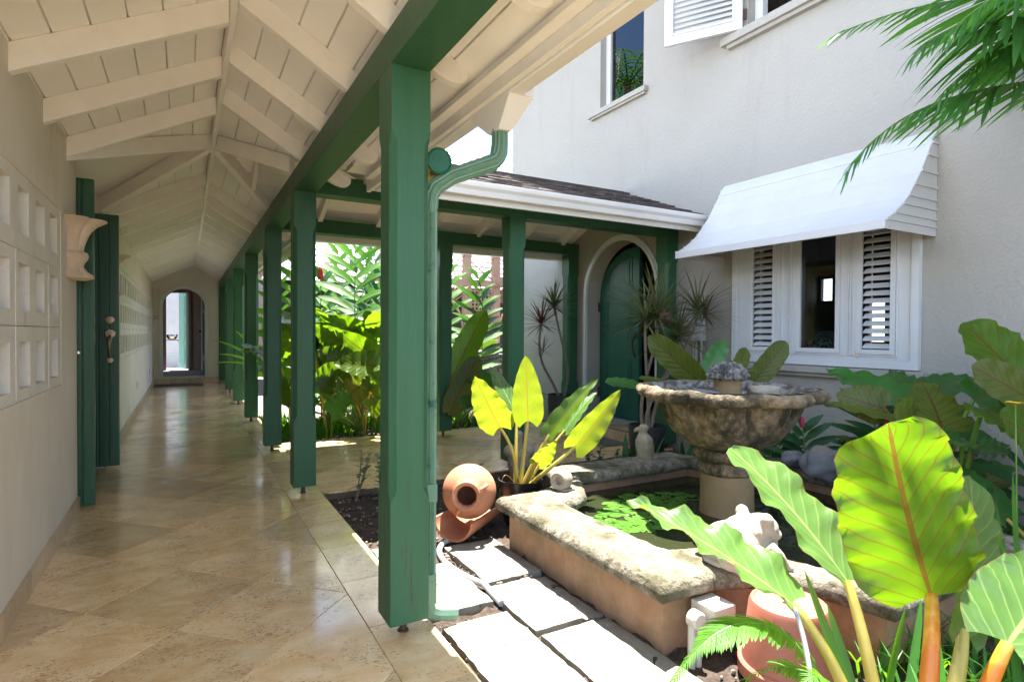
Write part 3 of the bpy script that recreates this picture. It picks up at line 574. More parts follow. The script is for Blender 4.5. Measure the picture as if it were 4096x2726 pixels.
# ================================================================ timber posts and beams
def post(x, y, label, w=0.152, z0=0.06, z1=2.13, pin=True, grp='green timber posts of the covered walk', sh=0.0):
    t = thing('post', label, 'post', (x, y, 0), group=grp)
    h = w/2; c = 0.024; rows = []
    def sec(z, k):
        k = max(k, 0.0012); return [(-h+k, -h), (h-k, -h), (h, -h+k), (h, h-k), (h-k, h), (-h+k, h), (-h, h-k), (-h, -h+k)]
    zl = 0.50+0.02; zt = 1.90
    prof = [(z0, 0.006), (z0+0.012, 0.0015), (zl-0.0, 0.0015), (zl+0.012, 0.008), (zl+0.028, 0.018), (zl+0.042, c)] + [(zl+0.042+(zt-0.05-zl-0.042)*i/6, c) for i in range(1, 7)] + [(zt-0.035, 0.018), (zt-0.018, 0.008), (zt, 0.0015), (z1, 0.0015)]
    vs = []; fs = []
    for z, k in prof: vs += [(x+a, y+b, z) for a, b in sec(z, k)]
    m = len(prof)
    for i in range(m-1):
        for k in range(8): j = (k+1) % 8; fs.append((i*8+k, i*8+j, (i+1)*8+j, (i+1)*8+k))
    fs += [tuple(range(7, -1, -1)), tuple((m-1)*8+k for k in range(8))]
    MB().add(vs, fs).build('shaft', green, t)
    if pin: MB().tube([(x, y, 0.002), (x, y, 0.061)], 0.014, 10).lathe([(0.022, 0.001), (0.021, 0.004), (0.014, 0.006)], (x, y, 0.0005), 12).build('pin_foot', iron, t, smooth=True)
    return t
PX = 0.731
plabels = ['tall green post nearest the camera with the downpipe beside it', 'green post at the near corner of the cross walk', 'green post at the far corner of the cross walk', 'green post with strap leaves poking past it', 'pale lit green post, third from the end wall counting the half post', 'green post next to the half post at the end wall', 'dark green half post fixed against the end wall', 'green post just beside the camera out of view']
np_ = None
for y, lb_ in zip((2.136, 4.316, 5.996, 8.066, 10.106, 12.10, 14.45), plabels): post(PX, y, lb_, pin=y < 14)
npost = [o for o in bpy.data.objects if o.get('label') == plabels[0]][0]
for x, z0_, z1_, w_ in ((0.716, 0.20, 0.44, 0.0016), (0.736, 0.09, 0.36, 0.0022), (0.743, 0.10, 0.20, 0.0012), (0.70, 0.30, 0.36, 0.0014), (0.725, 0.46, 0.62, 0.001)):
    m = MB(); n_ = 12; L1 = []; 
    for i in range(n_+1): z = z0_+(z1_-z0_)*i/n_; k = x+0.003*noise.noise(Vector((z*25, x*50, 0))); w2 = w_*(0.15+math.sin(math.pi*i/n_))*(0.7+0.6*abs(noise.noise(Vector((z*60, 1, x))))); L1.append((k-w2, k+w2, z))
    m.add([(a, 2.0598, z) for a, b, z in L1]+[(b, 2.0598, z) for a, b, z in L1], [(i, i+n_+1, i+n_+2, i+1) for i in range(n_)]).build('crack', iron, npost)
post(2.452, 4.316, 'middle green post of the cross walk behind the potted plant')
post(2.512, 5.996, 'middle green post on the garden side of the cross walk')
post(4.232, 4.316, 'green post fixed to the house wall right of the arched door')
post(4.232, 5.996, 'green post fixed to the house wall left of the arched door')
def beam(a, b, label): o = MB().box(a, b).build('beam', green, bev=0.004); return tag(o, label, 'beam', 'green timber beams on the posts')
zb, zt2 = 2.131, 2.268
beam((0.655, YS, zb), (0.807, 14.548, zt2), 'long green beam along the corridor posts')
beam((0.809, 4.24, zb-0.003), (4.312, 4.392, zt2-0.003), 'green beam across the front of the cross walk')
beam((0.809, 5.92, zb-0.003), (4.312, 6.072, zt2-0.003), 'green beam across the garden side of the cross walk')
# ================================================================ corridor roof
ZR = 2.56; XR = 0.19; SL = 0.51; SR = 0.60; JY = 5.08; SC = 0.385; SLA = 0.485; RD = 0.115
XE = 1.05
roof = thing('corridor_roof', 'white boarded gable roof over the long corridor', 'roof', (XR, 6, 2.5))
xroof = thing('cross_walk_roof', 'brown shingled roof over the cross walk to the arched door', 'roof', (2.5, JY, 2.5))
def zmain(x): return ZR-SL*(XR-x) if x < XR else ZR-SR*(x-XR)
MB().box((XR-0.012, YS, ZR-0.004), (XR+0.012, 14.548, ZR+0.16)).build('ridge_board', rafter_mat, roof, bev=0.003)
MB().box((XR+0.013, JY-0.012, ZR-0.004), (4.312, JY+0.012, ZR+0.16)).build('ridge_board', rafter_mat, xroof, bev=0.003)
RW = 0.048
def rafterL(y, x0=-0.6, x1=None, par=roof):
    x1 = XR-0.013 if x1 is None else x1
    poly = [(x0, y, zmain(x0)), (x1, y, zmain(x1)), (x1, y, zmain(x1)+RD), (x0, y, zmain(x0)+RD)]
    return MB().prism(poly, (0, RW, 0)).build('rafter', rafter_mat, par, bev=0.002, seg=1)
def tailpts(h0, zf, h1=1.0):
    """bottom outline with the rounded rafter tail, from inside to the tip"""
    out = []
    a = h1-0.17; out.append((h0, zf(h0))); out.append((a, zf(a)))
    for i in range(1, 8):
        t = i/7*math.pi/2; out.append((a+0.17*math.sin(t), zf(a+0.17*math.sin(t))+(RD-0.012)*(1-math.cos(t))))
    return out
def rafterR(y, x0=None, tail=True, x1=0.99):
    x0 = XR+0.013 if x0 is None else x0
    b = tailpts(x0, zmain, x1) if tail else [(x0, zmain(x0)), (x1, zmain(x1))]
    poly = [(x, y, z) for x, z in b]+[(b[-1][0], y, zmain(b[-1][0])+RD), (x0, y, zmain(x0)+RD)]
    return MB().prism(poly, (0, RW, 0)).build('rafter', rafter_mat, roof, bev=0.002, seg=1)
# valley lines  (x as a function of y) 
def vyR(x): return JY-(x-XR)*SR/SC        # near side, right of the ridge
def vyL(x): return JY-(XR-x)*1.05         # near side, left of the ridge
for y in (4.21, 3.575, 2.94, 2.30, 1.66, 1.02): rafterL(y)
for y in (4.00, 3.37, 2.74, 2.12, 1.50, 0.93): rafterR(y)
y = 6.28
while y < 14.4: rafterL(y); y += 0.588
y = 6.66
while y < 14.4: rafterR(y); y += 0.588
def zleft(x, y): return ZR-SLA*abs(JY-y)  # little gable over the side passage
def zx(y): return ZR-SC*abs(JY-y)
def valley(a, b, par, w=0.05):
    a = Vector(a); b = Vector(b); d = (b-a); n = Vector((-d.y, d.x, 0)).normalized()*w/2
    p = [a-n, b-n, b+n, a+n]; return MB().add([tuple(q) for q in p]+[tuple(q+Vector((0, 0, RD))) for q in p], [(0, 3, 2, 1), (4, 5, 6, 7), (0, 1, 5, 4), (1, 2, 6, 5), (2, 3, 7, 6), (3, 0, 4, 7)]).build('valley_rafter', rafter_mat, par, bev=0.002, seg=1)
valley((XR-0.02, JY-0.02, ZR-0.004), (-0.62, 4.235, zmain(-0.62)-0.012), roof); valley((XR-0.02, JY+0.02, ZR-0.004), (-0.62, 5.925, zmain(-0.62)-0.012), roof)
valley((XR+0.02, JY-0.03, ZR-0.004), (0.66, vyR(0.66), zmain(0.66)-0.004), roof); valley((XR+0.02, JY+0.03, ZR-0.004), (0.66, 2*JY-vyR(0.66), zmain(0.66)-0.004), roof)
for sgn in (-1, 1):     # jack rafter pieces running across to the valleys
    for x in (0.50,):
        y1 = JY+sgn*(x-XR)*SR/SC*0.97; MB().prism([(x, JY+sgn*0.013, zx(JY)-0.003), (x, y1, zx(y1)), (x, y1, zx(y1)+RD), (x, JY+sgn*0.013, zx(JY)+RD)], (RW*0.8, 0, 0)).build('rafter', rafter_mat, roof, bev=0.002, seg=1)
# cross walk rafters
def rafterX(x, sgn):
    b = tailpts(0.013, lambda d: ZR-SC*d, 1.13)
    poly = [(x, JY+sgn*d, z) for d, z in b]+[(x, JY+sgn*b[-1][0], ZR-SC*b[-1][0]+RD), (x, JY+sgn*0.013, ZR+RD)]
    return MB().prism(poly, (RW, 0, 0)).build('rafter', rafter_mat, xroof, bev=0.002, seg=1)
for x in (1.14, 1.72, 2.30, 2.88, 3.46, 4.04):
    rafterX(x, -1); rafterX(x, 1)
# ceiling boards: each one its own plank
def plank4(q, name, m, par, th=0.012):
    q = [Vector(p) for p in q]; n = (q[1]-q[0]).cross(q[3]-q[0]).normalized(); n = n if n.z > 0 else -n
    v = q+[p+n*th for p in q]
    return MB().add([tuple(p) for p in v], [(0, 3, 2, 1), (4, 5, 6, 7), (0, 1, 5, 4), (1, 2, 6, 5), (2, 3, 7, 6), (3, 0, 4, 7)]).build(name, m, par, bev=0.003, seg=1)
def boards(x0, x1, n, side):
    for i in range(n):
        a = x0+(x1-x0)*i/n; b = x0+(x1-x0)*(i+1)/n; a2, b2 = a+0.0025, b-0.0025
        z = lambda x: zmain(x)+RD+0.001
        vy = vyL if side < 0 else vyR
        ya = lambda x: (vy(x) if x > -0.6 or side > 0 else vyL(-0.6)); 
        plank4([(a2, YS, z(a2)), (b2, YS, z(b2)), (b2, ya(b2), z(b2)), (a2, ya(a2), z(a2))], 'ceiling_board', board_mat, roof)
        plank4([(a2, 14.548, z(a2)), (b2, 14.548, z(b2)), (b2, 2*JY-ya(b2), z(b2)), (a2, 2*JY-ya(a2), z(a2))], 'ceiling_board', board_mat, roof)
boards(-0.72, XR-0.013, 7, -1); boards(XR+0.013, XE, 7, 1)
nb = 9
for i in range(nb):
    for sgn in (-1, 1):
        a = 0.013+(1.20-0.013)*i/nb+0.0025; b = 0.013+(1.20-0.013)*(i+1)/nb-0.0025
        z = lambda d: ZR-SC*d+RD+0.001; xv = lambda d: XR+d*SC/SR
        plank4([(xv(a), JY+sgn*a, z(a)), (xv(b), JY+sgn*b, z(b)), (4.312, JY+sgn*b, z(b)), (4.312, JY+sgn*a, z(a))], 'ceiling_board', board_mat, xroof)
for i in range(6):
    for sgn in (-1, 1):
        a = 0.85*i/6+0.0025; b = 0.85*(i+1)/6-0.0025; z = lambda d: ZR+RD-SLA*d-0.0; xv = lambda d: XR-d/1.05
        plank4([(-0.72, JY+sgn*a, z(a)), (-0.72, JY+sgn*b, z(b)), (min(XR-0.013, xv(b)), JY+sgn*b, z(b)), (min(XR-0.013, xv(a)), JY+sgn*a, z(a))], 'ceiling_board', board_mat, roof)
MB().prism([(-2.2, 4.2, 2.30), (-0.62, 4.2, 2.30), (-0.62, JY, 2.72), (-2.2, JY, 2.72)], (0, 0, 0.02)).prism([(-2.2, 5.96, 2.30), (-0.62, 5.96, 2.30), (-0.62, JY, 2.721), (-2.2, JY, 2.721)], (0, 0, 0.02)).build('passage_ceiling', board_mat, roof)
# roof deck above the boards (closes the roof) and covering
TK = 0.018
def deck(vs, name, m, par, th=0.03): return plank4(vs, name, m, par, th)
zo = RD+0.016
deck([(-0.9, YS-0.05, zmain(-0.9)+zo), (XR, YS-0.05, ZR+zo), (XR, 14.75, ZR+zo), (-0.9, 14.75, zmain(-0.9)+zo)], 'roof_deck', white_wood, roof)
deck([(XR, YS-0.05, ZR+zo), (XE, YS-0.05, zmain(XE)+zo), (XE, vyR(XE), zmain(XE)+zo), (XR, JY, ZR+zo)], 'roof_deck', white_wood, roof)
deck([(XR, 14.75, ZR+zo), (XE, 14.75, zmain(XE)+zo), (XE, 2*JY-vyR(XE), zmain(XE)+zo), (XR, JY, ZR+zo)], 'roof_deck', white_wood, roof)
DE = 1.22
for sgn in (-1, 1):
    deck([(XR, JY, ZR+zo+0.001), (4.3135, JY, ZR+zo+0.001), (4.3135, JY+sgn*DE, ZR-SC*DE+zo+0.001), (XR+DE*SC/SR, JY+sgn*DE, ZR-SC*DE+zo+0.001)], 'roof_deck', white_wood, xroof)
# shingles of the cross walk, courtyard slope, each its own piece
rnd = random.Random(3)
sh = MB().add([(0, 0, 0.0), (1, 0, 0.0), (1, 1, 0.0), (0, 1, 0.0), (0, 0, 1.0), (1, 0, 1.0), (1, 1, 0.35), (0, 1, 0.35)], [(0, 3, 2, 1), (4, 5, 6, 7), (0, 1, 5, 4), (1, 2, 6, 5), (2, 3, 7, 6), (3, 0, 4, 7)]).mesh('shingle', shingle_mat)
sa = math.atan(SC); ncr = 11; expo = (DE+0.02)/math.cos(sa)/ncr
ns = 0; extra = MB()
for r in range(ncr):
    x = XR+DE*SC/SR+0.1-r*0.05 - rnd.random()*0.1
    while x < 4.30:
        w = rnd.uniform(0.09, 0.17); w = min(w, 4.312-x)
        d = DE+0.02-r*expo*math.cos(sa); yb = JY-d; zb_ = ZR-SC*d+zo+0.032+0.004
        if w > 0.02 and x > XR+d*SC/SR-0.05:
            j = rnd.uniform(-0.006, 0.008)
            if ns < 290:
                inst('shingle', sh, xroof, (x, yb+j, zb_), (sa, 0, 0), (w-0.004, expo*1.25, rnd.uniform(0.012, 0.022))); ns += 1
            else:
                extra.box((x, yb, zb_), (x+w-0.004, yb+expo, zb_+0.03))
        x += w
if extra.v: extra.build('shingle', shingle_mat, xroof)['kind'] = 'stuff'
# far slope and main roof covering as courses seen edge-on only from far
for i in range(9):
    a = i*0.14; MB().prism([(XR+0.12+(a+0.15)*SC/SR, JY+a, ZR-SC*a+zo+0.05), (4.31, JY+a, ZR-SC*a+zo+0.05), (4.31, JY+a+0.15, ZR-SC*(a+0.15)+zo+0.065), (XR+0.12+(a+0.15)*SC/SR, JY+a+0.15, ZR-SC*(a+0.15)+zo+0.065)], (0, 0, 0.012)).build('shingle_course', shingle_mat, xroof)
# fascia boards and soffit trim
def fas(par, a, b): return MB().box(a, b).build('fascia', white_wood, par, bev=0.003)
zf = zmain(XE)+RD
fas(roof, (XE-0.045, YS, zf-0.028), (XE+0.004, vyR(XE)-0.04, zf-0.002)); fas(roof, (XE+0.005, YS, zf-0.075), (XE+0.03, 3.8535, zf+0.03))
MB().box((0.93, 3.70, 2.205), (1.0795, 3.875, 2.222)).build('sun_gap_cover', white_wood, roof)  # added cover that stops sun leaking through the eave corner
fas(roof, (XE-0.02, YS, zf-0.010), (XE+0.004, vyR(XE)-0.04, zf+0.0035))
fas(roof, (XE-0.045, 2*JY-vyR(XE)+0.04, zf-0.028), (XE+0.004, 14.54, zf-0.002)); fas(roof, (XE+0.005, 2*JY-vyR(XE)+0.06, zf-0.075), (XE+0.03, 14.54, zf+0.03))
zf2 = ZR-SC*1.2+RD
for sgn in (-1, 1):
    fas(xroof, (XE+0.04, JY+sgn*1.15, zf2-0.03), (4.31, JY+sgn*1.20, zf2-0.003)); fas(xroof, (XE+0.0305, JY+sgn*1.2005, zf2-0.11), (4.31, JY+sgn*1.225, zf2+0.02))
# gutters: profile (out, up) from the back lip round to the front lip
GP = [(0, 0.085), (0, 0.004), (0.004, 0), (0.060, 0.0), (0.066, 0.004), (0.078, 0.040), (0.098, 0.062), (0.104, 0.085), (0.104, 0.097), (0.094, 0.097), (0.094, 0.088), (0.068, 0.045), (0.056, 0.010), (0.008, 0.010), (0.008, 0.085)]
def gutter(label, org, run, out, ln):
    o = Vector(org); d = Vector(run); u = Vector(out)
    m = MB().prism([o+u*a+Vector((0, 0, b)) for a, b in GP], d*ln)
    g_ = thing('gutter', label, 'gutter', org, group='white rain gutters')
    m.build('trough', gutter_mat, g_); return g_
g1 = gutter('white gutter along the corridor eave above the near post', (XE+0.031, YS, 2.072), (0, 1, 0), (1, 0, 0), 3.7525-YS)
g2 = gutter('white gutter along the eave of the shingled cross walk roof', (XE+0.032, JY-1.226, 2.142), (1, 0, 0), (0, -1, 0), 3.228)
g3 = gutter('white gutter on the garden side eave of the cross walk', (XE+0.14, JY+1.226, 2.10), (1, 0, 0), (0, 1, 0), 3.10)
g4 = gutter('white gutter along the far stretch of the corridor eave', (XE+0.031, 6.5, 2.072), (0, 1, 0), (1, 0, 0), 8.0)
# outlet box of the near gutter
GX = XE+0.083; GY = 2.115
ob = MB()
ob.add([(GX-0.052, GY-0.17, 2.078), (GX+0.058, GY-0.17, 2.085), (GX+0.058, GY+0.17, 2.085), (GX-0.052, GY+0.17, 2.078),
        (GX-0.052, GY-0.17, 2.066), (GX+0.058, GY-0.17, 2.070), (GX+0.058, GY+0.17, 2.070), (GX-0.052, GY+0.17, 2.066),
        (GX-0.03, GY-0.045, 1.975), (GX+0.03, GY-0.045, 1.975), (GX+0.03, GY+0.045, 1.975), (GX-0.03, GY+0.045, 1.975)],
       [(0, 1, 5, 4), (1, 2, 6, 5), (2, 3, 7, 6), (3, 0, 4, 7), (4, 5, 9, 8), (5, 6, 10, 9), (6, 7, 11, 10), (7, 4, 8, 11), (8, 9, 10, 11), (3, 2, 1, 0)])
ob.build('outlet', gutter_mat, g1, bev=0.003)
MB().box((XE+0.0305, GY+0.172, 2.071), (XE+0.137, GY+0.176, 2.172)).build('joint_seam', gutter_mat, g1); MB().box((XE+0.0305, GY-0.176, 2.071), (XE+0.137, GY-0.172, 2.172)).build('joint_seam', gutter_mat, g1)
dp = thing('downpipe', 'fluted green metal downpipe kinked from the gutter down the near post', 'downpipe', (0.838, 2.15, 0))
px_, py_ = 0.838, 2.15
path = [(GX, GY, 1.99), (GX, GY, 1.93), (GX-0.003, GY, 1.895), (GX-0.013, GY, 1.868), (GX-0.032, GY+0.001, 1.848), (0.93, py_-0.01, 1.775), (0.875, py_, 1.735), (0.855, py_, 1.716), (0.843, py_, 1.69), (px_, py_, 1.655), (px_, py_, 1.62)]
MB().tube(path, [0.034, 0.034, 0.036, 0.033, 0.035, 0.033, 0.033, 0.036, 0.033, 0.036, 0.030], 28, flute=0.13).build('elbow', pipe_green, dp, smooth=True, angle=12)
def rect_pipe(z0, z1, w=0.022, d=0.03):
    m = MB(); n = 5; pts = []
    for sx, sy, ex, ey in ((-w, -d, w, -d), (w, -d, w, d), (w, d, -w, d), (-w, d, -w, -d)):
        for i in range(n):
            t = i/n; k = 0.0 if i in (0,) else (0.008 if i % 2 else 0.0)
            x = sx+(ex-sx)*t; y = sy+(ey-sy)*t; l = math.hypot(x, y); pts.append((px_+x*(1-k/l*1.0), py_+y*(1-k/l)))
    return m.prism([(x, y, z0) for x, y in pts], (0, 0, z1-z0))
rect_pipe(0.55, 1.625).build('pipe', pipe_green, dp); rect_pipe(0.09, 0.50).build('pipe', pipe_green, dp)
MB().box((px_-0.026, py_-0.034, 0.485), (px_+0.026, py_+0.034, 0.555)).build('sleeve', pipe_green, dp, bev=0.003)
MB().box((px_-0.025, py_-0.033, 0.08), (px_+0.025, py_+0.033, 0.20)).build('sleeve', pipe_green, dp, bev=0.003)
MB().tube([(px_, py_, 0.10), (px_+0.002, py_, 0.06), (px_+0.015, py_, 0.035), (px_+0.05, py_-0.005, 0.022), (px_+0.12, py_-0.015, 0.012)], [0.029, 0.031, 0.031, 0.028, 0.028], 16, flute=0.08, flat=0.75).build('shoe', pipe_green, dp, smooth=True, angle=30)
# snack tin wedged between the post and the pipe
tin = thing('tin_can', 'yellow tin with a dark green plastic lid wedged beside the near post', 'tin', (0.865, 2.09, 1.81))
rotm = Matrix.Rotation(R(90), 4, 'X') 
MB().lathe([(0.049, -0.14), (0.049, 0.0)], (0.868, 2.12, 1.822), 36, mtx=rotm).build('can_body', yellow, tin, smooth=True)
lid = MB().lathe([(0.051, -0.012), (0.0525, 0.0), (0.051, 0.004), (0.046, 0.006), (0.043, 0.003), (0.0425, 0.002), (0.001, 0.002)], (0.868, 2.12, 1.822), 36, mtx=rotm, cap=False).build('lid', lid_green, tin, smooth=True)
MB().lathe([(0.017, 0.0024), (0.016, 0.0032), (0.015, 0.0024)], (0.857, 2.12, 1.834), 20, mtx=rotm, cap=False).build('embossed_ring', lid_green, lid, smooth=True)
# ================================================================ house on the right
HX = 4.315
def yz(pts, x=HX): return [(x, y, z) for y, z in pts]
def rect(y0, y1, z0, z1, x=HX): return [(x, y0, z0), (x, y1, z0), (x, y1, z1), (x, y0, z1)]
house = thing('house', 'two storey cream stucco house wall rising over the courtyard', 'house', (HX, 3, 0))
AY, AR, AZ = 5.135, 0.605, 1.60
wall_holes = [yz(arch_pts(AY, AR, AZ, 0.142)), rect(2.16, 3.40, 1.0, 2.06), rect(4.775, 5.523, 3.805, 5.05), rect(1.70, 3.44, 3.83, 5.05)]
MB().prism(rect(-3.5, 7.645, -0.06, 6.2), (0.2, 0, 0), wall_holes).build('wall', house_stucco, house)
MB().box((HX+0.201, 7.445, -0.06), (6.6, 7.645, 6.2)).build('wall', house_stucco, house)
MB().box((3.42, -4.2, 6.2), (6.9, 8.3, 6.34)).build('eave', white_wood, house)
MB().prism([(3.35, -4.2, 6.342), (6.95, -4.2, 6.342), (5.1, -4.2, 7.4)], (0, 12.5, 0)).build('roof', shingle_mat, house)
# rooms behind the openings
def room(x0, x1, y0, y1, z0, z1, m, hole=None, name='room_lining'):
    b = MB(); t = 0.05
    b.box((x0, y0-t, z0-t), (x1+t, y1+t, z0)); b.box((x0, y0-t, z1), (x1+t, y1+t, z1+t)); b.box((x0, y0-t, z0), (x1, y0, z1)); b.box((x0, y1, z0), (x1, y1+t, z1))
    b.build(name, m, house)
    MB().prism(rect(y0-t, y1+t, z0, z1, x1), (t, 0, 0), hole or ()).build(name, m, house)
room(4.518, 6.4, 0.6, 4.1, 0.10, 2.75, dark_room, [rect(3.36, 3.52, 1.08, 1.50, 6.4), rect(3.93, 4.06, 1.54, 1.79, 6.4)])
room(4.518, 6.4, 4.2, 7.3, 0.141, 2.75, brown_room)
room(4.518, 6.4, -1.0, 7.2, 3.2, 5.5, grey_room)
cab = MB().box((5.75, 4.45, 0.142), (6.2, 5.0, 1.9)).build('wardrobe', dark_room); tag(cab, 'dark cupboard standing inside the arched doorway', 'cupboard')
tbl = thing('side_table', 'low dark table just inside the lower window', 'table', (5.2, 2.75, 0.1)); MB().box((4.9, 2.3, 0.96), (5.45, 3.6, 1.0)).build('tabletop', dark_room, tbl)
for a in (4.95, 5.41):
    for b in (2.35, 3.5): MB().box((a, b, 0.101), (a+0.05, b+0.05, 0.96)).build('leg', dark_room, tbl)
jr = thing('lidded_jar', 'patterned white jar with a lid standing behind the middle window pane', 'jar', (5.15, 3.28, 1.0))
MB().lathe([(0.06, 0), (0.10, 0.02), (0.105, 0.07), (0.085, 0.10)], (5.15, 3.28, 1.001), 24).build('jar_body', ceramic, jr, smooth=True)
MB().lathe([(0.088, 0.10), (0.06, 0.13), (0.02, 0.145), (0.012, 0.16), (0.022, 0.175), (0.001, 0.185)], (5.15, 3.28, 1.003), 24).build('lid', ceramic, jr, smooth=True)
ch = MB().prism([(5.6, 3.36, 0.95), (5.6, 3.58, 0.95), (5.7, 3.62, 1.19), (5.7, 3.36, 1.19)], (0.05, 0, 0)).build('chair_back', meter_mat, bev=0.01); tag(ch, 'grey chair back seen low through the middle window pane', 'chair')
# arch trim, reveal, door leaf
MB().prism(yz(arch_pts(AY, 0.672, AZ, 0.0)+arch_pts(AY, AR+0.001, AZ, 0.0)[::-1], HX-0.022), (0.0215, 0, 0)).build('arch_trim', white_trim, house, bev=0.004)
MB().prism(yz(arch_pts(AY, 0.645, AZ, 0.0)+arch_pts(AY, AR+0.001, AZ, 0.0)[::-1], HX-0.034), (0.0115, 0, 0)).build('arch_trim', white_trim, house, bev=0.004)
st = thing('door_step', 'travertine step with a brown nosing before the arched door', 'step', (4.2, 5.1, 0))
for a, b in ((4.40, 4.86), (4.862, 5.32), (5.322, 5.84)): MB().box((4.02, a, 0.0015), (4.279, b, 0.118)).build('tile', trav_base, st, bev=0.002)
for a, b in ((4.40, 5.1), (5.102, 5.84)): MB().box((4.035, a, 0.1185), (4.279, b, 0.136)).build('tile', trav, st, bev=0.002)
MB().box((4.012, 4.40, 0.1185), (4.034, 5.84, 0.136)).build('nosing', brown_frame, st, bev=0.004)
adr = thing('arched_door', 'dark teal panelled door leaf with a half arch top standing ajar in the house arch', 'door', (4.47, 5.70, 0.14))
dx = 4.47; dy0, dy1 = 5.04, 5.70
def dx_at(y): return 4.48+(5.70-y)*0.06
hp = [(dy1, 0.15)]+[(AY+0.565*math.cos(math.pi/2*i/14)+0.0, AZ+0.545*math.sin(math.pi/2*i/14)) for i in range(0, 15)]+[(dy0, 2.145), (dy0, 0.15)]
MB().prism([(dx_at(y), y, z) for y, z in hp], (0.045, 0, 0)).build('leaf', green_door, adr, bev=0.003)
def dpanel(y0, y1, z0, z1, arc=False):
    def shape(k):
        if not arc: return [(y0+k, z0+k), (y1-k, z0+k), (y1-k, z1-k), (y0+k, z1-k)]
        return [(y0+k, z0+k), (y1-k, z0+k)]+[(y0+k+(y1-y0-2*k)*math.cos(math.pi/2*i/10), z0+0.12+(z1-z0-0.12-k)*math.sin(math.pi/2*i/10)) for i in range(11)]
    o_, i_ = shape(0), shape(0.014)
    MB().prism([(dx_at(y)-0.007, y, z) for y, z in o_], (0.0072, 0, 0), [[(dx_at(y)-0.007, y, z) for y, z in i_]]).build('panel_moulding', green_door, adr)
    MB().prism([(dx_at(y)-0.006, y, z) for y, z in shape(0.045)], (0.0062, 0, 0)).build('panel', green_door, adr, bev=0.003)
dpanel(5.15, 5.57, 0.27, 0.86); dpanel(5.15, 5.57, 1.02, 1.55); dpanel(5.15, 5.56, 1.66, 2.04, True)
for z in (0.38, 1.42): MB().box((4.458, 5.692, z), (4.4705, 5.715, z+0.11)).build('hinge', iron, adr); 
MB().lathe([(0.026, 0), (0.026, 0.006), (0.018, 0.012), (0.001, 0.012)], (dx_at(5.075)-0.012, 5.085, 1.14), 16, mtx=Matrix.Rotation(R(-90), 4, 'Y')).build('handle_plate', iron, adr, smooth=True)
MB().tube(bez((4.505, 5.085, 1.12), (4.44, 5.085, 1.09), (4.45, 5.085, 0.97), (4.505, 5.085, 0.88), 10), 0.011, 8).build('handle', iron, adr, smooth=True)
hd_ = MB().box((5.6, 4.35, 0.145), (5.65, 4.62, 2.2)).build('hanging_cloth', brown_frame); tag(hd_, 'dark patterned hanging in the room right of the arched door', 'hanging')
m2 = MB().add([(3.76, 5.18, 0.0015), (3.72, 4.62, 0.0015), (4.005, 4.60, 0.0015), (4.01, 5.66, 0.0015), (3.76, 5.18, 0.012), (3.72, 4.62, 0.012), (4.005, 4.60, 0.012), (4.01, 5.66, 0.012)], [(3, 2, 1, 0), (4, 5, 6, 7), (0, 1, 5, 4), (1, 2, 6, 5), (2, 3, 7, 6), (3, 0, 4, 7)]).build('doormat', mat_rubber, bev=0.004); tag(m2, 'grey doormat with a dark border lying before the house door step', 'doormat')
# small upper window
uw = thing('upper_window', 'narrow upper window with dark glass left of the open shutter', 'window', (HX+0.1, 5.15, 3.8))
for a, b in (((4.40, 5.443, 3.807), (4.46, 5.521, 5.05)), ((4.40, 4.777, 3.807), (4.46, 4.83, 5.05)), ((4.40, 4.83, 3.807), (4.46, 5.443, 3.85))): MB().box(a, b).build('frame', white_trim, uw, bev=0.003)
MB().box((4.43, 4.83, 3.85), (4.434, 5.443, 5.05)).build('pane', glass, uw)
MB().box((4.255, 4.697, 3.745), (4.3145, 5.699, 3.80)).build('sill', house_stucco, house, bev=0.004); MB().box((4.275, 4.72, 3.722), (4.3145, 5.66, 3.7445)).build('sill', house_stucco, house)
# big upper window with the shutter open
ur = thing('upper_window', 'upper right window with its white louvred shutter swung open', 'window', (HX, 3.4, 3.83))
MB().box((4.40, 3.36, 3.832), (4.47, 3.438, 5.05)).build('frame', white_trim, ur, bev=0.003); MB().box((4.395, 1.72, 3.832), (4.46, 3.36, 3.86)).build('frame', white_trim, ur)
for i in range(9):
    e = 0.011; cx, cz = 2.95, 4.62-i*0.045
    pts = [(4.62+ (e*math.cos(a) if i % 2 else 0), cx+(0 if i % 2 else e*math.cos(a)), cz+0.028*math.sin(a)) for a in [2*math.pi*k/12 for k in range(13)]]
    MB().tube(pts, 0.0035, 5, cap=False).build('chain_link', iron, ur)
MB().box((4.235, 1.2, 3.755), (4.3145, 3.68, 3.826)).build('sill', house_stucco, house, bev=0.004); MB().box((4.265, 1.2, 3.722), (4.3145, 3.63, 3.7545)).build('sill', house_stucco, house)
shd = Vector((3.93-4.285, 4.06-3.474, 0)); sw_ = shd.length; ang = math.atan2(shd.y, shd.x)
shut = thing('shutter', 'white louvred shutter hinged open beside the upper right window', 'shutter', (4.29, 3.474, 3.83), rz=ang)
for a, b in (((0, 0, 0), (0.085, 0.04, 1.2)), ((sw_-0.085, 0, 0), (sw_, 0.04, 1.2)), ((0.0851, 0, 0), (sw_-0.0851, 0.04, 0.095))): MB().box(a, b).build('frame', white_trim, shut, bev=0.004)
for a, b in (((0.07, 0.0401, 0.08), (0.084, 0.052, 1.2)), ((sw_-0.084, 0.0401, 0.08), (sw_-0.07, 0.052, 1.2)), ((0.0841, 0.0401, 0.08), (sw_-0.0841, 0.052, 0.094))): MB().box(a, b).build('moulding', white_trim, shut, bev=0.003)
slat_me = MB().prism([(0.086, 0.0, 0), (0.086, 0.005, 0.002), (0.086, 0.040, -0.042), (0.086, 0.034, -0.046)], (sw_-0.172, 0, 0)).mesh('slat', white_trim)
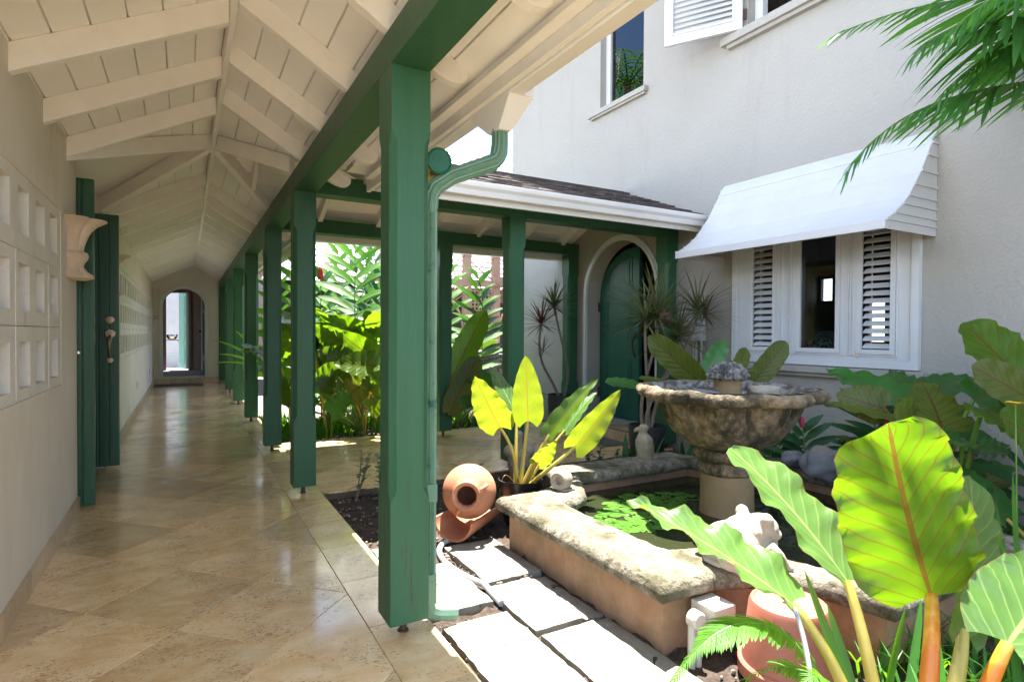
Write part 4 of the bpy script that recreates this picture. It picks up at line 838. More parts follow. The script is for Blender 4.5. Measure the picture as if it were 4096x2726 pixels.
for i in range(22): o = bpy.data.objects.new('slat', slat_me); C.objects.link(o); o.parent = shut; o.location = (0, 0, 0.14+i*0.048)
for z in (0.09,): MB().box((-0.03, -0.005, z), (0.002, 0.012, z+0.09)).build('hinge', iron, shut)
# lower window, three lights
lw = thing('window', 'white framed window of louvres either side of a dark pane under the awning', 'window', (4.27, 2.79, 0.92))
lights = [(2.211, 2.406), (2.602, 2.887), (3.141, 3.335)]; wz0, wz1 = 1.047, 2.03
XF = 4.272
holes_ = [rect(a-0.012, b+0.012, wz0-0.01, wz1+0.01, XF+0.018) for a, b in lights]
MB().prism(rect(2.045, 3.53, 0.93, 2.10, XF+0.018), (0.024, 0, 0), holes_).build('frame', white_trim, lw)
def border(y0, y1, z0, z1, w, x, t, name='frame', par=lw, bev=0.003):
    b = MB(); b.prism(rect(y0, y1, z0, z1, x), (t, 0, 0), [rect(y0+w, y1-w, z0+w, z1-w, x)]); return b.build(name, white_trim, par)
border(2.028, 3.547, 0.913, 2.12, 0.045, XF-0.0, 0.042); border(2.0735, 3.5015, 0.9585, 2.0745, 0.012, XF+0.010, 0.032, 'moulding'); border(2.09, 3.485, 0.975, 2.058, 0.008, XF+0.014, 0.0035, 'moulding')
for a, b in ((2.455, 2.475), (2.485, 2.495), (2.505, 2.512), (2.535, 2.555), (2.935, 2.955), (2.975, 2.985), (2.995, 3.002), (3.05, 3.062)): MB().box((XF+0.008, a, 0.995), (XF+0.0175, b, 2.05)).build('moulding', white_trim, lw, bev=0.002)
for k, (a, b) in enumerate(lights):
    s_ = border(a-0.035, b+0.035, wz0-0.035, wz1+0.02, 0.034, XF+0.002, 0.0155, 'sash'); border(a-0.05, b+0.05, wz0-0.052, wz1+0.035, 0.012, XF+0.010, 0.0075, 'moulding')
    if k != 1:
        me = MB().prism([(0, 0, 0), (0.010, 0, -0.006), (0.052, 0, 0.028), (0.046, 0, 0.034)], (0, b-a, 0)).mesh('slat', white_trim, bev=0.002, seg=1)
        for i in range(18):
            o = bpy.data.objects.new('slat', me); C.objects.link(o); o.parent = s_; o.location = Vector((XF+0.012, a, wz0+0.010+i*0.0542))-Vector((4.27, 2.79, 0.92))
        MB().box((XF+0.055, (a+b)/2+0.05, wz0), (XF+0.06, (a+b)/2+0.058, wz1)).build('tilt_rod', white_trim, s_)
    else: MB().box((XF+0.03, a-0.005, wz0-0.005), (XF+0.034, b+0.005, wz1)).build('pane', glass, s_)
chip = MB().box((XF+0.0068, 2.425, 0.985), (XF+0.0175, 2.45, 1.03)).build('chipped_paint', coral, lw, jit=0.008, jsc=60)
MB().box((4.245, 1.985, 0.855), (4.3145, 3.60, 0.905)).build('sill', house_stucco, house, bev=0.004); MB().box((4.275, 2.0, 0.825), (4.3145, 3.585, 0.8545)).build('sill', house_stucco, house)
# awning
aw = thing('awning', 'white slatted metal awning curving out over the lower window', 'awning', (4.0, 2.8, 1.8))
ap = [(0.0, 2.506), (0.050, 2.452), (0.072, 2.405), (0.128, 2.318), (0.200, 2.205), (0.279, 2.110), (0.345, 2.030), (0.414, 1.970), (0.506, 1.905), (0.600, 1.855)]
ay0, ay1 = 1.953, 3.674
for i in range(len(ap)-1):
    (a, za), (b, zb2) = ap[i], ap[i+1]
    d = Vector((a-b, 0, za-zb2)).normalized(); n = Vector((-d.z, 0, d.x)); n = -n if n.x > 0 else n
    p = [Vector((HX-a, ay0, za)), Vector((HX-b, ay0, zb2))]
    q = [p[0]+n*0.001, p[0]+n*0.005+(p[1]-p[0])*0.14, p[1]+n*0.006-(p[1]-p[0])*0.06, p[1]+n*0.001+(p[1]-p[0])*0.02, p[1]-n*0.004, p[0]-n*0.004]
    MB().prism(q, (0, ay1-ay0, 0)).build('slat', white_metal, aw)
    for ye in (ay0, ay1):
        s = -1 if ye == ay0 else 1
        MB().prism([(HX-0.001, ye, za), (HX-a, ye, za), (HX-b, ye, zb2), (HX-0.001, ye, zb2)], (0, s*0.004, 0)).prism([(HX-0.001, ye, zb2+0.012), (HX-b-0.001, ye, zb2+0.012), (HX-b-0.001, ye, zb2-0.002), (HX-0.001, ye, zb2-0.002)], (0, s*0.013, 0)).build('side_slat', white_metal, aw)
MB().box((HX-0.612, ay0-0.004, 1.80), (HX-0.585, ay1+0.004, 1.858)).build('front_rail', white_metal, aw, bev=0.004)
for ye in (ay0-0.004, ay1-0.004): MB().box((HX-0.584, ye, 1.80), (HX-0.001, ye+0.008, 1.856)).build('side_rail', white_metal, aw, bev=0.002)
# meter boxes
mb1 = thing('meter_box', 'pair of grey electric meter boxes on the house wall beside the post', 'meter box', (4.30, 4.0, 1.2))
def mbx(y0, y1, z0, z1): return MB().box((4.225, y0, z0), (4.3145, y1, z1)).build('box', meter_mat, mb1, bev=0.006)
mbx(3.86, 4.02, 1.235, 1.375); mbx(4.03, 4.12, 1.235, 1.375); bx = mbx(3.86, 3.99, 1.085, 1.225)
MB().ball((4.222, 4.055, 1.31), 0.03, sc=(0.5, 1, 1)).build('dial', meter_mat, mb1, smooth=True)
for y in (3.905, 3.965, 4.0): MB().tube([(4.285, y, 1.084), (4.285, y, 0.85), (4.288, y-0.01, 0.6), (4.288, y-0.01, -0.05)], 0.011, 8).build('conduit', pvc, mb1, smooth=True)
# hand painted red figures up the side of the lower box
def stroke(pts, bxp=bx):
    p = [(4.225+0.012+u*0.075, 3.8585, 1.10+v*0.11) for u, v in pts]; return MB().tube(p, 0.0022, 5).build('painted_mark', red_ink, bxp)
for k, st_ in enumerate(([(0.2, 0.95), (0.45, 0.88), (0.65, 0.98), (0.85, 0.84), (0.6, 0.8)], [(0.3, 0.72), (0.5, 0.74)], [(0.25, 0.60), (0.15, 0.5), (0.45, 0.48), (0.7, 0.56), (0.85, 0.42), (0.6, 0.36)], [(0.2, 0.26), (0.4, 0.18), (0.3, 0.30)], [(0.55, 0.28), (0.8, 0.24), (0.75, 0.12), (0.55, 0.14)])): stroke(st_)
# ================================================================ pool
PC = Vector((2.70, 2.19, 0))
oq = [(-1.19, 0.0), (-1.19, -0.33), (-1.19, -0.645), (-0.93, -0.655), (-0.76, -0.74), (-0.63, -0.92), (-0.575, -1.13), (-0.28, -1.13), (0, -1.13)]
iq = [(-0.915, 0.0), (-0.915, -0.20), (-0.905, -0.385), (-0.82, -0.40), (-0.70, -0.47), (-0.575, -0.66), (-0.50, -0.83), (-0.24, -0.83), (0, -0.83)]
def full(q):
    a = q; b = [(-x, y) for x, y in q[::-1]][1:]; c = [(x, -y) for x, y in (a+b)[::-1]][1:-1]; return a+b+c
OL, IL = full(oq), full(iq)
pool = thing('pool', 'low orange plastered fountain pool with mossy stone coping', 'pool', (PC.x, PC.y, 0))
def sect(off, inn):
    """cross section of the coping between outer point o and inner point i"""
    return [(0.045, 0.158), (0.0, 0.166), (-0.008, 0.185), (-0.006, 0.212), (0.012, 0.232), (0.05, 0.237), (0.5, 0.240)]
npt = len(OL)
def cop(i0, i1, name='coping_stone'):
    m = MB(); rows = []
    seq = []
    for i in range(i0, i1):
        o0, o1 = Vector((*OL[i % npt], 0)), Vector((*OL[(i+1) % npt], 0)); n0, n1 = Vector((*IL[i % npt], 0)), Vector((*IL[(i+1) % npt], 0))
        k = max(2, int((o1-o0).length/0.02))
        for j in range(k+(1 if i == i1-1 else 0)): t = j/k; seq.append((o0.lerp(o1, t), n0.lerp(n1, t)))
    for ei, (o_, n_) in enumerate(seq):
        d = (n_-o_); w = d.length; d = d/w
        row = []
        prof = [(0.05, 0.158), (0.012, 0.162), (-0.004, 0.176), (-0.006, 0.20), (0.006, 0.224), (0.03, 0.236)]
        k = 10
        prof += [(0.03+(w-0.06)*j/k, 0.238) for j in range(1, k)]
        prof += [(w-0.03, 0.236), (w-0.006, 0.224), (w+0.006, 0.20), (w+0.004, 0.176), (w-0.012, 0.162), (w-0.05, 0.158)]
        for a, z in prof:
            p = PC+o_+d*a+Vector((0, 0, z)); q = p*17
            amp = 0.006
            top = z > 0.23
            nn = noise.noise(q)+0.5*noise.noise(q*2.7)+0.3*noise.noise(q*6)
            p = p+(Vector((0, 0, 1)) if top else -d*(1 if a < w/2 else -1))*nn*amp*(1.4 if not top else 0.8)+Vector((0, 0, 0.004*noise.noise(p*4)))
            row.append(p)
        rows.append(row)
    K = len(rows[0]); vs = [p for r in rows for p in r]
    fs = [(i*K+j, i*K+(j+1) % K, (i+1)*K+(j+1) % K, (i+1)*K+j) for i in range(len(rows)-1) for j in range(K)]
    fs += [tuple(range(K-1, -1, -1)), tuple((len(rows)-1)*K+j for j in range(K))]
    return m.add(vs, fs).build(name, pool_stone, pool, smooth=True, angle=70)
cuts = [0, 3, 8, 13, 16, 19, 24, 29, 32]
for a, b in zip(cuts[:-1], cuts[1:]): cop(a, b)
def inset(lp, d):
    out = []; n = len(lp)
    ar = sum(lp[i][0]*lp[(i+1) % n][1]-lp[(i+1) % n][0]*lp[i][1] for i in range(n)); s = 1 if ar > 0 else -1
    for i in range(n):
        p0, p1, p2 = Vector(lp[i-1]), Vector(lp[i]), Vector(lp[(i+1) % n]); e1 = (p1-p0).normalized(); e2 = (p2-p1).normalized()
        n1 = Vector((-e1.y, e1.x))*s; n2 = Vector((-e2.y, e2.x))*s; b = n1+n2; b = b/max(0.5, b.length_squared)*2; out.append(p1+b*d)
    return out
wo_, wi_ = inset(OL, 0.055), inset(IL, -0.055)
MB().prism([(PC.x+p.x, PC.y+p.y, -0.16) for p in wo_], (0, 0, 0.325), [[(PC.x+p.x, PC.y+p.y, -0.16) for p in wi_]]).build('pool_wall', plaster, pool)
wt = MB().prism([(PC.x+p.x, PC.y+p.y, -0.155) for p in inset(IL, -0.052)], (0, 0, 0.255)).build('water', water_mat); tag(wt, 'dark green still water in the fountain pool', 'water', kind='structure')
# lily pads
pads = thing('lily_pads', 'cluster of round green water lily pads floating left of the fountain stem', 'water lily', (2.3, 2.5, 0.1))
rp = random.Random(5)
spots = []
for i in range(400):
    x, y = rp.uniform(1.98, 2.95), rp.uniform(2.25, 2.92)
    e = ((x-2.22)/0.30)**2+((y-2.50)/0.20)**2; e2 = ((x-2.55)/0.32)**2+((y-2.70)/0.17)**2
    if min(e, e2) > 1: continue
    if x+y < 2.28+2.06: continue
    if all((x-a)**2+(y-b)**2 > (0.040)**2 for a, b, _ in spots): spots.append((x, y, rp.uniform(0.028, 0.055)))
for x, y, r in spots[:90]:
    a0 = rp.uniform(0, 6.28); zz = 0.1015+rp.uniform(0, 0.004); n = 18; m = MB()
    vs = [(x, y, zz+0.001)]+[(x+r*math.cos(a0+0.25+(5.78)*k/n), y+r*math.sin(a0+0.25+5.78*k/n), zz+rp.uniform(-0.0005, 0.002)) for k in range(n+1)]
    m.uv = [(0.5, 0.0)]+[(0.5+0.4*math.cos(k), 0.5+0.4*math.sin(k)) for k in range(n+1)]
    m.add(vs, [(0, k+1, k+2) for k in range(n)]).build('lily_pad', lf_lily, pads)
# ================================================================ fountain
FC = Vector((2.785, 2.335, 0))
ft = thing('fountain', 'weathered stone fountain with a lobed bowl on a round stem', 'fountain', (FC.x, FC.y, 0))
MB().lathe([(0.160, -0.15), (0.158, 0.05), (0.153, 0.12), (0.150, 0.25), (0.150, 0.335)], FC, 40).build('stem', stem_stone, ft, smooth=True, jit=0.003, jsc=14)
MB().lathe([(0.150, 0.336), (0.162, 0.345), (0.170, 0.365), (0.166, 0.39), (0.155, 0.405), (0.165, 0.415), (0.190, 0.430), (0.198, 0.452), (0.192, 0.475), (0.178, 0.487)], FC, 48).build('collar', bowl_stone, ft, smooth=True, jit=0.006, jsc=22)
def lobes(a, z, r):
    k = max(0, min(1, (z-0.48)/0.25)); c = abs(math.cos(4*a+0.55)); return 1+0.12*k*(c**0.55-0.72)*1.6
bp = [(0.17, 0.488), (0.20, 0.497), (0.235, 0.512), (0.275, 0.54), (0.312, 0.58), (0.342, 0.63), (0.364, 0.68), (0.380, 0.73), (0.392, 0.762), (0.44, 0.766), (0.480, 0.772), (0.502, 0.785), (0.510, 0.808), (0.502, 0.828), (0.485, 0.840), (0.470, 0.842), (0.435, 0.832), (0.39, 0.80), (0.34, 0.77), (0.22, 0.752), (0.10, 0.747), (0.001, 0.746)]
m = MB(); NB = 200; vs = []
for r, z in bp:
    for k in range(NB):
        a = 2*math.pi*k/NB; rr = r*lobes(a, z, r); p = Vector((rr*math.cos(a), rr*math.sin(a), z)); q = p*15
        nn = noise.noise(q)+0.6*noise.noise(q*2.6)+0.35*noise.noise(q*5.5); od = Vector((math.cos(a), math.sin(a), 0)) if z < 0.83 else Vector((0, 0, 1))
        vs.append(FC+p+od*nn*0.008*(1 if r > 0.1 else 0))
fs = [(i*NB+k, i*NB+(k+1) % NB, (i+1)*NB+(k+1) % NB, (i+1)*NB+k) for i in range(len(bp)-1) for k in range(NB)]+[tuple(range(NB-1, -1, -1))]
m.add(vs, fs).build('bowl', bowl_stone, ft, smooth=True, angle=80)
MB().lathe([(0.085, 0.75), (0.078, 0.80), (0.078, 0.86), (0.088, 0.90), (0.09, 0.91)], FC, 32).build('finial_neck', stem_stone, ft, smooth=True)
fin = MB()
for ring_, (rr, z, n_, br) in enumerate(((0.098, 0.905, 13, 0.026), (0.088, 0.932, 12, 0.026), (0.062, 0.955, 9, 0.026), (0.032, 0.968, 5, 0.024), (0.0, 0.970, 1, 0.024))):
    for k in range(n_): a = 2*math.pi*(k+0.5*ring_)/n_; fin.ball((FC.x+rr*math.cos(a), FC.y+rr*math.sin(a), z), br, 10, 8, sc=(1, 1, 0.85), nz=0.3, seed=k+ring_*7)
fin.ball((FC.x, FC.y, 0.93), 0.085, 16, 10, sc=(1.1, 1.1, 0.5)); fin.build('finial', cap_stone, ft, smooth=True)
def rock(c, r, sc, label, seed, m_=river_rock, name='rock', cat='rock', group=None, rz=0.0):
    mb = MB().ball((0, 0, 0), r, 22, 14, sc=sc, nz=0.42, seed=seed); me = mb.mesh(name, m_, smooth=True, angle=180)
    o = bpy.data.objects.new(name, me); C.objects.link(o); o.location = c; o.rotation_euler = (0, 0, rz); return tag(o, label, cat, group)
rock((FC.x-0.22, FC.y-0.02, 0.79), 0.085, (1.3, 0.9, 0.55), 'brown grey pebble in the fountain bowl left of the finial', 1.3)
rock((FC.x+0.17, FC.y-0.12, 0.812), 0.075, (0.75, 1.35, 0.62), 'long pale pebble leaning in the fountain bowl right of the finial', 4.1, m_=statue_mat, rz=R(50))
MB().lathe([(0.452, 0.8425), (0.435, 0.839), (0.392, 0.808), (0.342, 0.778), (0.22, 0.760), (0.10, 0.756)], FC, 64, mod=lobes, cap=False).build('bowl_lining', cap_stone, ft, smooth=True, jit=0.005, jsc=22)
rock((FC.x+0.03, FC.y-0.20, 0.775), 0.07, (1.4, 0.8, 0.5), 'flat grey pebble in front of the finial in the fountain bowl', 7.7)
rock((3.66, 2.50, 0.285), 0.10, (0.9, 0.75, 0.6), 'small grey boulder on the right coping of the pool', 2.1)
rock((3.64, 2.27, 0.305), 0.14, (1.25, 0.85, 0.68), 'large grey boulder on the right coping of the pool', 9.4)
# ================================================================ stone ornaments (remeshed into one body each)
def sculpt(name, mb, m_, label, cat, vox=0.007, par=None, loc=None, rz=0.0, sm=3, group=None):
    me = mb.mesh(name, m_, smooth=True, angle=180); o = bpy.data.objects.new(name, me); C.objects.link(o)
    r = o.modifiers.new('r', 'REMESH'); r.mode = 'VOXEL'; r.voxel_size = vox; r.use_smooth_shade = True
    s = o.modifiers.new('s', 'SMOOTH'); s.iterations = sm; s.factor = 0.5
    if loc: o.location = loc
    o.rotation_euler = (0, 0, rz); return tag(o, label, cat, group)
fr = MB()
fr.ball((-0.04, 0, 0.085), 0.115, 20, 14, sc=(1.05, 0.95, 0.72)); fr.ball((0.02, 0, 0.125), 0.085, 18, 12, sc=(1.15, 0.95, 0.8)); fr.ball((0.085, 0, 0.142), 0.062, 16, 12, sc=(1.0, 1.25, 0.85))
fr.ball((0.03, 0.052, 0.192), 0.027); fr.ball((0.075, -0.05, 0.182), 0.030); fr.ball((0.115, 0, 0.120), 0.045, sc=(1, 1.5, 0.6)); fr.ball((0.10, 0, 0.085), 0.045, sc=(1, 1.5, 0.5))
for s in (-1, 1):
    fr.ball((-0.075, 0.10*s, 0.06), 0.062, sc=(1.25, 0.7, 0.85)); fr.tube([(-0.08, 0.12*s, 0.03), (0.0, 0.135*s, 0.022), (0.03, 0.13*s, 0.018)], [0.03, 0.024, 0.02], 10)
    fr.tube([(0.06, 0.075*s, 0.09), (0.095, 0.10*s, 0.05), (0.115, 0.095*s, 0.026), (0.13, 0.09*s, 0.020)], [0.036, 0.032, 0.028, 0.026], 10)
    for k in (-1, 0, 1): fr.tube([(0.125, (0.09+0.014*k)*s, 0.016), (0.152, (0.09+0.026*k)*s, 0.014)], [0.014, 0.011], 8)
fr.ball((-0.02, 0, 0.02), 0.13, sc=(1.1, 0.9, 0.2))
sculpt('frog_statue', fr, frog_mat, 'pale stone frog crouching on the near corner of the pool coping', 'frog statue', 0.006, loc=(1.945, 1.555, 0.232), rz=R(-22))
def bird(loc, rz, label, h=0.25, headed=True):
    b = MB(); s = h/0.25
    b.tube([(0, 0, 0), (0, 0, 0.03), (0, 0, 0.08), (0.004, 0, 0.13), (0.012, 0, 0.16), (0.012, 0, 0.18)], [0.052, 0.056, 0.066, 0.064, 0.044, 0.030], 20)
    for q in (-1, 1): b.ball((-0.005, 0.046*q, 0.10), 0.045, sc=(0.75, 0.42, 1.45))
    b.ball((-0.045, 0, 0.05), 0.03, sc=(0.9, 0.8, 2.0))
    if headed: b.ball((0.008, 0, 0.215), 0.034, sc=(1.15, 0.95, 0.85)); b.tube([(0.03, 0, 0.208), (0.062, 0, 0.202), (0.078, 0, 0.186)], [0.024, 0.017, 0.006], 10); b.tube([(0.012, 0, 0.17), (0.012, 0, 0.20)], [0.030, 0.030], 14)
    else: b.tube([(0.0, 0, 0.16), (-0.01, 0, 0.20), (-0.02, 0, 0.245)], [0.03, 0.02, 0.018], 12); b.ball((-0.018, 0, 0.25), 0.024); b.ball((0.0, 0.05, 0.155), 0.038); b.ball((0.0, -0.05, 0.155), 0.038)
    for i, v in enumerate(b.v): b.v[i] = tuple(c*s for c in v)
    return sculpt('bird_statue', b, statue_mat, label, 'bird statue', 0.005, loc=loc, rz=rz, sm=2, group='stone bird statues')
bird((2.965, 3.235, 0.232), R(150), 'stone bird statue with a cracked neck on the far coping of the pool', 0.255)
bird((2.33, 3.99, -0.02), R(60), 'stone bird statue with raised neck behind the potted yellow plant', 0.36, False)
sn = MB(); mt = Matrix.Rotation(R(205), 4, 'Z') @ Matrix.Rotation(R(90), 4, 'Y')
sn.lathe([(0.022, -0.06), (0.042, -0.055), (0.056, -0.03), (0.060, 0.0), (0.057, 0.03), (0.052, 0.045), (0.047, 0.049), (0.043, 0.045), (0.036, 0.047), (0.030, 0.040), (0.024, 0.040), (0.020, 0.02), (0.001, 0.015)], (0, 0, 0.058), 36, mtx=mt)
sno = sn.build('stone_scroll', statue_mat, smooth=True, angle=50); sno.location = (1.915, 2.785, 0.236); tag(sno, 'stone scroll ornament with a round hollow on the pool coping', 'stone ornament')
MB().box((-0.03, -0.05, 0.0), (0.06, 0.045, 0.012)).build('base', statue_mat, None, bev=0.004).parent = sno
# ================================================================ terracotta jar on a roof tile
jar = thing('jar', 'round terracotta jar lying on its side by the near post', 'jar', (1.425, 3.02, -0.02))
ax = Vector((-0.50, -0.84, 0.10)).normalized(); q = Vector((0, 0, 1)).rotation_difference(ax).to_matrix().to_4x4(); jc = Vector((1.435, 3.03, 0.232))
prof = [(0.001, -0.150), (0.05, -0.146), (0.09, -0.128), (0.125, -0.095), (0.148, -0.05), (0.156, 0.0), (0.150, 0.045), (0.130, 0.085), (0.100, 0.115), (0.074, 0.132), (0.070, 0.140), (0.064, 0.152), (0.068, 0.168), (0.080, 0.180), (0.077, 0.186), (0.062, 0.182), (0.054, 0.165), (0.054, 0.135), (0.075, 0.10), (0.12, 0.0), (0.08, -0.10), (0.001, -0.13)]
MB().lathe(prof, jc, 48, mtx=q, cap=False).build('body', terracotta, jar, smooth=True, angle=60)
def jp(a, r, z): return jc+(q @ Vector((r*math.cos(a), r*math.sin(a), z)))
for a in (R(-150), R(-5)):
    MB().tube([jp(a, 0.062, 0.158), jp(a, 0.085, 0.166), jp(a, 0.108, 0.155), jp(a, 0.118, 0.13), jp(a, 0.112, 0.105)], [0.014, 0.016, 0.017, 0.016, 0.018], 10, flat=0.6).build('handle', terracotta, jar, smooth=True)
rt = MB(); A = Vector((1.30, 2.96, -0.022)); B = Vector((1.72, 3.26, -0.022)); d = (B-A); n = Vector((-d.y, d.x, 0)).normalized(); vs = []
for ring_ in (0.118, 0.105):
    for P_, k2 in ((A, 1.1), (B, 0.9)):
        for i in range(13): a = math.pi*(1.0+i/12); vs.append(P_+n*math.cos(a)*ring_*k2+Vector((0, 0, 0.115*1.0+math.sin(a)*ring_*k2*0.95)))
fs = [(i, i+1, 14+i, 13+i) for i in range(12)]+[(26+i, 39+i, 40+i, 27+i) for i in range(12)]+[(i, 26+i, 27+i, i+1) for i in range(12)]+[(13+i, 14+i, 40+i, 39+i) for i in range(12)]+[(0, 13, 39, 26), (12, 38, 51, 25)]
rto = rt.add(vs, fs).build('roof_tile', terracotta, smooth=True, angle=40); tag(rto, 'curved terracotta roof tile cradling the jar', 'roof tile'); rto.location.z = 0.008
# upside down plastic pot
tp = thing('plant_pot', 'upturned terracotta coloured plastic pot in front of the pool', 'plant pot', (1.815, 1.255, -0.03))
MB().lathe([(0.158, 0.0), (0.163, 0.006), (0.163, 0.045), (0.156, 0.052), (0.150, 0.052), (0.128, 0.245), (0.122, 0.258), (0.112, 0.262), (0.108, 0.258), (0.001, 0.256)], (1.815, 1.255, -0.03), 48, cap=False).build('pot_body', plastic_red, tp, smooth=True, angle=40)
for a, z in ((R(215), 0.20), (R(285), 0.195)):
    r_ = 0.136; MB().ball((1.815+r_*math.cos(a), 1.255+r_*math.sin(a), -0.03+z), 0.011, 12, 8, sc=(0.5, 1, 1) if a < R(200) else (1, 0.5, 1)).build('drain_hole', black_plastic, tp, smooth=True)
MB().lathe([(0.011, 0), (0.001, 0.0015)], (1.80, 1.255, 0.2268), 14, cap=False).build('drain_hole', black_plastic, tp)
# junction box and pipes on the pool wall
jb = thing('junction_box', 'rust stained white junction box with two upright pipes on the pool wall', 'junction box', (1.70, 1.5, 0.1))
MB().box((1.665, 1.44, 0.035), (1.775, 1.555, 0.150)).build('box', pvc, jb, bev=0.004)
MB().lathe([(0.032, 0), (0.032, 0.035), (0.026, 0.042), (0.001, 0.042)], (1.612, 1.50, 0.115), 24, mtx=rotm).build('round_cap', pvc, jb, smooth=True)
for x in (1.595, 1.628): MB().tube([(x, 1.485, 0.10), (x, 1.485, -0.06)], 0.014, 10).build('pipe', pvc, jb, smooth=True)
# ================================================================ stepping stones
def stone(x0, x1, y0, y1, label, z=-0.02, sd=0):
    rs = random.Random(sd); m = MB(); nx = max(4, int((x1-x0)/0.025)); ny = max(4, int((y1-y0)/0.025)); vs = []; K = nx+1
    def edge(i, j):
        x = x0+(x1-x0)*i/nx; y = y0+(y1-y0)*j/ny; e = min(i, nx-i, j, ny-j)
        w = 0.006*noise.noise(Vector((x*12, y*12, sd)))+0.004*noise.noise(Vector((x*40, y*40, sd)))
        if i in (0, nx): x += w
        if j in (0, ny): y += w
        zz = z+0.0035*noise.noise(Vector((x*7, y*7, sd)))+0.0015*noise.noise(Vector((x*45, y*45, sd)))
        if e == 0: zz -= 0.006+0.004*abs(noise.noise(Vector((x*50, y*50, sd))))
        return (x, y, zz)
    vs = [edge(i, j) for j in range(ny+1) for i in range(nx+1)]
    fs = [(j*K+i, j*K+i+1, (j+1)*K+i+1, (j+1)*K+i) for j in range(ny) for i in range(nx)]
    per = [i for i in range(nx+1)]+[j*K+nx for j in range(1, ny+1)]+[ny*K+i for i in range(nx-1, -1, -1)]+[j*K for j in range(ny-1, 0, -1)]
    b = len(vs); n = len(per)
    for lv, o_ in ((0.028, 0.003), (0.055, -0.004)):
        for p in per: x, y, _ = vs[p]; cx, cy_ = (x0+x1)/2, (y0+y1)/2; k = 0.006*noise.noise(Vector((x*25, y*25, lv*50+sd))); vs.append((x+(x-cx)*0.01+k, y+(y-cy_)*0.01+k, z-lv))
    for k in range(n): q_ = (k+1) % n; fs += [(per[q_], per[k], b+k, b+q_), (b+q_, b+k, b+n+k, b+n+q_)]
    o = m.add(vs, fs).build('stepping_stone', stone_wht, smooth=True, angle=50); return tag(o, label, 'paving slab', 'stepping stones beside the pool')
stone(1.235, 1.535, 2.41, 2.925, 'paving slab in front of the jar, half in leaf shade', sd=1)
stone(1.205, 1.435, 1.925, 2.365, 'second paving slab from the jar along the pool wall', sd=2)
stone(1.205, 1.455, 1.28, 1.885, 'third paving slab from the jar along the pool wall', sd=3)
stone(1.445, 1.535, 1.92, 2.37, 'narrow low slab wedged against the pool wall, farther one', z=-0.034, sd=4)  # same stone as the other slabs, set a little lower
stone(1.465, 1.545, 1.25, 1.90, 'narrow low slab wedged against the pool wall, nearer one', z=-0.036, sd=5)
stone(0.885, 1.178, 2.235, 2.735, 'bright paving slab beside the downpipe shoe', sd=6)
stone(0.892, 1.183, 1.52, 2.125, 'large sunlit paving slab nearest the near post', sd=7)
stone(0.890, 1.180, 0.85, 1.50, 'sunlit paving slab at the bottom edge of the view', sd=8)
stone(1.205, 1.50, 0.60, 1.255, 'paving slab under the fern', sd=9)
stone(0.875, 1.10, 2.76, 3.08, 'pale slab at the corner of the soil bed behind the post', sd=10)
# pebbles on the soil
rp = random.Random(11); pe = MB()
for i in range(900):
    x = rp.uniform(0.88, 1.56); y = rp.uniform(2.3, 4.2) if rp.random() < 0.7 else rp.uniform(0.6, 2.4); r = rp.choice((0.004, 0.006, 0.009, 0.012)) * (1.6 if rp.random() < 0.04 else 1)
    if x > 1.5 and y < 2.9: x -= 0.3
    pe.ball((x, y, -0.05+0.012*rp.random()+0.03*noise.noise(Vector((x*9, y*9, 0)))), r, 6, 4, sc=(1, rp.uniform(0.6, 1), 0.7))
for i in range(350):
    x = rp.uniform(1.5, 2.4); y = rp.uniform(0.5, 1.4); pe.ball((x, y, -0.047+0.03*noise.noise(Vector((x*9, y*9, 0)))), rp.choice((0.004, 0.006, 0.010)), 6, 4)
for i in range(900):
    x = rp.uniform(0.9, 4.0); y = rp.uniform(6.4, 7.6); pe.ball((x, y, -0.045+0.02*rp.random()), rp.choice((0.006, 0.010, 0.014)), 6, 4, sc=(1, 0.8, 0.6))
tag(pe.build('gravel', gravel_mat, smooth=True), 'loose pebbles and bark scattered on the garden soil', kind='stuff')
# conduit on the soil, sprinkler stake
hs_ = MB().tube(bez((1.335, 3.0, -0.02), (1.17, 3.02, -0.03), (1.10, 2.70, -0.03), (1.215, 2.40, -0.025), 16)+[Vector((1.20, 2.2, -0.03))], 0.015, 10).build('hose', hose_mat, smooth=True); tag(hs_, 'grey hose running from the jar between the paving slabs', 'hose')
sp = thing('sprinkler', 'black sprinkler stake with a red tip and looped tube behind the jar', 'sprinkler', (1.36, 3.75, -0.05))
sx_, sy_ = 1.375, 3.75
MB().tube([(sx_, sy_, -0.06), (sx_, sy_, 0.30)], 0.005, 8).build('stake', black_plastic, sp)
MB().box((sx_-0.016, sy_-0.004, 0.285), (sx_+0.016, sy_+0.004, 0.293)).build('crossbar', black_plastic, sp)
MB().tube([(sx_, sy_, 0.301), (sx_, sy_, 0.318)], 0.0065, 10).build('red_tip', red_flower, sp)
MB().tube(bez((sx_-0.003, sy_, 0.285), (sx_+0.02, sy_-0.01, 0.14), (sx_+0.20, sy_, 0.16), (sx_+0.17, sy_, 0.235), 12)+bez((sx_+0.17, sy_, 0.235), (sx_+0.14, sy_, 0.28), (sx_+0.0, sy_, 0.23), (sx_-0.01, sy_, 0.08), 12)[1:], 0.0045, 8).build('tube', hose_mat, sp, smooth=True)
